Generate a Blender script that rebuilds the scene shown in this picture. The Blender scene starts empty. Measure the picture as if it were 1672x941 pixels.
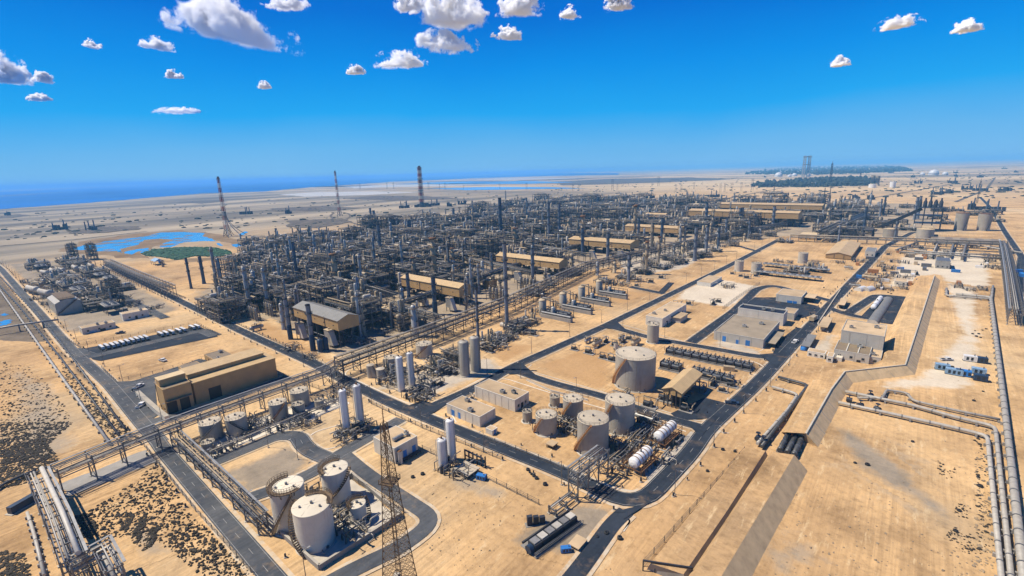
import bpy, math, random
from mathutils import Vector, Matrix
S = bpy.context.scene
COL = S.collection
RAD = math.radians
PI = math.pi

# ---------------------------------------------------------------- camera
FOC, PITCH, ROLL, YAW, CAMH = 781.57, 0.23675, -0.030207, 2.269645, 95.0
PW, PH = 1672.0, 941.0
_f = Vector((math.cos(YAW)*math.cos(PITCH), math.sin(YAW)*math.cos(PITCH), -math.sin(PITCH)))
_r = Vector((math.sin(YAW), -math.cos(YAW), 0))
_u = _r.cross(_f)
_c, _s = math.cos(ROLL), math.sin(ROLL)
R2 = _c*_r + _s*_u
U2 = -_s*_r + _c*_u
EYE = Vector((0, 0, CAMH))
cam = bpy.data.cameras.new('camera')
cam.sensor_width = 36
cam.lens = FOC/PW*36
cam.clip_start = 1
cam.clip_end = 200000
camo = bpy.data.objects.new('camera', cam)
COL.objects.link(camo)
M3 = Matrix((R2, U2, -_f)).transposed()
camo.matrix_world = Matrix.Translation(EYE) @ M3.to_4x4()
S.camera = camo

def G(px, py, z=0.0):
    d = _f + (px-PW/2)/FOC*R2 - (py-PH/2)/FOC*U2
    if z < CAMH and d.z > -0.0017: d.z = -0.0017
    t = (z-CAMH)/d.z
    return EYE + d*t
def PJ(v):
    d = Vector(v)-EYE
    w = d.dot(_f)
    return PW/2+FOC*d.dot(R2)/w, PH/2-FOC*d.dot(U2)/w
def pxm(v):
    return FOC/(Vector(v)-EYE).dot(_f)
def hgt(v, topy):
    lo, hi = 0.0, 400.0
    for _ in range(50):
        m = (lo+hi)/2
        if PJ((v[0], v[1], m))[1] > topy: lo = m
        else: hi = m
    return lo
def inpoly(x, y, poly):
    c = False
    n = len(poly)
    for i in range(n):
        x1, y1 = poly[i][0], poly[i][1]
        x2, y2 = poly[(i+1) % n][0], poly[(i+1) % n][1]
        if (y1 > y) != (y2 > y) and x < (x2-x1)*(y-y1)/(y2-y1)+x1:
            c = not c
    return c

# ---------------------------------------------------------------- materials
MATS = {}
def _nodes(name):
    m = bpy.data.materials.new(name)
    m.use_nodes = True
    nt = m.node_tree
    b = nt.nodes['Principled BSDF']
    return m, nt, b
def _noise(nt, vec, scale, detail=4, rough=0.6):
    n = nt.nodes.new('ShaderNodeTexNoise')
    n.inputs['Scale'].default_value = scale
    n.inputs['Detail'].default_value = detail
    n.inputs['Roughness'].default_value = rough
    nt.links.new(vec, n.inputs['Vector'])
    return n.outputs['Fac']
def _ramp(nt, fac, stops):
    r = nt.nodes.new('ShaderNodeValToRGB')
    e = r.color_ramp.elements
    while len(e) < len(stops): e.new(0.5)
    for k, (p, c) in enumerate(stops):
        e[k].position = p
        e[k].color = (c[0], c[1], c[2], 1) if hasattr(c, '__len__') else (c, c, c, 1)
    nt.links.new(fac, r.inputs['Fac'])
    return r.outputs['Color']
def _mix(nt, fac, a, b, mode='MIX'):
    n = nt.nodes.new('ShaderNodeMix')
    n.data_type = 'RGBA'
    n.blend_type = mode
    for sock, v in ((n.inputs[0], fac), (n.inputs[6], a), (n.inputs[7], b)):
        if hasattr(v, 'is_linked'): nt.links.new(v, sock)
        elif hasattr(v, '__len__'): sock.default_value = (v[0], v[1], v[2], 1)
        else: sock.default_value = v
    return n.outputs[2]
def _mapped(nt, src, scale, rot=0):
    mp = nt.nodes.new('ShaderNodeMapping')
    mp.inputs['Scale'].default_value = scale
    mp.inputs['Rotation'].default_value = (0, 0, rot)
    nt.links.new(src, mp.inputs['Vector'])
    return mp.outputs['Vector']
def mat(name, base, rough=0.6, metal=0.0, var=0.25, scale=0.6, streak=None, stamt=0.5, worldvar=False, objvar=0.12, spec=0.4):
    """painted / weathered surface: base colour broken up by noise, optional vertical stain streaks"""
    m, nt, b = _nodes(name)
    tc = nt.nodes.new('ShaderNodeTexCoord')
    src = tc.outputs['Object']
    if worldvar:
        src = nt.nodes.new('ShaderNodeNewGeometry').outputs['Position']
    n1 = _noise(nt, src, scale, 5)
    dk = [c*(1-var) for c in base]
    lt = [min(0.9, c*(1+var*0.7)) for c in base]
    col = _ramp(nt, n1, [(0.3, dk), (0.52, base), (0.72, lt)])
    if streak:
        sv = _mapped(nt, src, (1.6, 1.6, 0.09))
        n2 = _noise(nt, sv, 1.0, 4, 0.7)
        msk = _ramp(nt, n2, [(0.55, 0.0), (0.75, stamt)])
        col = _mix(nt, msk, col, streak)
    if objvar:
        oi = nt.nodes.new('ShaderNodeObjectInfo')
        v = _ramp(nt, oi.outputs['Random'], [(0.0, 1-objvar*1.5), (1.0, 1+objvar)])
        col = _mix(nt, 1.0, col, v, 'MULTIPLY')
    nt.links.new(col, b.inputs['Base Color'])
    b.inputs['Roughness'].default_value = rough
    b.inputs['Metallic'].default_value = metal
    b.inputs['Specular IOR Level'].default_value = spec
    MATS[name] = m
    return m
def corr(name, base, pitch=1.1, axis=0, streak=None):
    """ribbed sheet cladding: real bump ridges, colour stays even"""
    m = mat(name, base, 0.55, 0, 0.14, 0.25, streak, 0.35, objvar=0.05)
    nt = m.node_tree
    b = nt.nodes['Principled BSDF']
    tc = nt.nodes.new('ShaderNodeTexCoord')
    w = nt.nodes.new('ShaderNodeTexWave')
    w.bands_direction = 'DIAGONAL' if axis == 2 else ('X' if axis == 0 else 'Y')
    w.inputs['Scale'].default_value = 1/pitch
    nt.links.new(tc.outputs['Object'], w.inputs['Vector'])
    bp = nt.nodes.new('ShaderNodeBump')
    bp.inputs['Strength'].default_value = 0.5
    bp.inputs['Distance'].default_value = 0.15
    nt.links.new(w.outputs['Fac'], bp.inputs['Height'])
    nt.links.new(bp.outputs['Normal'], b.inputs['Normal'])
    return m
RUST = (0.16, 0.075, 0.03)
mat('white_paint', (0.60, 0.54, 0.44), 0.5, 0, 0.1, 0.3, (0.40, 0.27, 0.15), 0.45)
mat('white_clean', (0.64, 0.62, 0.58), 0.4, 0, 0.06, 0.4, (0.45, 0.36, 0.25), 0.25)
mat('tank_cream', (0.47, 0.42, 0.34), 0.55, 0, 0.12, 0.2, (0.20, 0.12, 0.06), 0.5)
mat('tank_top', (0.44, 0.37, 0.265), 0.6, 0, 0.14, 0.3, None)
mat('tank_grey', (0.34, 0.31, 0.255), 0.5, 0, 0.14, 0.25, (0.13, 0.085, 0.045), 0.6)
mat('white_top', (0.62, 0.54, 0.40), 0.55, 0, 0.08, 0.3)
mat('rust', RUST, 0.8, 0, 0.4, 1.5)
mat('walkway', (0.13, 0.085, 0.045), 0.8, 0, 0.4, 1.2)
mat('steel_dark', (0.04, 0.045, 0.055), 0.5, 0.2, 0.35, 0.5, (0.10, 0.06, 0.03), 0.4)
mat('steel_black', (0.018, 0.02, 0.025), 0.6, 0, 0.3, 0.5)
mat('steel_grey', (0.15, 0.15, 0.15), 0.5, 0.3, 0.3, 0.5, (0.13, 0.08, 0.04), 0.5)
mat('steel_light', (0.34, 0.33, 0.30), 0.45, 0.3, 0.25, 0.6, (0.2, 0.13, 0.07), 0.4)
mat('steel_blue', (0.075, 0.105, 0.15), 0.5, 0.1, 0.25, 0.3, (0.05, 0.05, 0.06), 0.4)
mat('stack_grey', (0.17, 0.19, 0.22), 0.5, 0.1, 0.2, 0.25, (0.12, 0.08, 0.05), 0.5)
mat('navy', (0.02, 0.04, 0.075), 0.5, 0, 0.25, 0.5)
mat('beige', (0.42, 0.325, 0.20), 0.6, 0, 0.25, 0.6, RUST, 0.5)
mat('insulation', (0.25, 0.235, 0.21), 0.5, 0.3, 0.25, 0.8)
mat('pipe_light', (0.34, 0.31, 0.26), 0.55, 0.0, 0.22, 0.8, (0.2, 0.12, 0.06), 0.4)
mat('pipe_white', (0.46, 0.42, 0.35), 0.5, 0.0, 0.15, 0.5, (0.3, 0.2, 0.12), 0.4)
mat('pipe_tan', (0.33, 0.25, 0.15), 0.55, 0, 0.3, 0.8)
mat('pipe_dark', (0.07, 0.07, 0.068), 0.5, 0.2, 0.35, 0.8)
mat('deck', (0.085, 0.072, 0.056), 0.8, 0, 0.45, 0.35)
mat('tan_roof', (0.50, 0.37, 0.20), 0.7, 0, 0.14, 0.15, worldvar=True)
mat('tan_wall', (0.44, 0.28, 0.115), 0.6, 0, 0.1, 0.2, (0.2, 0.12, 0.05), 0.35)
corr('tan_clad', (0.45, 0.285, 0.115), 1.0, 2)
corr('roof_clad', (0.50, 0.345, 0.165), 1.6, 0)
corr('roof_grey', (0.20, 0.19, 0.165), 1.6, 0)
corr('brown_roof', (0.22, 0.165, 0.10), 1.2, 0)
mat('plaster', (0.60, 0.56, 0.47), 0.75, 0, 0.1, 0.3, (0.3, 0.22, 0.13), 0.35)
mat('plaster_grey', (0.50, 0.465, 0.395), 0.75, 0, 0.12, 0.3, (0.2, 0.15, 0.1), 0.4)
mat('flat_roof', (0.46, 0.33, 0.19), 0.9, 0, 0.22, 0.15, worldvar=True)
mat('flat_roof_dim', (0.27, 0.215, 0.145), 0.9, 0, 0.2, 0.15, worldvar=True)
mat('concrete', (0.42, 0.37, 0.29), 0.85, 0, 0.2, 0.25, worldvar=True)
mat('concrete_pale', (0.56, 0.49, 0.38), 0.85, 0, 0.18, 0.2, worldvar=True)
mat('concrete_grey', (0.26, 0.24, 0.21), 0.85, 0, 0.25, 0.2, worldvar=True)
mat('wall_stone', (0.54, 0.38, 0.20), 0.85, 0, 0.22, 0.35, worldvar=True)
mat('opening', (0.012, 0.012, 0.014), 0.5, 0, 0.2, 1)
mat('blue_paint', (0.03, 0.17, 0.46), 0.5, 0, 0.25, 1)
mat('blue_pale', (0.22, 0.34, 0.46), 0.5, 0, 0.3, 0.8)
mat('glass_dark', (0.02, 0.03, 0.04), 0.1, 0, 0.1, 1)
mat('red_paint', (0.30, 0.055, 0.02), 0.6, 0, 0.3, 0.4)
mat('orange_rust', (0.36, 0.16, 0.05), 0.7, 0, 0.35, 0.8)
mat('rubber', (0.02, 0.02, 0.02), 0.8, 0, 0.2, 2)
mat('line_paint', (0.26, 0.255, 0.24), 0.8, 0, 0.3, 0.8, worldvar=True, objvar=0)
mat('fence_grey', (0.11, 0.10, 0.085), 0.7, 0, 0.3, 1)
mat('leaf_dark', (0.022, 0.032, 0.022), 0.8, 0, 0.4, 0.08, worldvar=True, objvar=0)
mat('reed_green', (0.010, 0.066, 0.026), 0.8, 0, 0.4, 0.08, worldvar=True, objvar=0)
mat('scrub', (0.038, 0.03, 0.019), 0.9, 0, 0.4, 0.1, worldvar=True, objvar=0)
mat('stone', (0.24, 0.18, 0.11), 0.9, 0, 0.4, 0.1, worldvar=True, objvar=0)

# ---------------------------------------------------------------- mesh builder
KIDS = {}
THINGS = []
class MB:
    def __init__(s, m=None):
        s.v, s.f, s.fm, s.fs, s.mats = [], [], [], [], []
        s.cur = 0
        if m: s.m(m)
    def m(s, name):
        if name not in s.mats: s.mats.append(name)
        s.cur = s.mats.index(name)
        return s
    def face(s, idx, smooth=False):
        s.f.append(idx); s.fm.append(s.cur); s.fs.append(smooth)
    def quad(s, a, b, c, d):
        n = len(s.v); s.v += [tuple(a), tuple(b), tuple(c), tuple(d)]
        s.face((n, n+1, n+2, n+3))
    def tri(s, a, b, c):
        n = len(s.v); s.v += [tuple(a), tuple(b), tuple(c)]
        s.face((n, n+1, n+2))
    def hexa(s, p):
        """8 corners: 0-3 bottom ccw, 4-7 top ccw"""
        n = len(s.v); s.v += [tuple(q) for q in p]
        for f in ((3, 2, 1, 0), (4, 5, 6, 7), (0, 1, 5, 4), (1, 2, 6, 5), (2, 3, 7, 6), (3, 0, 4, 7)):
            s.face(tuple(n+i for i in f))
    def box(s, cx, cy, z0, z1, sx, sy, yaw=0):
        c, w = math.cos(yaw), math.sin(yaw)
        q = []
        for z in (z0, z1):
            for dx, dy in ((-1, -1), (1, -1), (1, 1), (-1, 1)):
                x, y = dx*sx/2, dy*sy/2
                q.append((cx+c*x-w*y, cy+w*x+c*y, z))
        s.hexa(q)
    def bx(s, x0, x1, y0, y1, z0, z1):
        s.box((x0+x1)/2, (y0+y1)/2, z0, z1, abs(x1-x0), abs(y1-y0))
    def beam(s, a, b, w, h=None):
        a, b = Vector(a), Vector(b)
        h = h or w
        t = (b-a)
        if t.length < 1e-6: return
        t.normalize()
        up = Vector((0, 0, 1)) if abs(t.z) < 0.95 else Vector((1, 0, 0))
        x = t.cross(up).normalized()*w/2
        y = x.cross(t).normalized()*h/2
        s.hexa([a-x-y, a+x-y, a+x+y, a-x+y, b-x-y, b+x-y, b+x+y, b-x+y])
    def cyl(s, a, b, r0, r1=None, n=12, caps=True):
        a, b = Vector(a), Vector(b)
        r1 = r0 if r1 is None else r1
        t = (b-a).normalized()
        up = Vector((0, 0, 1)) if abs(t.z) < 0.95 else Vector((1, 0, 0))
        x = t.cross(up).normalized()
        y = t.cross(x)
        i0 = len(s.v)
        for p, r in ((a, r0), (b, r1)):
            for k in range(n):
                g = 2*PI*k/n
                s.v.append(tuple(p+x*(math.cos(g)*r)+y*(math.sin(g)*r)))
        for k in range(n):
            k2 = (k+1) % n
            s.face((i0+k, i0+k2, i0+n+k2, i0+n+k), True)
        if caps:
            for p, r, fl in ((a, r0, 1), (b, r1, 0)):
                if r < 1e-4: continue
                j = len(s.v)
                for k in range(n):
                    g = 2*PI*k/n
                    s.v.append(tuple(p+x*(math.cos(g)*r)+y*(math.sin(g)*r)))
                idx = list(range(j, j+n))
                s.face(tuple(idx[::-1] if fl else idx))
    def lathe(s, prof, n=24, cx=0, cy=0, a0=0, a1=2*PI, hard=False):
        full = abs(a1-a0-2*PI) < 1e-6
        m = n if full else n+1
        rows = []
        if hard:
            segs = [(prof[i], prof[i+1]) for i in range(len(prof)-1)]
        else:
            segs = None
        def ring(r, z):
            j = len(s.v)
            for k in range(m):
                g = a0+(a1-a0)*k/n
                s.v.append((cx+math.cos(g)*r, cy+math.sin(g)*r, z))
            return j
        def stitch(j0, j1):
            for k in range(n):
                k2 = (k+1) % m
                s.face((j0+k, j0+k2, j1+k2, j1+k), True)
        if hard:
            for p, q in segs: stitch(ring(*p), ring(*q))
        else:
            rr = [ring(*p) for p in prof]
            for i in range(len(rr)-1): stitch(rr[i], rr[i+1])
    def tube(s, pts, r, n=8, fil=0.0):
        pts = [Vector(p) for p in pts]
        if fil and len(pts) > 2:
            q = [pts[0]]
            for i in range(1, len(pts)-1):
                p = pts[i]
                a = pts[i-1]-p; b = pts[i+1]-p
                d = min(fil, a.length*0.45, b.length*0.45)
                A = p+a.normalized()*d; B = p+b.normalized()*d
                for t in (0, 0.33, 0.67, 1):
                    q.append(A*(1-t)**2+p*2*t*(1-t)+B*t*t)
            q.append(pts[-1]); pts = q
        x = None
        rows = []
        for i, p in enumerate(pts):
            if i == 0: t = pts[1]-p
            elif i == len(pts)-1: t = p-pts[i-1]
            else: t = (pts[i+1]-p).normalized()+(p-pts[i-1]).normalized()
            if t.length < 1e-6: t = Vector((0, 0, 1))
            t.normalize()
            if x is None or abs(x.dot(t)) > 0.98:
                up = Vector((0, 0, 1)) if abs(t.z) < 0.9 else Vector((1, 0, 0))
                x = t.cross(up)
            x = (x-t*x.dot(t)).normalized()
            y = t.cross(x)
            j = len(s.v)
            for k in range(n):
                g = 2*PI*k/n
                s.v.append(tuple(p+x*(math.cos(g)*r)+y*(math.sin(g)*r)))
            rows.append(j)
        for i in range(len(rows)-1):
            for k in range(n):
                k2 = (k+1) % n
                s.face((rows[i]+k, rows[i]+k2, rows[i+1]+k2, rows[i+1]+k), True)
        s.face(tuple(range(rows[0], rows[0]+n))[::-1])
        s.face(tuple(range(rows[-1], rows[-1]+n)))
    def poly(s, pts, z0, z1=None):
        """flat polygon at z0 or prism between z0 and z1; pts (x,y)"""
        a = sum(pts[i][0]*pts[(i+1) % len(pts)][1]-pts[(i+1) % len(pts)][0]*pts[i][1] for i in range(len(pts)))
        if a < 0: pts = pts[::-1]
        n = len(pts)
        j = len(s.v)
        zt = z0 if z1 is None else z1
        s.v += [(p[0], p[1], zt) for p in pts]
        s.face(tuple(range(j, j+n)))
        if z1 is not None:
            for i in range(n):
                a, b = pts[i], pts[(i+1) % n]
                s.quad((a[0], a[1], z0), (b[0], b[1], z0), (b[0], b[1], z1), (a[0], a[1], z1))
    def drum(s, a, b, r, n=14):
        """horizontal vessel with domed ends"""
        a, b = Vector(a), Vector(b)
        t = (b-a).normalized()
        s.cyl(a, b, r, r, n, False)
        for p, d in ((a, -t), (b, t)):
            s.cyl(p, p+d*r*0.3, r, r*0.82, n, False)
            s.cyl(p+d*r*0.3, p+d*r*0.5, r*0.82, r*0.3, n, True)
    def rail(s, pts, h=1.1, w=0.09, step=2.5, close=False):
        pts = [Vector(p) for p in pts]
        if close: pts.append(pts[0])
        for i in range(len(pts)-1):
            a, b = pts[i], pts[i+1]
            for k in (0.55, 1.0):
                s.beam(a+Vector((0, 0, h*k)), b+Vector((0, 0, h*k)), w)
            n = max(1, int((b-a).length/step))
            for j in range(n+1):
                p = a+(b-a)*j/n
                s.beam(p, p+Vector((0, 0, h)), w)
    def mesh(s, name):
        me = bpy.data.meshes.new(name)
        me.from_pydata(s.v, [], s.f)
        for k in s.mats: me.materials.append(MATS[k])
        me.polygons.foreach_set('material_index', s.fm)
        me.polygons.foreach_set('use_smooth', s.fs)
        me.update()
        return me

def part(mb, name, parent, label=None, loc=None):
    o = bpy.data.objects.new(name, mb.mesh(name) if isinstance(mb, MB) else mb)
    COL.objects.link(o)
    if parent is not None:
        o.parent = parent
        KIDS.setdefault(parent.name, []).append(o)
    if loc is not None: o.location = loc
    if label: o['label'] = label
    return o
def thing(name, label, cat, loc=(0, 0, 0), rz=0, group=None):
    o = bpy.data.objects.new(name, None)
    COL.objects.link(o)
    o.empty_display_size = 1
    o.location = (loc[0], loc[1], loc[2] if len(loc) > 2 else 0)
    o.rotation_euler = (0, 0, rz)
    tagt(o, label, cat, group)
    return o
def tagt(o, label, cat, group=None):
    o['label'] = label; o['category'] = cat
    if group: o['group'] = group
    THINGS.append(o)
def solo(mb, name, label, cat, loc=(0, 0, 0), rz=0, group=None):
    o = part(mb, name, None)
    o.location = (loc[0], loc[1], loc[2] if len(loc) > 2 else 0)
    o.rotation_euler = (0, 0, rz)
    tagt(o, label, cat, group)
    return o
def struct(mb, name, kind='structure'):
    o = part(mb, name, None)
    o['kind'] = kind
    return o
def dup(root, loc, rz=None, sc=None, label=None, group=None):
    def cp(o, par):
        c = o.copy(); COL.objects.link(c)
        if par is not None:
            c.parent = par
            KIDS.setdefault(par.name, []).append(c)
        for k in KIDS.get(o.name, []): cp(k, c)
        return c
    c = cp(root, None)
    c.location = (loc[0], loc[1], loc[2] if len(loc) > 2 else 0)
    if rz is not None: c.rotation_euler = (0, 0, rz)
    if sc is not None: c.scale = sc if hasattr(sc, '__len__') else (sc, sc, sc)
    if label: c['label'] = label
    if group: c['group'] = group
    THINGS.append(c)
    return c
PROTO = {}
def place(key, maker, loc, rz=0, sc=None, label=None, group=None):
    """first use moves the prototype itself, afterwards copies"""
    if key not in PROTO:
        o = maker()
        PROTO[key] = o
        o.location = (loc[0], loc[1], loc[2] if len(loc) > 2 else 0)
        o.rotation_euler = (0, 0, rz)
        if sc is not None: o.scale = sc if hasattr(sc, '__len__') else (sc, sc, sc)
        if label: o['label'] = label
        if group: o['group'] = group
        return o
    return dup(PROTO[key], loc, rz, sc or (1, 1, 1), label, group)
LANDMARKS = []
def landmark(v, phrase):
    LANDMARKS.append((PJ(v), phrase))
# ---------------------------------------------------------------- light, sky
SUN_AZ, SUN_EL = RAD(212), RAD(56)
sd = Vector((math.cos(SUN_EL)*math.cos(SUN_AZ), math.cos(SUN_EL)*math.sin(SUN_AZ), math.sin(SUN_EL)))
sun = bpy.data.lights.new('sun', 'SUN')
sun.energy = 5.0
sun.angle = RAD(0.5)
sun.color = (1.0, 0.92, 0.79)
suno = bpy.data.objects.new('sun', sun)
COL.objects.link(suno)
suno.rotation_euler = sd.to_track_quat('Z', 'Y').to_euler()
suno.location = (0, 0, 300)

W = bpy.data.worlds.new("World")
S.world = W
W.use_nodes = True
nt = W.node_tree
bg = nt.nodes['Background']
sky = nt.nodes.new('ShaderNodeTexSky')
sky.sky_type = 'NISHITA'
sky.sun_disc = False
sky.sun_elevation = SUN_EL
sky.sun_rotation = PI/2-SUN_AZ
sky.altitude = 95
sky.air_density = 1.0
sky.dust_density = 0.3
sky.ozone_density = 6.0
hs = nt.nodes.new('ShaderNodeHueSaturation')
hs.inputs['Saturation'].default_value = 1.35
hs.inputs['Hue'].default_value = 0.485
nt.links.new(sky.outputs['Color'], hs.inputs['Color'])
# deep clear-air blue overhead, paler towards the horizon (world direction, not view)
tc = nt.nodes.new('ShaderNodeTexCoord')
sp = nt.nodes.new('ShaderNodeSeparateXYZ')
nt.links.new(tc.outputs['Generated'], sp.inputs['Vector'])
nz = _noise(nt, _mapped(nt, tc.outputs['Generated'], (2, 2, 5)), 1.3, 3, 0.5)
ad = nt.nodes.new('ShaderNodeMath'); ad.operation = 'MULTIPLY_ADD'
ad.inputs[1].default_value = 0.05; ad.inputs[2].default_value = -0.025
nt.links.new(nz, ad.inputs[0])
a2 = nt.nodes.new('ShaderNodeMath'); a2.operation = 'ADD'
nt.links.new(sp.outputs['Z'], a2.inputs[0]); nt.links.new(ad.outputs[0], a2.inputs[1])
SKYRAMP = [(0.0, (0.20, 0.52, 0.88)), (0.05, (0.13, 0.47, 0.88)), (0.11, (0.008, 0.39, 0.91)), (0.19, (0.0, 0.28, 0.84)), (0.28, (0.0, 0.165, 0.69)), (0.6, (0.0, 0.075, 0.42)), (1.0, (0.0, 0.05, 0.30))]
rampc = _ramp(nt, a2.outputs[0], SKYRAMP)
sc1 = _mix(nt, 1.0, rampc, (10, 10, 10), 'MULTIPLY')
mx = _mix(nt, 0.95, hs.outputs['Color'], sc1)
nt.links.new(mx, bg.inputs['Color'])
bg.inputs['Strength'].default_value = 0.075

S.view_settings.view_transform = 'Standard'
S.view_settings.look = 'None'
S.view_settings.exposure = 0.4
S.view_settings.gamma = 1.0
S.view_settings.use_curve_mapping = False
S.render.engine = 'CYCLES'
cy = S.cycles
cy.use_denoising = True
try: cy.denoiser = 'OPENIMAGEDENOISE'
except Exception: pass
cy.max_bounces = 12
cy.diffuse_bounces = 2
cy.glossy_bounces = 2
cy.transmission_bounces = 2
cy.volume_bounces = 12
cy.volume_step_rate = 0.35
cy.volume_max_steps = 256
cy.transparent_max_bounces = 6
cy.use_adaptive_sampling = True
cy.adaptive_threshold = 0.02
cy.caustics_reflective = False
cy.caustics_refractive = False
cy.sample_clamp_indirect = 6

# haze: one closed box of even, thin, pale air round the whole scene
hm = bpy.data.materials.new('haze')
hm.use_nodes = True
hn = hm.node_tree
hn.nodes.remove(hn.nodes['Principled BSDF'])
pv = hn.nodes.new('ShaderNodeVolumePrincipled')
pv.inputs['Color'].default_value = (0.20, 0.58, 1.0, 1)
pv.inputs['Density'].default_value = 1.1e-4
pv.inputs['Anisotropy'].default_value = 0.0
hn.links.new(pv.outputs['Volume'], hn.nodes['Material Output'].inputs['Volume'])
MATS['haze'] = hm
b = MB('haze'); b.bx(-72000, 72000, -72000, 72000, -8, 150)
struct(b, 'haze', 'stuff')

# ---------------------------------------------------------------- ground
def sand_group():
    ng = bpy.data.node_groups.new('sand_colour', 'ShaderNodeTree')
    ng.interface.new_socket('Color', in_out='OUTPUT', socket_type='NodeSocketColor')
    ng.interface.new_socket('Normal', in_out='OUTPUT', socket_type='NodeSocketVector')
    nt = ng
    out = nt.nodes.new('NodeGroupOutput')
    pos = nt.nodes.new('ShaderNodeNewGeometry').outputs['Position']
    n1 = _noise(nt, pos, 0.0045, 5, 0.55)
    n2 = _noise(nt, pos, 0.03, 6, 0.65)
    n3 = _noise(nt, pos, 0.45, 5, 0.7)
    c1 = _ramp(nt, n1, [(0.32, (0.30, 0.215, 0.135)), (0.43, (0.41, 0.27, 0.145)), (0.52, (0.46, 0.31, 0.168)), (0.60, (0.50, 0.355, 0.205)), (0.70, (0.56, 0.43, 0.28))])
    c2 = _ramp(nt, n2, [(0.30, (0.50, 0.48, 0.47)), (0.46, (0.95, 0.95, 0.95)), (0.66, (1.26, 1.25, 1.22))])
    c = _mix(nt, 1.0, c1, c2, 'MULTIPLY')
    c3 = _ramp(nt, n3, [(0.28, (0.66, 0.65, 0.64)), (0.48, (1, 1, 1)), (0.7, (1.16, 1.16, 1.15))])
    c = _mix(nt, 0.8, c, c3, 'MULTIPLY')
    # vehicle and grader tracks: long streaks in several directions
    for k, (rot, amt) in enumerate(((0.0, 0.35), (0.35, 0.25), (-0.5, 0.22))):
        s1 = _noise(nt, _mapped(nt, pos, (0.9, 0.018, 1), rot), 1.0, 3, 0.7)
        gate = _noise(nt, pos, 0.012+0.004*k, 2, 0.5)
        st = _ramp(nt, s1, [(0.36, (0.62, 0.60, 0.58)), (0.5, (1, 1, 1)), (0.64, (1.28, 1.27, 1.24))])
        gt = _ramp(nt, gate, [(0.45, 0.0), (0.62, amt*1.5)])
        c = _mix(nt, gt, c, _mix(nt, 1.0, c, st, 'MULTIPLY'))
    # pale scrapes and small dark stains with shapes of their own
    sc = _noise(nt, _mapped(nt, pos, (0.35, 0.07, 1), -0.25), 1.0, 6, 0.75)
    c = _mix(nt, _ramp(nt, sc, [(0.565, 0.0), (0.67, 0.75)]), c, (0.60, 0.46, 0.29))
    sk = _noise(nt, _mapped(nt, pos, (0.10, 0.16, 1), 0.4), 1.0, 7, 0.75)
    c = _mix(nt, _ramp(nt, sk, [(0.58, 0.0), (0.70, 0.6)]), c, (0.21, 0.15, 0.09))
    # damp grey patches
    g1 = _noise(nt, pos, 0.009, 6, 0.6)
    gm = _ramp(nt, g1, [(0.56, 0.0), (0.68, 0.55)])
    c = _mix(nt, gm, c, (0.25, 0.215, 0.17))
    # salt flat far west, its grey also painting distance haze (position on the ground, warped edge)
    sx = nt.nodes.new('ShaderNodeSeparateXYZ')
    nt.links.new(pos, sx.inputs[0])
    wv = _noise(nt, pos, 0.0016, 5, 0.6)
    ma = nt.nodes.new('ShaderNodeMath'); ma.operation = 'MULTIPLY_ADD'
    ma.inputs[1].default_value = 1100.0
    nt.links.new(wv, ma.inputs[0]); nt.links.new(sx.outputs['X'], ma.inputs[2])
    mr = nt.nodes.new('ShaderNodeMapRange')
    mr.inputs['From Min'].default_value = -50; mr.inputs['From Max'].default_value = -420
    mr.clamp = True
    nt.links.new(ma.outputs[0], mr.inputs['Value'])
    fl = _noise(nt, _mapped(nt, pos, (0.004, 0.0007, 1), 0.35), 1.0, 6, 0.65)
    flat = _ramp(nt, fl, [(0.30, (0.07, 0.066, 0.064)), (0.45, (0.16, 0.145, 0.125)), (0.56, (0.30, 0.255, 0.20)), (0.70, (0.46, 0.385, 0.285))])
    c = _mix(nt, mr.outputs['Result'], c, flat)
    # far inland: broad bands of gravel and pale sand
    mr2 = nt.nodes.new('ShaderNodeMapRange')
    mr2.inputs['From Min'].default_value = 1300; mr2.inputs['From Max'].default_value = 2600
    mr2.clamp = True
    nt.links.new(sx.outputs['Y'], mr2.inputs['Value'])
    fl2 = _noise(nt, _mapped(nt, pos, (0.00045, 0.0016, 1), -0.5), 1.0, 6, 0.6)
    flat2 = _ramp(nt, fl2, [(0.36, (0.11, 0.10, 0.09)), (0.47, (0.34, 0.26, 0.17)), (0.60, (0.55, 0.42, 0.26))])
    c = _mix(nt, mr2.outputs['Result'], c, flat2)
    c = _mix(nt, 1.0, c, (1.05, 1.005, 0.89), 'MULTIPLY')
    nt.links.new(c, out.inputs['Color'])
    bp = nt.nodes.new('ShaderNodeBump')
    bp.inputs['Strength'].default_value = 0.5
    bp.inputs['Distance'].default_value = 0.5
    nt.links.new(_noise(nt, pos, 0.9, 6, 0.75), bp.inputs['Height'])
    nt.links.new(bp.outputs['Normal'], out.inputs['Normal'])
    return ng
SAND = sand_group()
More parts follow.
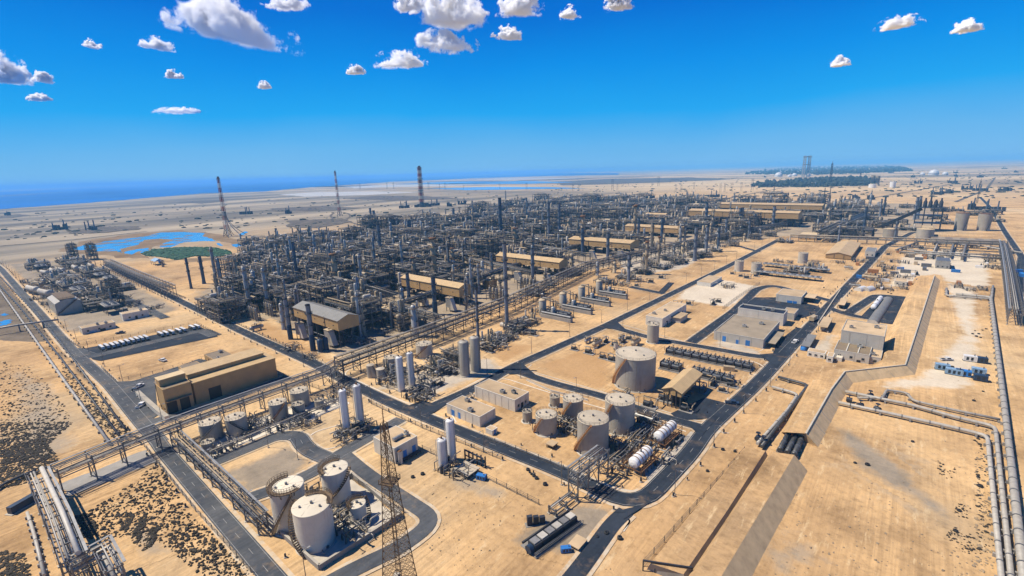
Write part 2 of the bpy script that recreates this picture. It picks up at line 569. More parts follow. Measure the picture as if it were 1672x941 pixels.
def sand_mat(name, soft=None):
    """bare sand; soft = (colour a, colour b, noise scale): another ground tone blended in by the mesh attribute fade"""
    m, nt, b = _nodes(name)
    g = nt.nodes.new('ShaderNodeGroup'); g.node_tree = SAND
    c = g.outputs['Color']
    if soft:
        pos = nt.nodes.new('ShaderNodeNewGeometry').outputs['Position']
        n = _noise(nt, pos, soft[2], 7, 0.7)
        pc = _ramp(nt, n, [(0.32, soft[0]), (0.66, soft[1])])
        pc = _mix(nt, 0.7, pc, _ramp(nt, _noise(nt, pos, 0.7, 4, 0.7), [(0.3, (0.84, 0.84, 0.84)), (0.6, (1.08, 1.08, 1.08))]), 'MULTIPLY')
        at = nt.nodes.new('ShaderNodeAttribute'); at.attribute_name = 'fade'
        ad = nt.nodes.new('ShaderNodeMath'); ad.operation = 'ADD'
        nt.links.new(at.outputs['Fac'], ad.inputs[0])
        n2 = _noise(nt, pos, 0.12, 5, 0.7)
        sb = nt.nodes.new('ShaderNodeMath'); sb.operation = 'MULTIPLY_ADD'
        sb.inputs[1].default_value = 1.6; sb.inputs[2].default_value = -0.8
        nt.links.new(n2, sb.inputs[0])
        ml = nt.nodes.new('ShaderNodeMath'); ml.operation = 'MULTIPLY'
        e = nt.nodes.new('ShaderNodeMapRange'); e.inputs['From Max'].default_value = 0.12
        nt.links.new(at.outputs['Fac'], e.inputs['Value'])
        nt.links.new(sb.outputs[0], ad.inputs[1])
        r = _ramp(nt, ad.outputs[0], [(0.25, 0.0), (0.7, soft[3] if len(soft) > 3 else 0.9)])
        nt.links.new(r, ml.inputs[0]); nt.links.new(e.outputs['Result'], ml.inputs[1])
        c = _mix(nt, ml.outputs[0], c, pc)
    nt.links.new(c, b.inputs['Base Color'])
    nt.links.new(g.outputs['Normal'], b.inputs['Normal'])
    b.inputs['Roughness'].default_value = 0.95
    b.inputs['Specular IOR Level'].default_value = 0.1
    MATS[name] = m
sand_mat('sand_ground')
def shoulder_mat():
    m, nt, b = _nodes('shoulder')
    g = nt.nodes.new('ShaderNodeGroup'); g.node_tree = SAND
    pos = nt.nodes.new('ShaderNodeNewGeometry').outputs['Position']
    n = _noise(nt, pos, 0.25, 6, 0.75)
    c = _mix(nt, _ramp(nt, n, [(0.40, 0.0), (0.62, 0.9)]), g.outputs['Color'], (0.50, 0.43, 0.32))
    nt.links.new(c, b.inputs['Base Color']); b.inputs['Roughness'].default_value = 0.95
    MATS['shoulder'] = m
shoulder_mat()
def berm_mat():
    m, nt, b = _nodes('berm_sand')
    g = nt.nodes.new('ShaderNodeGroup'); g.node_tree = SAND
    pos = nt.nodes.new('ShaderNodeNewGeometry').outputs['Position']
    n = _noise(nt, _mapped(nt, pos, (0.35, 0.9, 1), 0.15), 1.0, 6, 0.75)
    c = _mix(nt, 1.0, g.outputs['Color'], _ramp(nt, n, [(0.32, (0.84, 0.83, 0.81)), (0.5, (1.0, 1.0, 1.0)), (0.68, (1.1, 1.09, 1.07))]), 'MULTIPLY')
    nt.links.new(c, b.inputs['Base Color'])
    b.inputs['Roughness'].default_value = 0.95
    b.inputs['Specular IOR Level'].default_value = 0.1
    bp = nt.nodes.new('ShaderNodeBump'); bp.inputs['Strength'].default_value = 0.7; bp.inputs['Distance'].default_value = 0.5
    nt.links.new(n, bp.inputs['Height']); nt.links.new(bp.outputs['Normal'], b.inputs['Normal'])
    MATS['berm_sand'] = m
berm_mat()
SOFT = {'unit_floor': ((0.20, 0.165, 0.125), (0.40, 0.315, 0.205), 0.03, 0.9), 'gravel_grey': ((0.16, 0.14, 0.11), (0.33, 0.27, 0.195), 0.05), 'sand_orange': ((0.37, 0.215, 0.09), (0.45, 0.275, 0.125), 0.05),
        'sand_pale': ((0.50, 0.42, 0.31), (0.62, 0.54, 0.41), 0.05), 'paving_pale': ((0.34, 0.30, 0.24), (0.50, 0.43, 0.33), 0.06),
        'ground_dark': ((0.055, 0.05, 0.045), (0.17, 0.14, 0.105), 0.06), 'dust_shade_grey': ((0.22, 0.195, 0.155), (0.33, 0.28, 0.21), 0.04, 0.7)}
for k, v in SOFT.items(): sand_mat('soft_'+k, v)
def patch_mat(name, a, bcol, scale=0.05, rough=0.95, tracks=True):
    m, nt, b = _nodes(name)
    pos = nt.nodes.new('ShaderNodeNewGeometry').outputs['Position']
    n = _noise(nt, pos, scale, 7, 0.68)
    c = _ramp(nt, n, [(0.32, a), (0.66, bcol)])
    n3 = _noise(nt, pos, 0.7, 4, 0.7)
    c = _mix(nt, 0.7, c, _ramp(nt, n3, [(0.3, (0.84, 0.84, 0.84)), (0.6, (1.08, 1.08, 1.08))]), 'MULTIPLY')
    if name.startswith('asphalt'):
        # sand blown over the surface, patches and oil
        d = _noise(nt, pos, 0.11, 7, 0.75)
        g = nt.nodes.new('ShaderNodeGroup'); g.node_tree = SAND
        c = _mix(nt, _ramp(nt, d, [(0.54, 0.0), (0.78, 0.38)]), c, g.outputs['Color'])
        o = _noise(nt, pos, 0.35, 4, 0.7)
        c = _mix(nt, _ramp(nt, o, [(0.62, 0.0), (0.72, 0.6)]), c, (0.012, 0.013, 0.015))
    if tracks:
        s1 = _noise(nt, _mapped(nt, pos, (0.8, 0.02, 1), 0.12), 1.0, 3, 0.7)
        c = _mix(nt, 0.6, c, _ramp(nt, s1, [(0.38, (0.78, 0.77, 0.76)), (0.6, (1.1, 1.1, 1.1))]), 'MULTIPLY')
    nt.links.new(c, b.inputs['Base Color'])
    b.inputs['Roughness'].default_value = rough
    b.inputs['Specular IOR Level'].default_value = 0.15
    MATS[name] = m
patch_mat('asphalt', (0.016, 0.022, 0.032), (0.034, 0.042, 0.055), 0.08)
patch_mat('asphalt_worn', (0.045, 0.052, 0.062), (0.105, 0.106, 0.106), 0.06)
patch_mat('salt_white', (0.34, 0.325, 0.30), (0.52, 0.49, 0.44), 0.01)
patch_mat('paving_pale', (0.34, 0.30, 0.24), (0.50, 0.43, 0.33), 0.06)
patch_mat('ground_dark', (0.055, 0.05, 0.045), (0.17, 0.14, 0.105), 0.06)
patch_mat('marsh_brown', (0.15, 0.095, 0.045), (0.26, 0.18, 0.10), 0.03)
def water_mat(name, col, rough, bump, spec=0.5):
    m, nt, b = _nodes(name)
    pos = nt.nodes.new('ShaderNodeNewGeometry').outputs['Position']
    n = _noise(nt, _mapped(nt, pos, (0.0012, 0.0004, 1), 0.4), 1.0, 6, 0.6)
    c = _ramp(nt, n, [(0.35, [q*0.7 for q in col]), (0.62, [q*1.35 for q in col])])
    nt.links.new(c, b.inputs['Base Color'])
    b.inputs['Roughness'].default_value = rough
    b.inputs['Specular IOR Level'].default_value = spec
    if bump:
        bp = nt.nodes.new('ShaderNodeBump')
        bp.inputs['Strength'].default_value = bump
        bp.inputs['Distance'].default_value = 0.3
        nt.links.new(_noise(nt, pos, 0.8, 3), bp.inputs['Height'])
        nt.links.new(bp.outputs['Normal'], b.inputs['Normal'])
    MATS[name] = m
water_mat('sea_water', (0.0, 0.095, 0.33), 0.5, 0, 0.12)
water_mat('pond_water', (0.05, 0.24, 0.52), 0.15, 0.05, 0.5)
water_mat('lagoon_water', (0.10, 0.26, 0.48), 0.3, 0, 0.3)

b = MB('sand_ground')
E = 70000
b.quad((-E, -E, 0), (E, -E, 0), (E, E, 0), (-E, E, 0))
struct(b, 'ground')

ZN = [0.02]
def nextz():
    ZN[0] += 0.004
    return ZN[0]
def sheet(name, m, pts, z=None, wob=0.0, seed=1, sub=0):
    """irregular ground sheet from photo outline points"""
    z = z or nextz()
    q = [G(*p) for p in pts]
    if wob:
        rn = random.Random(seed)
        out = []
        for i in range(len(q)):
            a, c = q[i], q[(i+1) % len(q)]
            k = sub or 8
            d = (c-a)
            nrm = Vector((-d.y, d.x, 0)).normalized()
            ph = rn.random()*6
            for j in range(k):
                t = j/k
                off = (math.sin(t*9+ph)+rn.uniform(-1, 1)*0.8)*wob*(1 if j else 0.4)
                out.append(a+d*t+nrm*off)
        q = out
    bb = MB(m); bb.poly([(p.x, p.y) for p in q], z)
    return struct(bb, name)
def soft(name, m, pts, fade=8, n=60):
    z = nextz()
    q = [G(*p) for p in pts]
    x0 = min(p.x for p in q)-2; x1 = max(p.x for p in q)+2
    y0 = min(p.y for p in q)-2; y1 = max(p.y for p in q)+2
    st = max((x1-x0), (y1-y0))/n
    nx, ny = int((x1-x0)/st)+2, int((y1-y0)/st)+2
    def dist(x, y):
        d = 1e9
        for i in range(len(q)):
            a, c = q[i], q[(i+1) % len(q)]
            dx, dy = c.x-a.x, c.y-a.y
            t = max(0, min(1, ((x-a.x)*dx+(y-a.y)*dy)/(dx*dx+dy*dy+1e-9)))
            d = min(d, math.hypot(x-a.x-dx*t, y-a.y-dy*t))
        return d if inpoly(x, y, q) else -d
    val = [[max(0.0, min(1.0, dist(x0+i*st, y0+j*st)/fade)) for j in range(ny)] for i in range(nx)]
    v, f, fd = [], [], []
    ids = {}
    def vid(i, j):
        if (i, j) not in ids:
            ids[(i, j)] = len(v); v.append((x0+i*st, y0+j*st, z)); fd.append(val[i][j])
        return ids[(i, j)]
    for i in range(nx-1):
        for j in range(ny-1):
            if val[i][j]+val[i+1][j]+val[i][j+1]+val[i+1][j+1] > 0:
                f.append((vid(i, j), vid(i+1, j), vid(i+1, j+1), vid(i, j+1)))
    me = bpy.data.meshes.new(name)
    me.from_pydata(v, [], f)
    me.materials.append(MATS['soft_'+m])
    at = me.attributes.new('fade', 'FLOAT', 'POINT')
    at.data.foreach_set('value', fd)
    o = part(me, name, None); o['kind'] = 'structure'
    return o
def smooth_path(q, fil):
    if not fil or len(q) < 3: return q
    out = [q[0]]
    for i in range(1, len(q)-1):
        p = q[i]; a = q[i-1]-p; c = q[i+1]-p
        d = min(fil, a.length*0.48, c.length*0.48)
        A = p+a.normalized()*d; B = p+c.normalized()*d
        for t in (0, .17, .33, .5, .67, .83, 1):
            out.append(A*(1-t)**2+p*2*t*(1-t)+B*t*t)
    out.append(q[-1])
    return out
def ribbon(mb, q, o0, o1, z, z1=None):
    L, Rr = [], []
    for i, p in enumerate(q):
        t = (q[min(i+1, len(q)-1)]-q[max(i-1, 0)]); t.z = 0; t.normalize()
        n = Vector((-t.y, t.x, 0))
        L.append(p+n*o1); Rr.append(p+n*o0)
    for i in range(len(q)-1):
        for (aa, bb, cc, dd) in ((Rr[i], Rr[i+1], L[i+1], L[i]),):
            if z1 is None:
                mb.quad((aa.x, aa.y, z), (bb.x, bb.y, z), (cc.x, cc.y, z), (dd.x, dd.y, z))
            else:
                mb.hexa([(aa.x, aa.y, z), (bb.x, bb.y, z), (cc.x, cc.y, z), (dd.x, dd.y, z),
                         (aa.x, aa.y, z1), (bb.x, bb.y, z1), (cc.x, cc.y, z1), (dd.x, dd.y, z1)])
ROADS = []
def road(pts, w, m='asphalt', fil=14, shoulder=1.1, lines=True, dash=True, name='road'):
    q = smooth_path([G(*p) for p in pts], fil)
    ROADS.append((q, w))
    if shoulder:
        bb = MB('shoulder'); ribbon(bb, q, -w/2-shoulder, w/2+shoulder, nextz())
        SHOULD.append(bb)
    return (q, w, m, lines, dash, name)
SHOULD = []

# broad ground tones first, roads above
sheet('sea', 'sea_water', [(-900, 395), (-300, 363), (0, 342), (70, 337), (200, 327), (330, 316), (430, 313), (520, 305), (560, 303), (640, 297), (760, 292), (800, 288), (760, 284.5), (600, 288.5), (420, 296), (200, 308), (0, 321), (-900, 362)], 0.5, 14, 3, 6)
sheet('sea', 'sea_water', [(-900, 361), (0, 320), (420, 295), (600, 287.5), (860, 281.5), (860, 279.4), (400, 293.2), (0, 313.5), (-900, 348)], 0.6, 0)
sheet('sea', 'sea_water', [(560, 303), (640, 297), (760, 291.5), (900, 287.5), (1010, 285.5), (1010, 283), (860, 282.8), (760, 284.5), (600, 288)], 0.65, 10, 23)
sheet('sandbank', 'salt_white', [(455, 318), (520, 314), (610, 313), (690, 314), (600, 319), (500, 322)], 0.9, 6, 4)
sheet('sandbank', 'salt_white', [(560, 305), (640, 302), (740, 300), (820, 301), (740, 304), (640, 306), (580, 308)], 0.9, 8, 5)
sheet('lagoon', 'lagoon_water', [(640, 301), (740, 297), (860, 296), (940, 298), (860, 300.5), (740, 301.5)], 0.9, 8, 6)
sheet('lagoon', 'lagoon_water', [(700, 308), (800, 305.5), (900, 306), (960, 308), (860, 309.5), (760, 311)], 0.9, 6, 7)
sheet('sandbank', 'salt_white', [(760, 292.5), (880, 291), (960, 291.5), (880, 293), (800, 294)], 0.9, 8, 17)
sheet('mudflat', 'ground_dark', [(900, 297), (1000, 292), (1130, 290), (1200, 293), (1110, 297), (1000, 301), (920, 303)], 0.7, 20, 8)
sheet('mudflat', 'ground_dark', [(560, 325), (620, 320), (700, 321), (760, 325), (660, 328)], 0.7, 6, 9)
sheet('mudflat', 'ground_dark', [(440, 341), (520, 337), (590, 340), (545, 344), (450, 346)], 0.7, 5, 10)
sheet('mudflat', 'ground_dark', [(470, 361), (560, 357), (575, 363), (520, 373), (470, 371)], 0.7, 3, 11)
sheet('mudflat', 'ground_dark', [(112, 377), (160, 371), (225, 370), (228, 375), (165, 381), (118, 382)], 0.7, 3, 12)
sheet('mudflat', 'ground_dark', [(0, 353), (30, 350), (48, 352), (20, 356), (0, 357)], 0.7, 3, 13)
sheet('mudflat', 'ground_dark', [(290, 331), (350, 327), (372, 329), (330, 333)], 0.7, 3, 14)
sheet('marsh', 'marsh_brown', [(96, 409), (140, 393), (210, 383), (290, 376), (352, 382), (412, 396), (408, 414), (384, 426), (300, 427), (210, 421), (140, 415)], 0.05, 5, 15)
sheet('marsh', 'sand_ground', [(255, 402), (310, 394), (360, 394), (400, 405), (392, 416), (250, 428), (232, 414)], 0.06, 3, 16)
PONDS = [
 [(118, 407), (135, 401), (150, 400), (175, 393), (225, 388), (235, 386), (262, 380), (300, 379), (335, 381), (330, 386), (345, 390), (352, 394), (330, 394), (300, 396), (278, 404), (260, 404), (266, 398), (285, 392), (262, 390), (235, 392), (225, 400), (195, 407), (200, 413), (190, 410), (155, 411), (160, 406), (130, 409)],
 [(205, 411), (225, 407), (243, 405), (242, 408), (225, 411), (215, 416), (203, 413)],
 [(389, 383), (400, 378), (405, 379), (398, 384)], [(376, 400), (390, 398), (395, 402), (384, 404)], [(352, 397), (360, 398), (365, 402), (356, 401)],
 [(228, 412), (241, 408), (245, 411), (236, 415)], [(0, 526), (14, 522), (20, 524), (12, 530), (0, 533)], [(2, 513), (12, 512), (12, 516), (4, 516)]]
for i, p in enumerate(PONDS):
    sheet('pond', 'pond_water', p, 0.10, 1.2, 30+i, 4)
rn = random.Random(77)
for k in range(60):
    px, py = rn.uniform(150, 335), rn.uniform(384, 410)
    if inpoly(px, py, PONDS[0]):
        c = G(px, py); bb = MB('marsh_brown')
        bb.poly([(c.x+math.cos(a/9*2*PI)*rn.uniform(2, 5)*(1+(k % 4 == 0)), c.y+math.sin(a/9*2*PI)*rn.uniform(4, 10)*(1+(k % 4 == 0))) for a in range(9)], 0.12+k*0.002)
        struct(bb, 'marsh')
# wasteland left of the left road, ground under the units
soft('wasteland', 'ground_dark', [(-14, 446), (0, 450), (60, 517), (92, 556), (60, 560), (0, 558), (-14, 556)], 3, 170)
soft('wasteland', 'ground_dark', [(92, 558), (106, 574), (238, 702), (224, 706), (86, 578)], 3, 90)
soft('unit_paving', 'gravel_grey', [(10, 432), (110, 424), (180, 436), (300, 505), (255, 520), (140, 540), (118, 558), (75, 512)], 8)
soft('unit_paving', 'unit_floor', [(300, 485), (385, 442), (400, 400), (560, 375), (700, 350), (830, 333), (960, 326), (1340, 331), (1540, 333), (1536, 388), (1285, 386), (1182, 402), (960, 445), (760, 520), (620, 590), (545, 596), (350, 508)], 14, 90)
soft('sand_lot', 'sand_orange', [(385, 545), (440, 520), (478, 545), (560, 590), (585, 588), (660, 560), (640, 575), (560, 608), (480, 575)])
soft('worn_shaded_sand', 'dust_shade_grey', [(1290, 730), (1450, 690), (1610, 770), (1612, 880), (1530, 900), (1360, 820)], 40)  # grey tone here paints a cloud shadow into the sand colour
soft('worn_shaded_sand', 'dust_shade_grey', [(690, 770), (760, 755), (850, 800), (820, 830), (730, 810)], 10)
soft('worn_shaded_sand', 'dust_shade_grey', [(1200, 880), (1300, 850), (1420, 941), (1250, 960)], 14)
soft('worn_shaded_sand', 'dust_shade_grey', [(180, 850), (250, 840), (300, 900), (220, 930)], 8)
soft('worn_shaded_sand', 'dust_shade_grey', [(0, 590), (100, 620), (160, 720), (60, 770), (0, 800)], 14)
soft('worn_shaded_sand', 'dust_shade_grey', [(1470, 630), (1560, 560), (1600, 600), (1590, 640), (1500, 660)], 14)
for i, (poly, m) in enumerate([
    ([(860, 600), (990, 550), (1008, 562), (1000, 640), (990, 646)], 'sand_orange'),
    ([(800, 545), (850, 560), (900, 560), (820, 600), (785, 580)], 'sand_orange'),
    ([(1110, 470), (1175, 455), (1260, 470), (1195, 505), (1100, 490)], 'sand_pale'),
    ([(1000, 470), (1070, 480), (1020, 500), (985, 490)], 'sand_orange'),
    ([(1190, 575), (1240, 585), (1258, 600), (1238, 635), (1150, 690), (1060, 668), (1030, 655), (1090, 560)], 'sand_ground'),
    ([(340, 775), (470, 722), (505, 730), (525, 752), (480, 790), (400, 830), (360, 790)], 'gravel_grey'),
    ([(820, 880), (880, 828), (965, 810), (1030, 835), (1025, 850), (960, 930), (900, 915), (862, 905), (830, 900)], 'gravel_grey'),
    ([(1180, 540), (1250, 575), (1262, 582), (1240, 584), (1150, 566)], 'paving_pale'),
    ([(1310, 575), (1335, 545), (1375, 545), (1370, 575), (1330, 590)], 'paving_pale'),
    ([(1440, 470), (1465, 420), (1545, 405), (1620, 420), (1625, 470), (1540, 470), (1530, 450), (1490, 470)], 'sand_pale'),
    ([(1420, 620), (1490, 612), (1560, 545), (1535, 460), (1600, 470), (1610, 560), (1600, 640), (1440, 640)], 'sand_pale'),
    ([(1340, 690), (1400, 700), (1480, 760), (1560, 830), (1560, 870), (1500, 830), (1400, 770)], 'gravel_grey'),
    ([(560, 650), (690, 600), (800, 580), (835, 600), (700, 655), (640, 640)], 'paving_pale'),
    ([(430, 850), (575, 782), (652, 843), (522, 930)], 'concrete_pale'),
    ([(330, 720), (470, 665), (555, 650), (570, 660), (440, 715), (350, 760)], 'concrete_pale'),
    ([(300, 700), (560, 605), (560, 625), (330, 712)], 'sand_ground'),
    ([(96, 792), (240, 735), (262, 752), (110, 812)], 'concrete_grey'),
    ([(1000, 420), (1130, 395), (1190, 400), (1120, 440), (1020, 455)], 'paving_pale')]):
    if m in SOFT: soft('lot', m, poly)
    elif m != 'sand_ground': sheet('lot', m, poly, None, 0.5 if m != 'concrete' else 0, 50+i)
# roads
RL = [
 road([(-40, 405), (2, 440), (116, 571), (180, 629), (238, 698), (262, 724)], 5.6, 'asphalt_worn', 10),
 road([(172, 432), (400, 544), (519, 597), (560, 620), (640, 660), (800, 725), (934, 778), (1040, 832), (1128, 740), (1152, 704), (1236, 627), (1349, 505), (1446, 402)], 6.2, 'asphalt', 18),
 road([(1022, 836), (1000, 856), (944, 934), (880, 1010)], 4.6, 'asphalt', 6),
 road([(690, 672), (790, 628), (830, 603), (990, 532), (1187, 436), (1275, 390)], 6.2, 'asphalt', 8),
 road([(836, 604), (900, 626), (990, 649), (1056, 674), (1142, 698)], 5.2, 'asphalt', 8),
 road([(988, 531), (1060, 552), (1170, 571), (1230, 582), (1275, 586)], 5.4, 'asphalt', 8),
 road([(1128, 560), (1200, 508), (1236, 472), (1262, 466), (1345, 489), (1362, 493)], 6.4, 'asphalt', 10),
 road([(1029, 469), (1084, 480)], 6.0, 'asphalt', 4, 0.8),
 road([(1352, 503), (1385, 515), (1475, 530), (1502, 489), (1432, 482), (1385, 512)], 6.2, 'asphalt', 8),
 road([(405, 815), (470, 792), (520, 768), (545, 748), (608, 712), (655, 685)], 5.6, 'asphalt_worn', 10),
 road([(540, 752), (500, 735), (486, 712), (455, 712), (350, 755)], 6.5, 'asphalt_worn', 10, 0.8),
 road([(560, 742), (598, 775), (656, 813), (712, 850), (655, 895), (579, 930), (480, 985)], 5.0, 'asphalt_worn', 14),
 road([(118, 572), (150, 583), (330, 540), (352, 549)], 7.5, 'asphalt_worn', 4, 0),
 road([(182, 629), (215, 628), (300, 600), (332, 588)], 7.0, 'asphalt_worn', 6, 0),
 road([(245, 690), (330, 668), (470, 616)], 5.0, 'asphalt_worn', 5, 0),
 road([(190, 480), (270, 520)], 6.0, 'asphalt_worn', 0, 0),
 road([(1443, 404), (1490, 380), (1545, 378)], 6.5, 'asphalt', 6, 1),
 road([(1660, 500), (1668, 420), (1640, 378), (1618, 340), (1600, 322)], 5.5, 'asphalt', 10),
 road([(1446, 402), (1560, 408), (1660, 414)], 6, 'asphalt', 4, 1),
 road([(1080, 478), (1096, 462)], 5, 'asphalt', 0, 0),
 road([(1205, 402), (1240, 412)], 5.5, 'asphalt', 0, 0.8),
 road([(252, 714), (270, 739), (402, 893), (535, 1050)], 5.2, 'asphalt_worn', 6, 1.2),
]
for name, m, pts in [
    ('parking_lot', 'asphalt', [(131, 571), (326, 533), (356, 550), (165, 590), (152, 588)]),
    ('parking_lot', 'asphalt', [(1204, 509), (1232, 486), (1270, 486), (1335, 500), (1345, 508), (1310, 520), (1262, 506)]),
    ('parking_lot', 'asphalt', [(1405, 518), (1440, 482), (1500, 491), (1472, 532), (1440, 528)]),
    ('parking_lot', 'asphalt', [(1268, 560), (1300, 535), (1325, 540), (1290, 580), (1262, 578)]),
    ('parking_lot', 'asphalt_worn', [(194, 632), (252, 614), (256, 660), (262, 676), (240, 690), (212, 655)]),
    ('forecourt', 'asphalt', [(1108, 688), (1095, 676), (1150, 650), (1190, 660), (1160, 684)]),
    ('forecourt', 'paving_pale', [(1060, 790), (1050, 770), (1100, 735), (1128, 705), (1140, 712), (1100, 768)])]:
    sheet(name, m, pts)
for bb in SHOULD: struct(bb, 'road_shoulder')
for q, w, m, lines, dash, name in RL:
    bb = MB(m); ribbon(bb, q, -w/2, w/2, nextz()+0.02)
    struct(bb, name)
lb = MB('line_paint')
for q, w, m, lines, dash, name in RL:
    if w < 4.9 and m == 'asphalt' or w < 5.1: continue
    z = nextz()+0.03
    for o in (-w/2+0.35, w/2-0.5): ribbon(lb, q, o, o+0.12, z)
    # dashed centre line
    acc = 0
    for i in range(len(q)-1):
        a, c = q[i], q[i+1]; L = (c-a).length; t = (c-a).normalized()
        s0 = -acc
        while s0 < L:
            e0, e1 = max(0, s0), min(L, s0+3)
            if e1 > e0: ribbon(lb, [a+t*e0, a+t*e1], -0.06, 0.06, z)
            s0 += 9
        acc = L-(s0-9)
struct(lb, 'road_markings')
# junction aprons
for pts in [[(655, 668), (690, 655), (722, 664), (745, 652), (700, 680), (740, 700), (720, 690), (680, 676)],
            [(1000, 838), (1050, 826), (1095, 800), (1040, 836), (1018, 850), (1022, 838)],
            [(818, 606), (850, 592), (880, 618), (850, 612), (832, 612)],
            [(975, 536), (1005, 524), (1030, 546), (1000, 538)],
            [(1120, 692), (1152, 698), (1170, 684), (1140, 720), (1135, 706)],
            [(1240, 580), (1285, 576), (1268, 600), (1255, 592)]]:
    sheet('road_apron', 'asphalt', pts)
# kerbs round the islands between the roads
def kerb(pts, fil=6, w=0.5, closed=False):
    q = [G(*p) for p in pts]
    q = smooth_path(q, fil)
    bb = MB('concrete_pale'); ribbon(bb, q, -w/2, w/2, 0, 0.14)
    struct(bb, 'kerb')
for pts in [[(800, 612), (702, 662), (668, 660), (560, 612), (575, 600)], [(745, 690), (735, 672), (752, 660), (818, 616), (930, 652), (1120, 705)],
            [(1124, 560), (1050, 540), (1004, 527), (1020, 515)], [(868, 596), (858, 604), (990, 642), (1060, 664), (1150, 692), (1188, 664), (1188, 650)],
            [(1180, 568), (1150, 565)], [(1140, 562), (1180, 571), (1240, 576), (1262, 556)], [(760, 700), (930, 765), (1000, 798), (1060, 806), (1090, 790), (1130, 715)],
            [(1100, 578), (1232, 590), (1252, 602), (1225, 636), (1180, 660)], [(1380, 507), (1360, 502), (1375, 478)],
            [(497, 722), (512, 706), (570, 690)], [(497, 722), (540, 738), (590, 705)], [(1016, 845), (1030, 850), (1018, 868)], [(1190, 708), (1165, 704), (1190, 680)]]:
    kerb(pts)
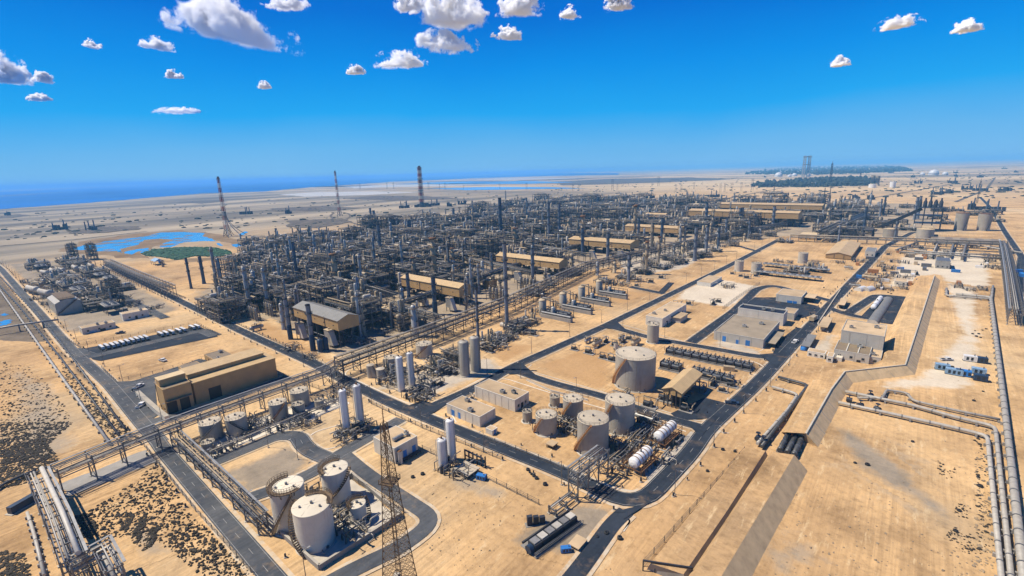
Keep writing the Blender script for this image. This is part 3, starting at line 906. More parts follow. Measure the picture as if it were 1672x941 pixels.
# ---------------------------------------------------------------- storage tanks
def footing(cx, yb, w):
    """centre and radius of a round thing whose base front touches pixel (cx, yb) and is w pixels wide"""
    p = G(cx, yb)
    u = Vector((p.x, p.y, 0)).normalized()
    c = p.copy()
    for _ in range(3):
        r = w/2/pxm(c)*math.cos(math.atan((cx-PW/2)/FOC))
        c = p+u*r
    return c, r
def view_ang(c):
    """ground angle from c back towards the photo side"""
    return math.atan2(-c.y, -c.x)
def tank(cx, yb, w, ytop, label, shell='tank_cream', roof='tank_top', stair=None, plat=None, rise=0.1, pad=True, cat='storage tank', cone=0, name='storage_tank'):
    c, r = footing(cx, yb, w)
    h = hgt(c, ytop)
    va = view_ang(c)
    t = thing(name, label, cat, c)
    n = 40 if r > 4 else 26
    b = MB(shell)
    prof = [(r, 0.05), (r, h)]
    if cone: prof = [(r*cone, 0.05), (r, h)]
    b.lathe(prof, n)
    nb = max(2, int(h/2.6))
    for k in range(1, nb):                                   # weld seams / wind girders
        z = h*k/nb
        b.lathe([(r+0.005 if not cone else r*(cone+(1-cone)*k/nb)+.01, z-0.05), (r+0.04 if not cone else r*(cone+(1-cone)*k/nb)+.05, z), (r+0.005 if not cone else r*(cone+(1-cone)*k/nb)+.01, z+0.05)], n)
    part(b, 'shell', t)
    b = MB(roof)
    b.lathe([(r+0.1, h-0.12), (r+0.12, h+0.06), (r*0.97, h+0.1), (r*0.5, h+0.1+rise*r*0.75), (0.01, h+0.1+rise*r)], n)
    for k in range(6):
        g = k*PI/3
        b.beam((math.cos(g)*r*.15, math.sin(g)*r*.15, h+.13+rise*r*.95), (math.cos(g)*r*.95, math.sin(g)*r*.95, h+.13+rise*r*0.06), 0.08)
    rf = part(b, 'roof', t)
    b = MB('steel_grey')
    b.cyl((0, 0, h+rise*r), (0, 0, h+rise*r+0.7), 0.35, 0.35, 10)
    part(b, 'vent', rf)
    for g in (va+0.7, va-1.5):
        b = MB('steel_grey')
        b.cyl((math.cos(g)*r*.6, math.sin(g)*r*.6, h), (math.cos(g)*r*.6, math.sin(g)*r*.6, h+rise*r*.5+0.6), 0.3, 0.3, 8)
        part(b, 'roof_hatch', rf)
    if pad:
        b = MB('concrete')
        b.lathe([(r+0.6, 0), (r+0.55, 0.3), (r-0.2, 0.32)], n)
        part(b, 'base_ring', t)
    for g in (va+0.5, va-0.9):
        b = MB('steel_grey')
        d = Vector((math.cos(g), math.sin(g), 0))
        b.cyl(d*(r-0.1)+Vector((0, 0, 0.9)), d*(r+0.35)+Vector((0, 0, 0.9)), 0.4, 0.4, 10)
        part(b, 'manhole', t)
    b = MB('pipe_light')
    b.tube([Vector((math.cos(va+0.2)*r, math.sin(va+0.2)*r, 0.7)), Vector((math.cos(va+0.2)*(r+1.5), math.sin(va+0.2)*(r+1.5), 0.7))], 0.18, 6)
    part(b, 'outlet', t)
    if stair:
        a0, a1, mname = stair                                 # angles relative to the photo-facing side
        b = MB(mname); hr = MB(mname)
        ns = max(8, int(h/0.45))
        w2 = 0.5 if r < 4 else 0.6
        pr = None
        for k in range(ns+1):
            g = va+a0+(a1-a0)*k/ns
            z = 0.3+(h-0.2)*k/ns
            d = Vector((math.cos(g), math.sin(g), 0))
            a = d*(r+0.1)+Vector((0, 0, z)); o = d*(r+0.1+2*w2)+Vector((0, 0, z))
            b.beam(a, o, 0.5, 0.1)
            if pr:
                b.beam(pr, o, 0.12, 0.3)
                if k % 2 == 0: hr.beam(o, o+Vector((0, 0, 1.0)), 0.07)
                hr.beam(pr+Vector((0, 0, 1.0)), o+Vector((0, 0, 1.0)), 0.08)
            pr = o
        part(hr, 'handrail', part(b, 'stair', t))
    b = MB('walkway' if plat else 'steel_grey')
    if plat:
        a0, a1 = plat
        k = 22
        for i in range(k):
            g0, g1 = va+a0+(a1-a0)*i/k, va+a0+(a1-a0)*(i+1)/k
            for ra, rb, z0, z1 in ((r*0.84, r+0.55, h+0.12, h+0.34),):
                p = [(math.cos(g)*q, math.sin(g)*q, z) for z in (z0, z1) for g, q in ((g0, ra), (g0, rb), (g1, rb), (g1, ra))]
                b.hexa(p)
            for q in (r*0.84, r+0.52):
                p0 = Vector((math.cos(g0)*q, math.sin(g0)*q, h+0.3)); p1 = Vector((math.cos(g1)*q, math.sin(g1)*q, h+0.3))
                b.beam(p0, p0+Vector((0, 0, 1.1)), 0.08)
                for zz in (0.55, 1.1): b.beam(p0+Vector((0, 0, zz)), p1+Vector((0, 0, zz)), 0.07)
            if i % 4 == 0:
                q = r+0.7
                b.beam((math.cos(g0)*q, math.sin(g0)*q, h+0.1), (math.cos(g0)*r, math.sin(g0)*r, h-1.2), 0.16)
        part(b, 'platform', t)
    else:
        k = 20
        pts = [(math.cos(2*PI*i/k)*(r-0.05), math.sin(2*PI*i/k)*(r-0.05), h+0.08) for i in range(k)]
        b.rail(pts, 1.0, 0.06, 2.0, True)
        part(b, 'railing', rf)
    return t, c, r, h
tank(480.2, 873, 56, 793, 'tall white tank left of the front tank in the walled compound', 'white_paint', 'white_top', (-1.25, 0.15, 'walkway'), (-3.3, -0.3+1.0), 0.07)
T2 = tank(520.5, 905, 63, 824, 'widest white tank standing at the front of the walled compound', 'white_paint', 'white_top', (-0.6, -2.4, 'walkway'), (1.1, 3.4), 0.07)
tank(553.8, 828, 45, 764, 'tallest slim white tank at the back of the walled compound', 'white_paint', 'white_top', (-1.1, 1.15, 'walkway'), (-3.6, -0.9), 0.07)
tank(587, 857, 28, 822, 'small low white tank at the right of the walled compound', 'white_paint', 'white_top', (1.0, 2.3, 'walkway'), (-3.9, -0.8), 0.07)
landmark(T2[1], 'the walled white tanks')
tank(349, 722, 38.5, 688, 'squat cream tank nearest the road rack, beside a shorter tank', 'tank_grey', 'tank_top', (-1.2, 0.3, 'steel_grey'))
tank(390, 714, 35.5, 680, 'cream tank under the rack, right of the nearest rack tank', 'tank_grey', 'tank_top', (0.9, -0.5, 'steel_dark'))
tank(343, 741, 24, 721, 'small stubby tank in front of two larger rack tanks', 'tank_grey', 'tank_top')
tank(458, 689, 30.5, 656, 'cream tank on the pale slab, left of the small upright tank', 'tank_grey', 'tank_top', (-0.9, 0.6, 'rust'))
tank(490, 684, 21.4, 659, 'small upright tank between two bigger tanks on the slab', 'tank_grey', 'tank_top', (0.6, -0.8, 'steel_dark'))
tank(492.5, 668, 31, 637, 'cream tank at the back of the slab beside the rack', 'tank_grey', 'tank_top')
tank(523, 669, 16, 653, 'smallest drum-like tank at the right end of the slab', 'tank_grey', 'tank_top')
landmark(G(440, 700), 'the small slab tanks')
tank(640.7, 607, 22.6, 583, 'cream tank with rusty stair left of the paired white columns', 'tank_cream', 'tank_top', (-0.9, 0.9, 'rust'))
tank(694, 586, 27, 561, 'wide cream tank in the open bund behind the white columns', 'tank_cream', 'tank_top', (-1.2, 0.3, 'rust'))
W1 = tank(967.6, 749, 51, 682, 'grey tank with cone roof at the corner of the curved road', 'tank_grey', 'tank_top', (-1.35, -0.1, 'orange_rust'))
tank(1011, 712, 48, 652, 'tall grey tank behind the road corner tank', 'tank_grey', 'tank_top', (-1.5, -0.5, 'orange_rust'))
tank(935.6, 688, 33, 650, 'grey tank between the white modules and the tall grey tank', 'tank_grey', 'tank_top', (-1.3, -0.2, 'orange_rust'))
tank(892.5, 714, 34.5, 676, 'lower grey tank with rusty ladder in front of two grey tanks', 'tank_grey', 'tank_top', (-1.4, -0.4, 'orange_rust'))
tank(861.4, 692, 16, 671, 'tiny grey tank left of the lower grey tank', 'tank_grey', 'tank_top')
tank(906, 666, 16.6, 647, 'little grey tank tucked behind the lower grey tank', 'tank_grey', 'tank_top')
landmark(W1[1], 'the grey corner tanks')
W7 = tank(1036, 641, 65.5, 577, 'largest pale grey tank, standing alone beside the sandy plot', 'tank_grey', 'tank_top', (-1.45, -0.45, 'orange_rust'), None, 0.12)
landmark(W7[1], 'the largest grey tank')
tank(1065.6, 562, 19.3, 529.5, 'slim tall grey tank beside the cross road', 'tank_grey', 'tank_top')
tank(1005.5, 573, 7, 561, 'small white tank behind the largest grey tank', 'white_paint', 'white_top', pad=False)
tank(1206, 444, 15, 426, 'pale tank at the road edge, left of a twin', 'tank_cream', 'tank_top')
tank(1234, 447.5, 17, 429.5, 'pale tank at the road edge, right of a twin', 'tank_cream', 'tank_top')
tank(1310, 430.6, 16.5, 413, 'single pale tank on the dark rack beside the gabled store', 'tank_cream', 'tank_top')
tank(1567, 377, 22.6, 348, 'brown tapering tank on the striped pad, left of the pair', 'tank_grey', 'rust', (0.4, 1.2, 'steel_black'), cone=0.96)
tank(1604.6, 377.5, 25, 349, 'brown tapering tank on the striped pad, right of the pair', 'tank_grey', 'rust', (0.4, 1.2, 'steel_black'), cone=0.88)
landmark(G(1585, 385), 'the brown tapering tanks')
tank(1452.7, 388, 25, 373.5, 'squat tan tank left of the dark heater structure', 'tank_grey', 'tan_roof')
tank(1509, 390, 30, 374, 'squat tan tank right of the dark heater structure', 'tank_grey', 'tan_roof')
# hoppers with one sloping side
for cx, yb, w, yt, lab in ((606.6, 618, 13, 596, 'grey hopper with one slanted side at the rack bend'), (623, 622, 14, 602, 'second slant sided hopper, right of its twin')):
    c, r = footing(cx, yb, w); h = hgt(c, yt)
    t = thing('hopper', lab, 'hopper', c, 0.6)
    b = MB('tank_grey'); b.cyl((0, 0, 0.1), (0, 0, h), r, r, 18)
    b.cyl((r*1.2, 0, 0.1), (r*0.2, 0, h*0.8), r*0.8, r*0.75, 14)
    part(b, 'shell', t)
    b = MB('tank_top'); b.lathe([(r*1.03, h), (r*.5, h+.4), (0.01, h+0.5)], 18); part(b, 'lid', t)
    b = MB('rust'); b.beam((r*2.2, -r*.6, 0), (r*.9, -r*.6, h), 0.4, 0.15); part(b, 'ladder', t)

# ---------------------------------------------------------------- tall white columns
def column_white(cx, yb, w, yt, label, m='white_clean', skirt=True):
    c, r = footing(cx, yb, w); h = hgt(c, yt)
    t = thing('white_column' if 'white' in m else 'grey_column', label, 'column vessel', c)
    b = MB(m); b.lathe([(r, 0.8), (r, h-0.15), (r*0.97, h), (r*0.75, h+r*.18), (0.01, h+r*.28)], 24)
    for k in range(1, 4): b.lathe([(r, h*k/4-.06), (r+.04, h*k/4), (r, h*k/4+.06)], 24)
    part(b, 'shell', t)
    b = MB('concrete'); b.lathe([(r*1.15, 0), (r*1.15, 0.5), (r*.95, 0.82)], 20); part(b, 'base', t)
    b = MB('rust'); b.cyl((0, 0, h+r*.2), (0, 0, h+r*.2+0.8), 0.3, 0.3, 8)
    b.beam((-r*.6, 0, h+r*.25), (r*.6, 0, h+r*.25), 0.2)
    part(b, 'top_nozzle', t)
    b = MB('steel_grey')
    va = view_ang(c)+0.9
    d = Vector((math.cos(va), math.sin(va), 0)); q = Vector((-d.y, d.x, 0))*0.25
    for sgn in (-1, 1): b.beam(d*(r+.25)+q*sgn+Vector((0, 0, .5)), d*(r+.25)+q*sgn+Vector((0, 0, h)), 0.07)
    for k in range(int(h/0.6)): b.beam(d*(r+.25)-q+Vector((0, 0, .6+k*.6)), d*(r+.25)+q+Vector((0, 0, .6+k*.6)), 0.05)
    part(b, 'ladder', t)
    b = MB('pipe_light')
    d2 = Vector((math.cos(va-2.2), math.sin(va-2.2), 0))
    b.tube([d2*(r*.5)+Vector((0, 0, h+.3)), d2*(r+.4)+Vector((0, 0, h+.3)), d2*(r+.4)+Vector((0, 0, .6)), d2*(r+2)+Vector((0, 0, .6))], .12, 6)
    part(b, 'pipe', t)
    return c, r, h
V1 = column_white(567, 708, 12.3, 637.5, 'tall white column by the inner road, left one of two')
column_white(590, 701, 13.4, 629.5, 'tall white column by the inner road, right one of two')
landmark(V1[0], 'the paired white columns')
column_white(656, 641, 11.8, 583.5, 'slim white column with dark pump skid at its foot')
column_white(673, 632, 10.6, 576.5, 'slim white column just behind another, skirt tapering out')
V5 = column_white(759.6, 617, 16.5, 558, 'stout grey column at the side road, left of two', 'tank_grey')
column_white(777, 610, 15.4, 551, 'stout grey column at the side road, right of two', 'tank_grey')
landmark(V5[0], 'the stout grey columns')
V7 = column_white(738.5, 756, 14.5, 686, 'tallest white column beside the dark shelter on open sand')
column_white(724.4, 770, 16, 718, 'shorter white column beside the dark shelter on open sand')
landmark(V7[0], 'the open sand columns')

# ---------------------------------------------------------------- buildings
def frame3(L, C, cb, B):
    """corner on the ground and lengths towards -X and +Y from three roof corners in the photo"""
    g = G(C[0], cb); h = hgt(g, C[1])
    lx = abs(g.x-G(L[0], L[1], h).x); ly = abs(G(B[0], B[1], h).y-g.y)
    return g, h, lx, ly
def building(name, label, cat, L, C, cb, B, wall='plaster', roof='flat_roof', doors=(), win=(0, 0), ac=0, parapet=0.35, panels=0, seed=1, lx=None, ly=None, group=None):
    g, h, lx0, ly0 = frame3(L, C, cb, B)
    lx = lx or lx0; ly = ly or ly0
    t = thing(name, label, cat, g, 0, group)
    rn = random.Random(seed)
    b = MB(wall)
    b.bx(-lx, 0, 0, ly, 0, h)
    if parapet:
        e = 0.25
        b.bx(-lx-.05, .05, -.05, e, h, h+parapet); b.bx(-lx-.05, .05, ly-e, ly+.05, h, h+parapet)
        b.bx(-lx-.05, -lx+e, e, ly-e, h, h+parapet); b.bx(-e, .05, e, ly-e, h, h+parapet)
    if panels:
        for k in range(1, int(lx/panels)+1):
            x = -k*panels
            if x > -lx+.5: b.bx(x-.12, x+.12, -.1, 0, 0, h-.15)
        for k in range(1, int(ly/panels)+1):
            y = k*panels
            if y < ly-.5: b.bx(0, .1, y-.12, y+.12, 0, h-.15)
    part(b, 'wall', t)
    b = MB(roof)
    e = 0.26 if parapet else -0.3
    b.bx(-lx+e, -e, e, ly-e, h, h+0.12)
    rf = part(b, 'roof', t)
    for face, f, w, dh, m in doors:
        b = MB(m)
        if face == 'x': b.bx(-0.02, 0.07, ly*f-w/2, ly*f+w/2, 0.02, dh)
        else: b.bx(-lx*f-w/2, -lx*f+w/2, -0.07, 0.02, 0.02, dh)
        part(b, 'door', t)
    fr = MB('opening')
    nw = 0
    for fc, n in (('y', win[0]), ('x', win[1])):
        for k in range(n):
            f = (k+.5)/n
            b = MB('glass_dark'); z = min(1.4, h*0.35); wh = min(1.1, h*.3)
            if fc == 'y': b.bx(-lx*f-.6, -lx*f+.6, -.05, .02, z, z+wh)
            else: b.bx(-.02, .05, ly*f-.6, ly*f+.6, z, z+wh)
            wo = part(b, 'window', t)
            b = MB('concrete')
            if fc == 'y': b.bx(-lx*f-.75, -lx*f+.75, -.16, -.06, z-.12, z-.01)
            else: b.bx(.06, .16, ly*f-.75, ly*f+.75, z-.12, z-.01)
            part(b, 'sill', wo)
    for k in range(ac):
        b = MB('steel_light')
        x, y = -rn.uniform(.15, .85)*lx, rn.uniform(.15, .85)*ly
        s = rn.uniform(0.7, 1.2)
        b.bx(x-s, x+s, y-s*.7, y+s*.7, h+.3, h+1.5)
        b.m('steel_black'); b.cyl((x, y, h+1.5), (x, y, h+1.65), s*.5, s*.5, 10)
        b.m('steel_dark'); b.tube([(x+s, y, h+.6), (x+s+1.2, y, h+.6), (x+s+1.2, y, h+.1)], .12, 6)
        part(b, 'air_conditioner', rf)
    return t, g, h, lx, ly
# big tan hall complex by the left road
t, g, h, lx, ly = building('tan_hall', 'long tan hall with stepped roof beside the pipe rack road', 'hall', (300, 621), (321.7, 626), 660.6, (452, 586.4), 'tan_clad', 'roof_clad',
         [('x', 0.22, 5, 5.5, 'opening')], (0, 0), 0, 0, lx=17)
b = MB('tan_clad'); b.bx(-lx, -6.5, 0.2, ly-2.5, h+.12, h+1.9); part(b, 'upper_wall', t)
b = MB('roof_clad'); b.bx(-lx-.3, -6.2, 0, ly-2.3, h+1.9, h+2.2); part(b, 'upper_roof', t)
b = MB('tan_wall'); b.bx(.05, .35, 0, ly, h-.5, h+.15); part(b, 'fascia', t)
landmark(g, 'the long tan hall')
hx, hy, hh = g.x, g.y, h
t, g, h, lx, ly = building('tan_loading_block', 'taller tan block with two dark doors at the hall end', 'building', (256, 628), (274, 638), 678, (317.6, 629), 'tan_clad', 'brown_roof',
         [('x', 0.22, 3.6, 5.2, 'opening'), ('x', 0.68, 3.6, 5.2, 'opening')], (2, 0), 0, .3)
ly = min(ly, hy-g.y-.3) if hy > g.y else ly
b = MB('brown_roof'); b.bx(0, 1.4, .5, ly-.5, h*.52, h*.52+.25); part(b, 'awning', t)
b = MB('tan_clad'); b.bx(-lx, -lx+5, .3, ly-.3, h+.12, h+3); b.m('tan_roof'); b.bx(-lx-.2, -lx+5.2, .1, ly-.1, h+3, h+3.25); part(b, 'roof_housing', t)
b = MB('brown_roof'); b.bx(-lx-8, -lx-.1, 1, ly+10, h-1.5, h-1.2)
for yy in (1.3, ly/2, ly+9.5):
    b.m('steel_dark'); b.bx(-lx-7.8, -lx-7.5, yy, yy+.3, 0, h-1.5)
part(b, 'canopy', t)
t, g, h, lx, ly = building('tan_annex', 'low tan annex with brown ribbed roof behind the tan hall', 'building', (330, 580), (360, 594), 603, (392, 586), 'tan_wall', 'brown_roof', [('y', .3, 1.2, 2.2, 'opening'), ('y', .7, 1.2, 2.2, 'opening')], (0, 4), 3, .2, seed=4)
building('low_store', 'low brown roofed store between the annex and the hall', 'building', (286, 600), (312, 612), 620, (340, 602), 'tan_wall', 'brown_roof', (), (0, 0), 0, .15, seed=5)
# white modular control rooms
building('switch_room', 'white panelled switch room with blue doors at the road corner', 'building', (729, 660), (784, 682), 698, (811, 668), 'white_paint', 'flat_roof', [('y', .82, 2.2, 2.6, 'blue_paint'), ('y', .62, 1.6, 2.6, 'blue_paint')], (0, 0), 2, .25, 4, 6)
_, g2, _, _, _ = building('control_room', 'larger white panelled control room behind the blue door switch room', 'building', (776, 630.5), (841, 654.5), 673, (867, 642), 'white_paint', 'flat_roof', [('x', .5, 1.6, 2.4, 'opening')], (0, 2), 3, .25, 3.6, 7)
landmark(g2, 'the white control rooms')
building('guard_kiosk', 'small white kiosk with sand coloured top beside the front road', 'kiosk', (796.5, 697), (804, 704), 712, (813, 699), 'white_paint', 'flat_roof', [('x', .5, .9, 1.9, 'blue_paint')], (0, 0), 0, .1)
t, g, h, lx, ly = building('skid_cabin', 'white cabin on a steel skid with two blue doors', 'cabin', (613.5, 712), (646, 733), 758, (688, 716), 'plaster', 'flat_roof', [('x', .42, 1.5, 3.2, 'blue_paint'), ('x', .82, 1.5, 3.2, 'blue_paint')], (0, 0), 1, .15, 0, 8)
b = MB('steel_dark'); b.bx(.1, 1.6, 0, ly, .5, .75)
for k in range(6): b.bx(1.3, 1.5, ly*k/5-.1, ly*k/5+.1, 0, .5)
b.rail([(1.55, 0, .75), (1.55, ly, .75)], 1, .07); part(b, 'access_deck', t)
b = MB('steel_light'); b.cyl((-lx*.3, ly*.25, h+.9), (-lx*.3, ly*.65, h+.9), .7, .7, 12); b.tube([(-lx*.3, ly*.65, h+.9), (-lx*.2, ly*.8, h+.9), (-lx*.2, ly*.8, h+.1)], .35, 8); part(b, 'roof_fan', t)
b = MB('plaster'); b.cyl((.9, 1.4, .1), (.9, 1.4, h*.8), .8, .8, 14); b.m('rust'); b.cyl((.9, 1.4, h*.8), (.9, 1.4, h*.8+.2), .85, .6, 14); part(b, 'water_tank', t)
landmark(g, 'the skid cabin')
# buildings between the cross roads
t, g, h, lx, ly = building('workshop', 'low white workshop with long sand roof beside the cross road', 'building', (1054, 516.5), (1081, 521), 535, (1128, 498), 'plaster', 'flat_roof', [('x', .2, 1.2, 2.2, 'opening')], (2, 3), 2, .25, 5, 9)
b = MB('plaster_grey'); b.bx(.1, 6, ly*.35, ly*.65, 0, h*.6); b.m('flat_roof'); b.bx(.1, 6.3, ly*.33, ly*.67, h*.6, h*.6+.2); part(b, 'porch', t)
t, g, h, lx, ly = building('substation', 'large square substation with dim flat roof and blue doors', 'building', (1171.5, 537), (1245.4, 556), 570, (1278.6, 527), 'plaster_grey', 'flat_roof_dim',
   [('y', .78, 1.8, 3.2, 'blue_paint'), ('y', .5, 1.8, 2.4, 'blue_paint'), ('y', .3, 2.2, 3.2, 'blue_paint')], (0, 0), 2, .5, 6, 10)
landmark(g, 'the square substation')
b = MB('flat_roof_dim'); b.bx(.1, 5, ly*.1, ly*.7, h*.5, h*.5+.25); b.m('steel_dark')
for k in range(4): b.bx(4.6, 4.8, ly*(.12+.18*k), ly*(.12+.18*k)+.2, 0, h*.5)
part(b, 'canopy', t)
t, g, h, lx, ly = building('transformer_hall', 'taller grey hall with open black roof trays behind the substation', 'building', (1204, 505), (1278, 515), 533, (1286.5, 508), 'plaster_grey', 'opening', (), (0, 0), 3, .8, 7, 11)
building('side_store', 'small sand roofed store at the right of the transformer hall', 'building', (1284, 503), (1296, 513), 524, (1305, 505), 'plaster_grey', 'flat_roof', [('x', .5, 2, 2.5, 'opening')], (0, 0), 0, .2)
t, g, h, lx, ly = building('office', 'grey office with sand roof and blue bins in the paved yard', 'building', (1267.5, 481), (1307.5, 486), 497.5, (1318.6, 476), 'plaster_grey', 'flat_roof', [('y', .35, 6, 1.8, 'blue_paint')], (0, 1), 0, .25, 5, 12)
b = MB('flat_roof'); b.bx(.1, 7, ly*.3, ly*.95, h*.75, h*.75+.2); b.m('steel_black'); b.bx(.3, 6, ly*.5, ly*.9, 0.05, h*.72); part(b, 'porch', t)
building('white_store', 'small white store on the pale lot behind the workshop', 'building', (1140.6, 459), (1160, 463), 469, (1172, 451.5), 'plaster', 'flat_roof', (), (0, 0), 0, .15)
# complex beside the concrete wall
t, g, h, lx, ly = building('pump_house', 'low front house of the grey complex, brown panelled roof', 'building', (1361.6, 572.5), (1418, 581.5), 595, (1437, 567), 'plaster_grey', 'brown_roof', [('y', .28, 1.6, 1.2, 'opening')], (3, 0), 1, .35, 6, 13)
b = MB('plaster'); 
for f in (.33, .66): b.bx(-lx*f-.2, -lx*f+.2, .3, ly-.3, h+.1, h+.5)
part(b, 'roof_wall', t)
t, g, h, lx, ly = building('grey_plant_house', 'tall grey plant house with roof fan beside the concrete wall', 'building', (1376, 536.5), (1439, 551), 584, (1449, 532), 'plaster_grey', 'flat_roof', (), (4, 3), 2, .45, 7, 14)
landmark(g, 'the grey plant house')
building('plant_house_wing', 'narrow wing at the right end of the grey pump house', 'building', (1420, 584), (1437, 586), 597, (1447, 566), 'plaster_grey', 'flat_roof', (), (1, 1), 1, .3, 0, 15)
building('site_cabin', 'low sand topped cabin left of the grey pump house', 'cabin', (1319, 572.5), (1346, 578.5), 587, (1351.5, 573.5), 'plaster', 'flat_roof', (), (3, 0), 0, .12)
building('site_cabin', 'square cabin between the low cabin and the pump house', 'cabin', (1350.5, 580), (1359, 583.5), 593, (1366, 577.5), 'plaster', 'flat_roof', (), (1, 0), 0, .12)
building('equipment_box', 'smallest white box in front of the grey pump house', 'box', (1366, 582.5), (1374, 585.5), 591, (1377, 582), 'white_paint', 'white_top', (), (0, 0), 0, .05)
def canopy(label, L, C, cb, B, roof='roof_grey', post='steel_dark', fill=None):
    g, h, lx, ly = frame3(L, C, cb, B)
    t = thing('canopy_shelter', label, 'shelter', g)
    b = MB(roof); b.bx(-lx, 0, 0, ly, h-.3, h); part(b, 'roof', t)
    for x in (-lx+.4, -.4):
        for y in (.4, ly/2, ly-.4):
            b = MB(post); b.bx(x-.12, x+.12, y-.12, y+.12, 0, h-.3); part(b, 'post', t)
    if fill:
        b = MB(fill); b.bx(-lx*.8, -lx*.35, ly*.15, ly*.85, .05, h*.6); part(b, 'back_panel', t)
    return t
canopy('grey ribbed canopy shelter next to the road by the blue tank', (1310, 560), (1321, 566.5), 575, (1337, 548), fill='steel_black')
canopy('sand roofed canopy shelter by the tan truck', (1339.5, 526), (1350, 535), 544, (1363.5, 519.5), 'flat_roof', fill='plaster_grey')
canopy('small shelter behind the paved yard near the road bend', (1369, 494), (1378, 498.5), 506, (1387, 488), 'flat_roof', fill='steel_dark')
# blue round tank by the canopy
c = G(1312, 572)
t = thing('water_tank', 'small round blue water tank at the canopy corner', 'water tank', c)
b = MB('blue_paint'); b.lathe([(1.5, .3), (1.5, 2), (1.1, 2.5), (.01, 2.7)], 18); part(b, 'shell', t)
b = MB('steel_grey'); b.bx(-1.3, 1.3, -1.3, 1.3, 0, .3); part(b, 'base', t)
# half round store and white bullet in the asphalt yard
A, B2 = G(1424, 529), G(1450, 490)
t = thing('barrel_vault_store', 'long grey half round store on the asphalt yard', 'store', A)
L = (B2-A).length; wv = 2.9
b = MB('roof_grey')
d = (B2-A).normalized(); nrm = Vector((d.y, -d.x, 0))
rows = []
for k in range(13):
    a = PI*k/12
    p = nrm*(math.cos(a)*wv)+Vector((0, 0, math.sin(a)*wv*.85)); rows.append((p, p+d*L))
n0 = len(b.v)
for p, q in rows: b.v += [tuple(p), tuple(q)]
for k in range(12): b.face((n0+2*k, n0+2*k+1, n0+2*k+3, n0+2*k+2), True)
part(b, 'roof', t)
for s0 in (0, L):
    b = MB('plaster_grey'); n0 = len(b.v); b.v += [tuple(p+d*s0) for p, q in rows]; b.face(tuple(range(n0, n0+13))); part(b, 'end_wall', t)
def bullet(a, b2, r, label, m='white_clean', name='bullet_tank', cat='pressure vessel', z=1.0, straps=5, frame=None, group=None, rusty=False):
    a, b2 = Vector(a), Vector(b2)
    c = (a+b2)/2
    t = thing(name, label, cat, (c.x, c.y, 0), 0, group)
    a = a-c; b2 = b2-c; a.z = b2.z = 0
    zz = Vector((0, 0, z+r))
    b = MB(m); b.drum(a+zz, b2+zz, r, 20)
    part(b, 'shell', t)
    d = (b2-a)
    nr = Vector((-d.y, d.x, 0)).normalized()
    for f in (.2, .8):
        p = a+d*f
        s = MB('concrete'); s.beam(p+Vector((0, 0, 0)), p+Vector((0, 0, z+r*.45)), r*1.4, .6); part(s, 'saddle', t)
    for k in range(straps):
        s = MB('rust' if rusty else 'steel_grey')
        p = a+d*((k+.5)/straps)+zz
        for j in range(9):
            g0, g1 = PI*j/9, PI*(j+1)/9
            s.beam(p+nr*math.cos(g0)*(r+.08)+Vector((0, 0, math.sin(g0)*(r+.08))), p+nr*math.cos(g1)*(r+.08)+Vector((0, 0, math.sin(g1)*(r+.08))), .22, .14)
        part(s, 'strap', t)
    s = MB('steel_grey'); s.cyl(a+d*.5+zz+Vector((0, 0, r*.9)), a+d*.5+zz+Vector((0, 0, r+.8)), .3, .3, 8)
    part(s, 'vent', t)
    if frame:
        f = MB(frame)
        hw = r+1.4
        for sgn in (-1, 1):
            f.beam(a-d*.1+nr*hw*sgn+Vector((0, 0, z+.1)), b2+d*.1+nr*hw*sgn+Vector((0, 0, z+.1)), .3)
            for k in range(6):
                p = a-d*.1+d*1.2*k/5+nr*hw*sgn
                f.beam(p, p+Vector((0, 0, z+1.2+.9)), .18)
            for hz in (z+1.1, z+2.1): f.beam(a-d*.1+nr*hw*sgn+Vector((0, 0, hz)), b2+d*.1+nr*hw*sgn+Vector((0, 0, hz)), .1)
        for k in range(6):
            p = a-d*.1+d*1.2*k/5
            f.beam(p-nr*hw+Vector((0, 0, z+.1)), p+nr*hw+Vector((0, 0, z+.1)), .22)
        part(f, 'walkway', t)
    return t
bullet(G(1425, 508), G(1437, 492), 1.5, 'white bullet tank beside the half round store', straps=3)
bullet(G(1034, 774), G(1057, 753), 1.8, 'nearer strapped white bullet tank on raised walkways', z=2.2, straps=5, frame='rust', rusty=True)
bullet(G(1074, 730), G(1097, 710), 1.8, 'farther strapped white bullet tank on raised walkways', z=2.2, straps=5, frame='rust', rusty=True)
landmark(G(1065, 750), 'the strapped bullet tanks')
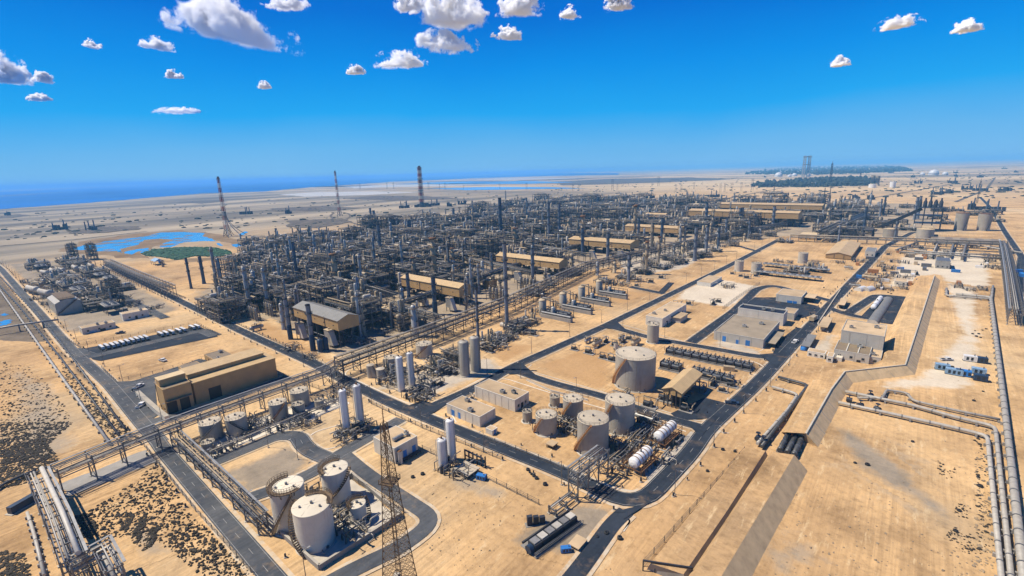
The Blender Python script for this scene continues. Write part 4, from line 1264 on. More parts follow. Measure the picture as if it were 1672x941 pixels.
# ---------------------------------------------------------------- gabled sheds
def gshed(label, C, cb, gy, L, B, rise=2.2, wall='tan_clad', roof='roof_clad', legs='steel_dark', along='x', name='tan_shed', bays=6, fill=True, vents=5, under='steel_black'):
    """shed on legs: C eave corner, cb wall bottom, gy ground below C (photo rows)"""
    g = G(C[0], gy); h = hgt(g, C[1]); hb = hgt(g, cb)
    lx = abs(g.x-G(L[0], L[1], h).x); ly = abs(G(B[0], B[1], h).y-g.y)
    t = thing(name, label, 'shed', g)
    b = MB(wall)
    b.bx(-lx, 0, 0, ly, hb, h)
    if along == 'x':
        for x in (0, -lx): b.tri((x, 0, h), (x, ly, h), (x, ly/2, h+rise))
    else:
        for y in (0, ly): b.tri((0, y, h), (-lx, y, h), (-lx/2, y, h+rise))
    part(b, 'wall', t)
    b = MB(roof)
    e = .5
    if along == 'x':
        for y0, y1 in ((-e, ly/2), (ly+e, ly/2)):
            z0 = h-rise*e/(ly/2)
            b.hexa([(-lx-e, y0, z0), (e, y0, z0), (e, y1, h+rise), (-lx-e, y1, h+rise), (-lx-e, y0, z0+.2), (e, y0, z0+.2), (e, y1, h+rise+.2), (-lx-e, y1, h+rise+.2)])
    else:
        for x0, x1 in ((e, -lx/2), (-lx-e, -lx/2)):
            z0 = h-rise*e/(lx/2)
            b.hexa([(x0, -e, z0), (x0, ly+e, z0), (x1, ly+e, h+rise), (x1, -e, h+rise), (x0, -e, z0+.2), (x0, ly+e, z0+.2), (x1, ly+e, h+rise+.2), (x1, -e, h+rise+.2)])
    part(b, 'roof', t)
    if hb > 1:
        for k in range(bays+1):
            for y in (.4, ly-.4):
                x = -.4-(lx-.8)*k/bays
                l = MB(legs); l.bx(x-.22, x+.22, y-.22, y+.22, 0, hb); part(l, 'leg', t)
        if fill:
            b = MB(under); rn = random.Random(int(C[0]))
            for k in range(int(lx/2.2)):
                x = -1.5-rn.random()*(lx-3); y = 1.5+rn.random()*(ly-3); s = rn.uniform(.8, 2.2)
                if rn.random() < .5: b.bx(x-s, x+s, y-s*.7, y+s*.7, 0, rn.uniform(.25, .8)*hb)
                else: b.m('steel_grey' if rn.random() < .3 else under); b.cyl((x, y, 0), (x, y, rn.uniform(.4, .9)*hb), s*.6, s*.6, 10); b.m(under)
            b.m('steel_grey')
            for k in range(5):
                z = hb*rn.uniform(.3, .9); y = rn.uniform(0, ly); b.tube([(-lx, y, z), (0, y, z)], .25, 6)
            part(b, 'machinery', t)
    rn = random.Random(int(C[0])+5)
    for k in range(vents):
        x = -lx*(k+.5)/vents
        b = MB('opening'); w = rn.uniform(.5, 1.4); z = hb+(h-hb)*rn.uniform(.35, .65); b.bx(x-w/2, x+w/2, -.06, .02, z-.3, z+.35); part(b, 'vent', t)
    for f in (.28, .66):
        b = MB('steel_dark'); b.bx(-lx*f-.15, -lx*f+.15, -.25, -.02, hb-2, h+.3); part(b, 'downpipe', t)
    return t, g, h, lx, ly, hb
SHEDS = []
for args in [
  ('nearest tan shed on steel legs, with a grey ribbed roof', (556.5, 524.5), 541, 569.5, (479, 501.6), (585, 515), 2.4, 'tan_clad', 'roof_grey'),
  ('tan shed on legs behind the grey roofed one, by the brown tower', (751, 470.7), 485.6, 500, (657, 453), (771, 466)),
  ('tan shed on legs between two slim blue stacks and small domes', (913, 429), 439.5, 453.5, (811, 417), (924, 424.6)),
  ('tan shed on legs in the middle of the process area', (1028.4, 398), 407, 419.5, (933, 389.5), (1037, 393)),
  ('tan shed on legs next to the narrow tan box in mid process area', (1111, 373.7), 381.6, 389, (1025.5, 368), (1117.6, 371)),
  ('longest tan shed, carried on dark steel at the far end', (1301.6, 348.7), 358, 372, (1125.5, 343.7), (1306, 346)),
  ('farthest long tan shed, just behind the longest one', (1340.6, 336), 343, 355, (1181, 331.6), (1344, 333.8)),
  ('tiny tan box shed between the two mid process sheds', (1086, 351), 355, 362, (1058.7, 349), (1089, 350))]:
    SHEDS.append(gshed(*args))
for sh, ph in zip(SHEDS, ('the grey-roofed tan shed', 'the second tan shed', 'the third tan shed', 'the fourth tan shed', 'the fifth tan shed', 'the longest tan shed', 'the farthest tan shed', 'the tiny tan shed')):
    landmark(sh[1]+Vector((-sh[3]/2, 0, sh[2])), ph)
t = gshed('open sided gabled shelter over pumps beside the curved road', (1111, 642.5), 649.5, 670, (1083.5, 634), (1146.5, 611), 1.6, 'tan_wall', 'roof_clad', 'steel_dark', 'y', 'gabled_shelter', 4, True, 0)
landmark(t[1], 'the gabled shelter')
t = gshed('wide gabled tan store in the right hand yard', (1389, 418), 424, 425, (1352.5, 411), (1410, 397.5), 2.5, 'tan_wall', 'roof_clad', 'steel_dark', 'y', 'gabled_store', 4, False, 0)
landmark(t[1], 'the gabled store')
building('tan_cabin', 'tan box house beside the grey roofed shed and its pipes', 'building', (625, 501), (640, 507), 530, (658, 496), 'tan_wall', 'tan_roof', [('x', .4, 1, 2, 'opening')], (0, 2), 0, .2)
building('tan_cabin', 'small raised tan box behind the second tan shed', 'building', (793, 456), (800, 459.5), 473, (812, 455), 'tan_wall', 'tan_roof', (), (0, 2), 0, .2)
building('tan_cabin', 'flat tan house with a row of openings at the far road end', 'building', (1307, 381.5), (1333, 384), 393, (1339, 380.5), 'tan_wall', 'tan_roof', (), (4, 0), 0, .2)
building('tan_cabin', 'tan block joined to the right tan tank', 'building', (1505, 371), (1521, 373), 388, (1527, 369), 'tan_wall', 'tan_roof', (), (0, 0), 0, .2)
building('white_house', 'long white block house beside the vehicle park', 'building', (127, 533.5), (135.5, 537.5), 547, (188, 526.5), 'plaster', 'flat_roof', [('x', .3, 4, 1.6, 'blue_pale'), ('x', .6, 3, 1.6, 'opening')], (0, 3), 2, .25, 6)
building('white_house', 'white house right of the long block house, by rusty frames', 'building', (195, 511), (202, 514), 525, (244, 507), 'plaster', 'flat_roof', [('x', .5, 1.4, 2.4, 'opening')], (0, 2), 1, .25, 6)
# ---------------------------------------------------------------- pipe racks
def rack(label, pts, h=10.5, width=7.0, levels=2, bay=9.0, pipes=9, seed=1, steel='steel_grey', mats=('pipe_light', 'pipe_tan', 'pipe_dark', 'insulation', 'pipe_light'), truss=True, diag=True, tray=True, rmax=.32, landm=None, name='pipe_rack', zlev=None, cat='pipe rack', ztop=0, gap=.45):
    """pts: photo points on the ground under the rack's centre line"""
    q = [G(p[0], p[1], ztop) for p in pts]
    for p in q: p.z = 0
    rn = random.Random(seed)
    o0 = q[0].copy()
    t = thing(name, label, cat, o0)
    q = [p-o0 for p in q]
    for i in q: i.z = 0
    levs = zlev or [h-2.6*k for k in range(levels)][::-1]
    segs = []
    bent = None
    nb = 0
    total = sum((q[i+1]-q[i]).length for i in range(len(q)-1))
    bay = max(bay, total/92)
    for i in range(len(q)-1):
        a, c = q[i], q[i+1]
        L = (c-a).length
        d = (c-a)/L
        n = max(1, round(L/bay))
        ang = math.atan2(d.y, d.x)
        for k in range(n+(1 if i == len(q)-2 else 0)):
            p = a+d*(L*k/n)
            if bent is None:
                b = MB(steel)
                hw = width/2
                for s in (-1, 1):
                    b.box(0, s*hw, 0, levs[-1]+.5, .34, .34)
                    b.m('concrete'); b.box(0, s*hw, 0, .35, .9, .9); b.m(steel)
                for z in levs: b.box(0, 0, z-.35, z, .3, width+.6)
                if diag:
                    b.beam((0, -hw, .5), (0, hw, levs[0]-.5), .16); b.beam((0, hw, .5), (0, -hw, levs[0]-.5), .16)
                bent = b.mesh('trestle')
            o = part(bent, 'trestle', t, loc=p)
            o.rotation_euler = (0, 0, ang)
    def off(pts, w):
        out = []
        for i, p in enumerate(pts):
            a = pts[max(i-1, 0)]; c = pts[min(i+1, len(pts)-1)]
            if 0 < i < len(pts)-1:
                d1 = (p-a).normalized(); d2 = (c-p).normalized()
                dd = (d1+d2).normalized(); k = 1/max(.5, dd.dot(d1))
            else:
                dd = (c-a).normalized(); k = 1
            out.append(p+Vector((-dd.y, dd.x, 0))*w*k)
        return out
    for z in levs:                                     # longitudinal girders
        for s in (-1, 1):
            b = MB(steel); pp = off(q, s*width/2)
            for i in range(len(pp)-1): b.beam(pp[i]+Vector((0, 0, z-.2)), pp[i+1]+Vector((0, 0, z-.2)), .22, .34)
            if truss and z == levs[-1]:
                for i in range(len(pp)-1):
                    a, c = pp[i], pp[i+1]; L = (c-a).length; n = max(1, round(L/bay))
                    for k in range(n):
                        u, v = a+(c-a)*k/n, a+(c-a)*(k+1)/n
                        b.beam(u+Vector((0, 0, levs[0])), v+Vector((0, 0, z-.3)) if k % 2 else (u+v)/2+Vector((0, 0, z-.3)), .14)
            part(b, 'girder', t)
    npl = max(2, pipes//len(levs))
    for z in levs:
        w = -width/2+.6
        while w < width/2-.5:
            r = rn.choice((.1, .14, .18, .24, rmax)) 
            m = rn.choice(mats)
            w += r
            if rn.random() < .9:
                b = MB(m)
                b.tube([p+Vector((0, 0, z+r+.02)) for p in off(q, w)], r, 8 if r > .2 else 6)
                part(b, 'pipe', t)
            w += r+rn.uniform(.25, 1.0)*gap*2
    if tray:
        b = MB('steel_light')
        pp = off(q, width/2+.55)
        for i in range(len(pp)-1): b.beam(pp[i]+Vector((0, 0, levs[-1]+.35)), pp[i+1]+Vector((0, 0, levs[-1]+.35)), .6, .16)
        part(b, 'cable_tray', t)
        b = MB('steel_grey')
        pp = off(q, -width/2-.5)
        for i in range(len(pp)-1): b.rail([pp[i]+Vector((0, 0, levs[-1])), pp[i+1]+Vector((0, 0, levs[-1]))], 1.1, .07, 3)
        part(b, 'handrail', t)
    if landm: landmark(q[len(q)//2]+o0, landm)
    return t
rack('main pipe rack from the lower left corner over the left road to the bend', [(100, 806), (205, 759), (262, 735), (330, 708), (430, 670), (536, 631), (556, 618)], 9.0, 5.0, 2, 9, seed=1, landm='the left pipe rack', mats=('pipe_light', 'pipe_white', 'pipe_tan', 'insulation', 'pipe_tan'), gap=.45, rmax=.26)
rack('long main pipe rack running from the bend into the distance', [(556, 618), (700, 562), (835, 508), (960, 446), (1110, 410), (1282, 374)], 10, 6.5, 3, 9, seed=2, landm='the long main rack', gap=.75, mats=('pipe_light', 'pipe_tan', 'pipe_dark', 'insulation', 'pipe_tan'), steel='steel_dark')
rack('lower pipe rack branching down beside the left road', [(284, 706), (350, 768), (426, 842)], 5.5, 2.6, 2, 8, seed=3, mats=('pipe_tan', 'pipe_light', 'pipe_tan'), rmax=.16, ztop=5.5)
rack('pipe rack carrying big white pipes in the lower left corner', [(60, 770), (92, 842), (118, 912)], 10, 4.2, 2, 9, seed=4, mats=('pipe_white', 'pipe_white', 'pipe_light'), rmax=.6, diag=False, landm='the big white pipes', ztop=10, gap=.25)
rack('square end frame of pipes at the bottom left of the sand', [(112, 921), (167, 891), (186, 928)], 9, 3, 2, 7, seed=5, mats=('pipe_white', 'pipe_light'), rmax=.5, diag=False, ztop=9)
rack('low conduit rack along the small tank slab', [(345, 748), (440, 708), (556, 660)], 2.6, 2.4, 1, 7, seed=6, truss=False, diag=False, tray=False, rmax=.2)
rack('pipe bridge crossing the front road by the strapped tanks', [(936, 816), (985, 776)], 9.5, 3.4, 2, 6, seed=7, mats=('pipe_light', 'pipe_white', 'pipe_tan'), rmax=.2, landm='the pipe bridge')
rack('low pipe track from the pipe bridge to the strapped tanks', [(985, 776), (1018, 748), (1040, 722), (1058, 706)], 3, 3.2, 1, 6, seed=8, truss=False, tray=False, rmax=.2)
rack('low pipe track from the pipe bridge down to the sand skid', [(936, 816), (902, 842)], 2.2, 2.6, 1, 5, seed=9, truss=False, tray=False, rmax=.2)
rack('dark elevated pipe rack over the left units toward the road', [(178, 440), (230, 465), (282, 488)], 11, 7, 2, 9, seed=10, mats=('pipe_light', 'pipe_dark', 'insulation'), diag=False, landm='the left unit rack')
rack('steep pipe rack standing near the right edge', [(1655, 532), (1647, 470), (1640, 425), (1636, 408)], 9.5, 5.5, 2, 8, seed=11, mats=('pipe_light', 'pipe_dark', 'insulation'), rmax=.3, landm='the right edge rack', gap=.6)
rack('wide pipe rack across the right yard beyond the shops', [(1290, 394), (1400, 398), (1510, 402), (1636, 408)], 8, 7, 2, 9, seed=12, mats=('pipe_light', 'insulation', 'pipe_tan'), rmax=.5)
rack('dark deep pipe rack between the longest shed and the heater', [(1344, 395), (1380, 376), (1412, 362)], 13, 14, 3, 9, seed=13, steel='steel_dark', mats=('pipe_dark', 'pipe_light', 'pipe_dark'), rmax=.4)
rack('pair of thick pipelines on trestles through the process area', [(545, 424), (660, 402), (800, 376)], 10, 5, 1, 12, seed=14, steel='steel_dark', mats=('pipe_dark', 'insulation'), rmax=1.0, truss=False, diag=False)
rack('dark covered pipe gallery at the back of the process area', [(670, 385), (740, 371), (796, 363)], 13, 10, 2, 12, seed=15, steel='steel_dark', mats=('pipe_dark', 'steel_dark'), rmax=1.2, truss=False)
rack('pipe gallery running back beside the tall dark stack', [(820, 377), (870, 366), (985, 340)], 11, 8, 2, 12, seed=16, steel='steel_dark', mats=('pipe_dark', 'insulation'), rmax=.8, truss=False)
for i, pts in enumerate([[(385, 470), (470, 500), (545, 530)], [(420, 432), (560, 470), (650, 502)], [(640, 520), (720, 545)], [(560, 440), (700, 475), (760, 490)], [(700, 420), (800, 445), (870, 462)],
                         [(760, 395), (900, 420), (960, 432)], [(850, 372), (1000, 392), (1060, 402)], [(930, 352), (1080, 372), (1180, 386)], [(430, 505), (560, 462), (700, 420), (850, 380)], [(600, 535), (720, 490), (860, 440), (980, 400)]]):
    rack('dark steel process pipe rack', pts, 9+i % 3, 7, 2, 11, seed=40+i, steel='steel_dark', mats=('pipe_dark', 'pipe_light', 'pipe_tan', 'insulation', 'pipe_dark'), rmax=.45, diag=False, tray=False)
# ---------------------------------------------------------------- ground pipelines
def pipeline(label, pts, r, m='pipe_light', z=None, sup=9, fil=3.0, joints=12.0, cat='pipeline', name='pipeline', flange='steel_grey'):
    q = [G(*p) for p in pts]
    o0 = q[0].copy()
    t = thing(name, label, cat, o0)
    z = z if z is not None else r+.7
    q = [Vector((p.x-o0.x, p.y-o0.y, z)) for p in q]
    b = MB(m); b.tube(q, r, 14, fil)
    part(b, 'pipe', t)
    tot = sum((q[i+1]-q[i]).length for i in range(len(q)-1))
    fl = None; sm = None
    k = max(joints, tot/60)
    for step, kind in ((k, 'collar'), (max(sup, tot/60), 'support')):
        s0 = step/2
        for i in range(len(q)-1):
            a, c = q[i], q[i+1]; L = (c-a).length; d = (c-a)/L
            ang = math.atan2(d.y, d.x)
            while s0 < L:
                p = a+d*s0
                if kind == 'collar':
                    if fl is None:
                        b = MB(flange); b.cyl((-.18, 0, 0), (.18, 0, 0), r*1.14, r*1.14, 14); fl = b.mesh('collar')
                    o = part(fl, 'collar', t, loc=p)
                else:
                    if sm is None:
                        b = MB('concrete_grey'); b.box(0, 0, -z, -r*.6, .6, r*2+.8); sm = b.mesh('support')
                    o = part(sm, 'support', t, loc=p)
                o.rotation_euler = (0, 0, ang)
                s0 += step
            s0 -= L
    return t
pipeline('thickest pale pipeline along the right edge of the sand', [(1560, 484), (1617, 489.5), (1637, 657), (1652, 790), (1670, 960)], .95, 'pipe_light', joints=7)
pipeline('second pipeline from the right, turning at the upper elbow', [(1379, 644), (1490, 667), (1560, 687), (1624, 702), (1650, 960)], .62, 'pipe_light', joints=8)
pipeline('third pipeline from the right, turning at the lower elbow', [(1368, 662), (1450, 680), (1540, 700), (1611, 717), (1634, 960)], .62, 'pipe_light', joints=8)
pipeline('pipeline with a square jog across the right sand', [(1400, 654), (1440, 655), (1447, 641), (1480, 646), (1490, 659), (1560, 675), (1632, 690)], .5, 'pipe_light', joints=8, fil=2)
pipeline('upper looped pipeline beside the bund, running down to the culvert', [(1270, 620), (1319, 633), (1300, 660), (1243, 735)], .62, 'pipe_dark', joints=9)
pipeline('lower looped pipeline beside the bund, running down to the culvert', [(1260, 636), (1303, 648), (1284, 676), (1236, 730)], .55, 'pipe_light', joints=9)
for i, (a, c, w) in enumerate([((1287, 714), (1272, 742), 'left'), ((1299, 717), (1284, 746), 'middle'), ((1309, 721), (1295, 750), 'right')]):
    pipeline('short thick pipe stub at the culvert mouth, %s of three' % w, [a, c], .8, 'pipe_dark', joints=5, sup=5)
pipeline('bright pipeline running beside the left road across the waste ground', [(-30, 446), (0, 475), (46, 540), (112, 634), (180, 728)], .55, 'pipe_light', joints=12)
pipeline('dull pipeline nearest the left road shoulder', [(-20, 432), (60, 514), (100, 562), (205, 704)], .4, 'pipe_dark', joints=12)
pipeline('dull middle pipeline across the dark waste ground', [(-30, 436), (30, 500), (100, 588), (196, 716)], .4, 'pipe_dark', joints=12)
pipeline('pipe crossing the waste ground toward the left road', [(-30, 552), (40, 540), (98, 532)], .6, 'insulation', z=4.5, sup=12)
pipeline('thin pipe curving along the sand edge at far left', [(-20, 812), (20, 788), (60, 772)], .4, 'pipe_dark', sup=6)
pipeline('low white edged pipe beside the dark pump at lower left', [(46, 842), (58, 880), (74, 945)], .4, 'pipe_white', sup=4)
pipeline('pipe around the small valve yard at upper right', [(1545, 474), (1545, 486), (1618, 492), (1621, 470)], .7, 'pipe_light', sup=8)
for i, pts in enumerate([[(1462, 412), (1500, 398), (1560, 402), (1650, 410)], [(1520, 424), (1530, 402), (1600, 406), (1668, 418)], [(1550, 424), (1556, 404), (1576, 406), (1570, 428)], [(1480, 415), (1530, 420), (1640, 425)], [(1470, 420), (1640, 432)]]):
    pipeline('yard pipeline with square bends', pts, .8-.1*(i % 2), 'pipe_light' if i % 2 else 'insulation', z=2.5+i*.7, sup=14, fil=4)
# valve groups on the right pipes
def valve():
    t = thing('pipe_valve', 'valve', 'valve')
    b = MB('steel_dark'); b.cyl((-1, 0, 1.2), (1, 0, 1.2), .9, .9, 12); part(b, 'body', t)
    b = MB('steel_black'); b.cyl((0, 0, 1.8), (0, 0, 3.2), .18, .18, 8); b.cyl((0, 0, 3.1), (0, 0, 3.25), .8, .8, 14); part(b, 'handwheel', t)
    return t
for i, (x, y, l) in enumerate([(1386, 657, 'dark pipe valve at the upper left end of the right pipelines'), (1404, 666, 'dark pipe valve below the jogged pipeline'), (1420, 650, 'dark pipe valve inside the jogged pipeline'), (1237, 720, 'dark pipe valve where looped pipes enter the culvert'), (1246, 726, 'second dark pipe valve at the culvert mouth'), (1432, 672, 'dark pipe valve on the lowest crossing pipeline')]):
    place('valve', valve, G(x, y), i*.5, None, l)
# ---------------------------------------------------------------- bund wall and covered culverts
def bund(name, label, cat, LB, LT, RT, RB, h, top='berm_sand', face='wall_stone', left='sand_ground', cap=True, slope=1.1):
    """LB/LT/RT/RB: matching photo points (left foot, left crest, right crest, right foot)"""
    t = thing(name, label, cat, G(*RB[0]))
    o = G(*RB[0])
    P = [[G(*p)-o for p in LB], [G(*p, h)-o for p in LT], [G(*p, h)-o for p in RT], [G(*p)-o for p in RB]]
    for i in range(len(RB)):
        d = P[2][min(i+1, len(RB)-1)]-P[2][max(i-1, 0)]; d.z = 0; d.normalize()
        nr = Vector((-d.y, d.x, 0))
        if nr.dot(P[2][i]-P[1][i]) < 0: nr = -nr
        P[3][i] = P[2][i]+nr*h*slope
    for r in (0, 3):
        for p in P[r]: p.z = -.05
    for k, (nm, m) in enumerate((('ramp', left), ('crest', top), ('face', face))):
        b = MB(m)
        for i in range(len(RB)-1):
            b.quad(P[k][i], P[k+1][i], P[k+1][i+1], P[k][i+1])
        part(b, nm, t)
    for i in (0, len(RB)-1):
        b = MB(face); b.quad(P[0][i], P[1][i], P[2][i], P[3][i]); part(b, 'end', t)
    if cap:
        b = MB('concrete')
        for i in range(len(RB)-1): b.beam(P[2][i]+Vector((0, 0, .08)), P[2][i+1]+Vector((0, 0, .08)), .5, .2)
        for i in range(len(RB)-1):
            L = (P[2][i+1]-P[2][i]).length
            n = int(L/9)
            for j in range(1, n):
                a = P[2][i]+(P[2][i+1]-P[2][i])*j/n; c = P[3][i]+(P[3][i+1]-P[3][i])*j/n
                b.m('concrete_grey'); b.beam(a, c, .22, .12)
        part(b, 'coping', t)
    return t
bund('earth_bund', 'long sand bund with a sloped concrete face, zigzag in the right sand', 'bund',
     [(1494, 452), (1420, 606), (1345, 616), (1318, 628), (1276, 706)], [(1504, 450), (1440, 596), (1356, 604), (1328, 620), (1284, 706)],
     [(1526, 450), (1478, 596), (1379, 607), (1357, 636), (1316, 708)], [(1534, 458), (1491, 613), (1386, 624), (1373, 644), (1326, 726)], 3.8)
landmark(G(1480, 600), 'the zigzag concrete bund')
bund('culvert_cover', 'wide sand covered culvert running to the lower right', 'culvert',
     [(1256, 738), (1180, 852), (1118, 945), (1080, 1000)], [(1262, 738), (1190, 850), (1130, 941), (1096, 992)], [(1297, 743), (1240, 838), (1178, 941), (1146, 992)], [(1312, 760), (1256, 858), (1200, 958), (1164, 1014)], 4.0, 'berm_sand', 'wall_stone', 'sand_ground', False, 1.05)
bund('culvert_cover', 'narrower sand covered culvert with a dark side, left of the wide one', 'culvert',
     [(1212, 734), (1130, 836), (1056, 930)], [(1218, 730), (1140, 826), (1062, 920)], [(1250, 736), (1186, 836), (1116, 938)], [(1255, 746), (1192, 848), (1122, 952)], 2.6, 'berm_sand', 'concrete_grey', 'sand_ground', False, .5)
# open end of the narrower culvert
c = G(1085, 945)
t = thing('portal_support', 'steel post frame at the open end of the narrower culvert', 'frame', c)
b = MB('steel_dark'); b.beam((-5, -1, 3), (5, 4, 3), .35); part(b, 'beam', t)
for k in range(5):
    b = MB('steel_dark'); b.beam((-5+2.5*k, -1+1.25*k, 0), (-5+2.5*k, -1+1.25*k, 3), .25); part(b, 'post', t)
# compound wall round the white tanks
def wall(label, pts, h, w=.4, m='concrete_grey', name='low_wall', closed=False, cat='wall'):
    q = [G(*p) for p in pts]
    if closed: q.append(q[0])
    o = q[0].copy(); t = thing(name, label, cat, o)
    b = MB(m)
    for i in range(len(q)-1): b.beam(q[i]-o+Vector((0, 0, h/2)), q[i+1]-o+Vector((0, 0, h/2)), w, h)
    part(b, 'wall', t)
    b = MB('concrete')
    for i in range(len(q)-1): b.beam(q[i]-o+Vector((0, 0, h+.06)), q[i+1]-o+Vector((0, 0, h+.06)), w+.15, .1)
    part(b, 'coping', t)
    return t
wall('low concrete wall enclosing the four white tanks', [(430, 848), (522, 931), (655, 845), (576, 779), (560, 786)], 1.6, .5, closed=False)
wall('low kerb wall around the round tank bund by the rack', [(640, 600), (668, 612), (745, 584), (718, 570)], .9, .4)
wall('thin pale wall beside the paved yard road', [(1372, 474), (1335, 530), (1352, 544)], .8, .4, 'plaster')
wall('low pale wall along the back of the white modules', [(860, 622), (900, 640), (960, 655)], .8, .3, 'plaster')
# ---------------------------------------------------------------- lattice mast and flare stacks
def lattice(b, h, w0, w1, n, leg=.2, br=.1, z0=0, cx=0, cy=0, rot=0, sides=4, power=1.0):
    def pt(f, k):
        w = w0+(w1-w0)*(f**power); a = rot+2*PI*(k+.5)/sides
        return Vector((cx+math.cos(a)*w/2*1.414, cy+math.sin(a)*w/2*1.414, z0+h*f))
    for i in range(n):
        f0, f1 = i/n, (i+1)/n
        for k in range(sides):
            b.beam(pt(f0, k), pt(f1, k), leg)
            b.beam(pt(f0, k), pt(f1, (k+1) % sides), br); b.beam(pt(f0, (k+1) % sides), pt(f1, k), br)
            b.beam(pt(f1, k), pt(f1, (k+1) % sides), br)
c = G(654, 962)
H = hgt(c, 668)
t = thing('lattice_mast', 'tall rusty lattice mast rising from the bottom edge', 'mast', c, .35)
b = MB('walkway'); lattice(b, H*.93, 6.2, 1.0, 22, .15, .065, power=.8); part(b, 'lattice', t)
b = MB('rust'); b.cyl((0, 0, H*.93), (0, 0, H), .12, .08, 8); part(b, 'aerial', t)
b = MB('walkway'); b.box(0, 0, H*.62, H*.62+.2, 3.4, 3.4); b.rail([(-1.7, -1.7, H*.62), (1.7, -1.7, H*.62), (1.7, 1.7, H*.62), (-1.7, 1.7, H*.62)], 1.1, .08, 1.5, True); part(b, 'platform', t)
b = MB('walkway')
for k in range(int(H/.8)): b.beam((-.3, 0, k*.8), (.3, 0, k*.8), .05)
for s in (-.3, .3): b.beam((s, 0, 0), (s, 0, H*.93), .07)
part(b, 'ladder', t)
for k in range(4):
    b = MB('concrete'); a = 2*PI*(k+.5)/4; b.box(math.cos(a)*4.38, math.sin(a)*4.38, 0, .5, 1.2, 1.2); part(b, 'footing', t)
landmark(G(650, 800), 'the rusty lattice mast')
def flare(label, base, yt, w, kind, phrase):
    c = G(*base); H = hgt(c, yt); k = 1/pxm(c)
    W = w*k
    t = thing('flare_stack', label, 'flare stack', c, .3)
    n = 11
    for i in range(n):
        b = MB('red_paint' if i % 2 == 0 or i == n-1 else 'white_paint')
        z0, z1 = H*(.12+.85*i/n), H*(.12+.85*(i+1)/n)
        if kind == 'lattice':
            f0, f1 = i/n, (i+1)/n
            ww = lambda f: W*(1.25-.55*f)
            b.lathe([(W*.22, z0), (W*.22, z1)], 10)
            lattice(b, z1-z0, ww(f0), ww(f1), 3, W*.09, W*.05, z0)
        else:
            for a in (0, 2.1, 4.2): b.cyl((math.cos(a)*W*.28, math.sin(a)*W*.28, z0), (math.cos(a)*W*.25, math.sin(a)*W*.25, z1), W*.2, W*.2, 10)
            lattice(b, z1-z0, W*(1.15-.25*i/n), W*(1.15-.25*(i+1)/n), 2, W*.07, W*.05, z0)
        part(b, 'band', t)
    b = MB('steel_dark')
    if kind == 'lattice': lattice(b, H*.12, W*2.2, W*1.25, 2, W*.14, W*.08)
    else: b.cyl((0, 0, 0), (0, 0, H*.12), W*.9, W*.62, 14)
    part(b, 'base_frame', t)
    b = MB('rust'); b.cyl((0, 0, H*.965), (0, 0, H), W*.34, W*.42, 12); b.cyl((0, 0, H*.955), (0, 0, H*.965), W*.7, W*.7, 14); part(b, 'tip', t)
    for z in (.4, .68):
        b = MB('steel_dark'); b.cyl((0, 0, H*z), (0, 0, H*z+W*.12), W*.85, W*.85, 14); part(b, 'platform', t)
    landmark(c, phrase)
    landmark(c+Vector((0, 0, H*.5)), phrase)
    return t, c, H, W
F1 = flare('red and white lattice flare stack standing beside the blue ponds', (372, 386), 288.5, 4, 'lattice', 'the pond flare stack')
t = F1[0]; c = F1[1]; H = F1[2]; W = F1[3]
b = MB('pipe_light')
for a in (-.6, .2, 1.0, 2.2):
    pts = []
    for k in range(9):
        f = k/8; d = 28*(1-f)**2.2+W*.5
        pts.append((math.cos(a)*d, math.sin(a)*d, H*.42*f))
    b.tube(pts, .6, 6)
part(b, 'riser_pipe', t)
F2 = flare('thinnest red and white flare stack, middle one of three', (555, 353), 279, 2.8, 'lattice', 'the thinnest flare stack')
F3 = flare('thick red and white flare stack on a dark base', (689, 338), 271, 5.2, 'tube', 'the thick flare stack')
t = F3[0]; W = F3[3]
b = MB('steel_dark'); rn = random.Random(3)
for k in range(16):
    x, y, s = rn.uniform(-26, 26), rn.uniform(-18, 18), rn.uniform(1.5, 4)
    b.bx(x-s, x+s, y-s, y+s, 0, rn.uniform(3, 12))
part(b, 'base_plant', t)
for cx, cyy, rx, ry, n in ((556, 353, 16, 6, 24), ):
    q = [(cx+rx*math.cos(a/n*2*PI), cyy+ry*math.sin(a/n*2*PI)) for a in range(n+1)]
    pp = [G(*p) for p in q]; bb = MB('ground_dark'); ribbon(bb, pp, -3, 3, nextz()); struct(bb, 'track')
for pts, w in (([(556, 358), (600, 372), (660, 381)], 5), ([(690, 342), (650, 372), (630, 384)], 4), ([(300, 368), (420, 352), (520, 344), (560, 338)], 4), ([(0, 402), (120, 392), (240, 378)], 5), ([(700, 345), (760, 338), (900, 328)], 4), ([(1160, 330), (1250, 312), (1320, 300)], 8), ([(1400, 328), (1560, 300), (1480, 290)], 8), ([(1560, 330), (1610, 310), (1625, 290)], 7), ([(860, 330), (1000, 316), (1150, 308)], 6), ([(0, 372), (200, 352), (420, 338)], 6)):
    bb = MB('ground_dark'); ribbon(bb, [G(*p) for p in pts], -w/2, w/2, nextz()+.02); struct(bb, 'track')
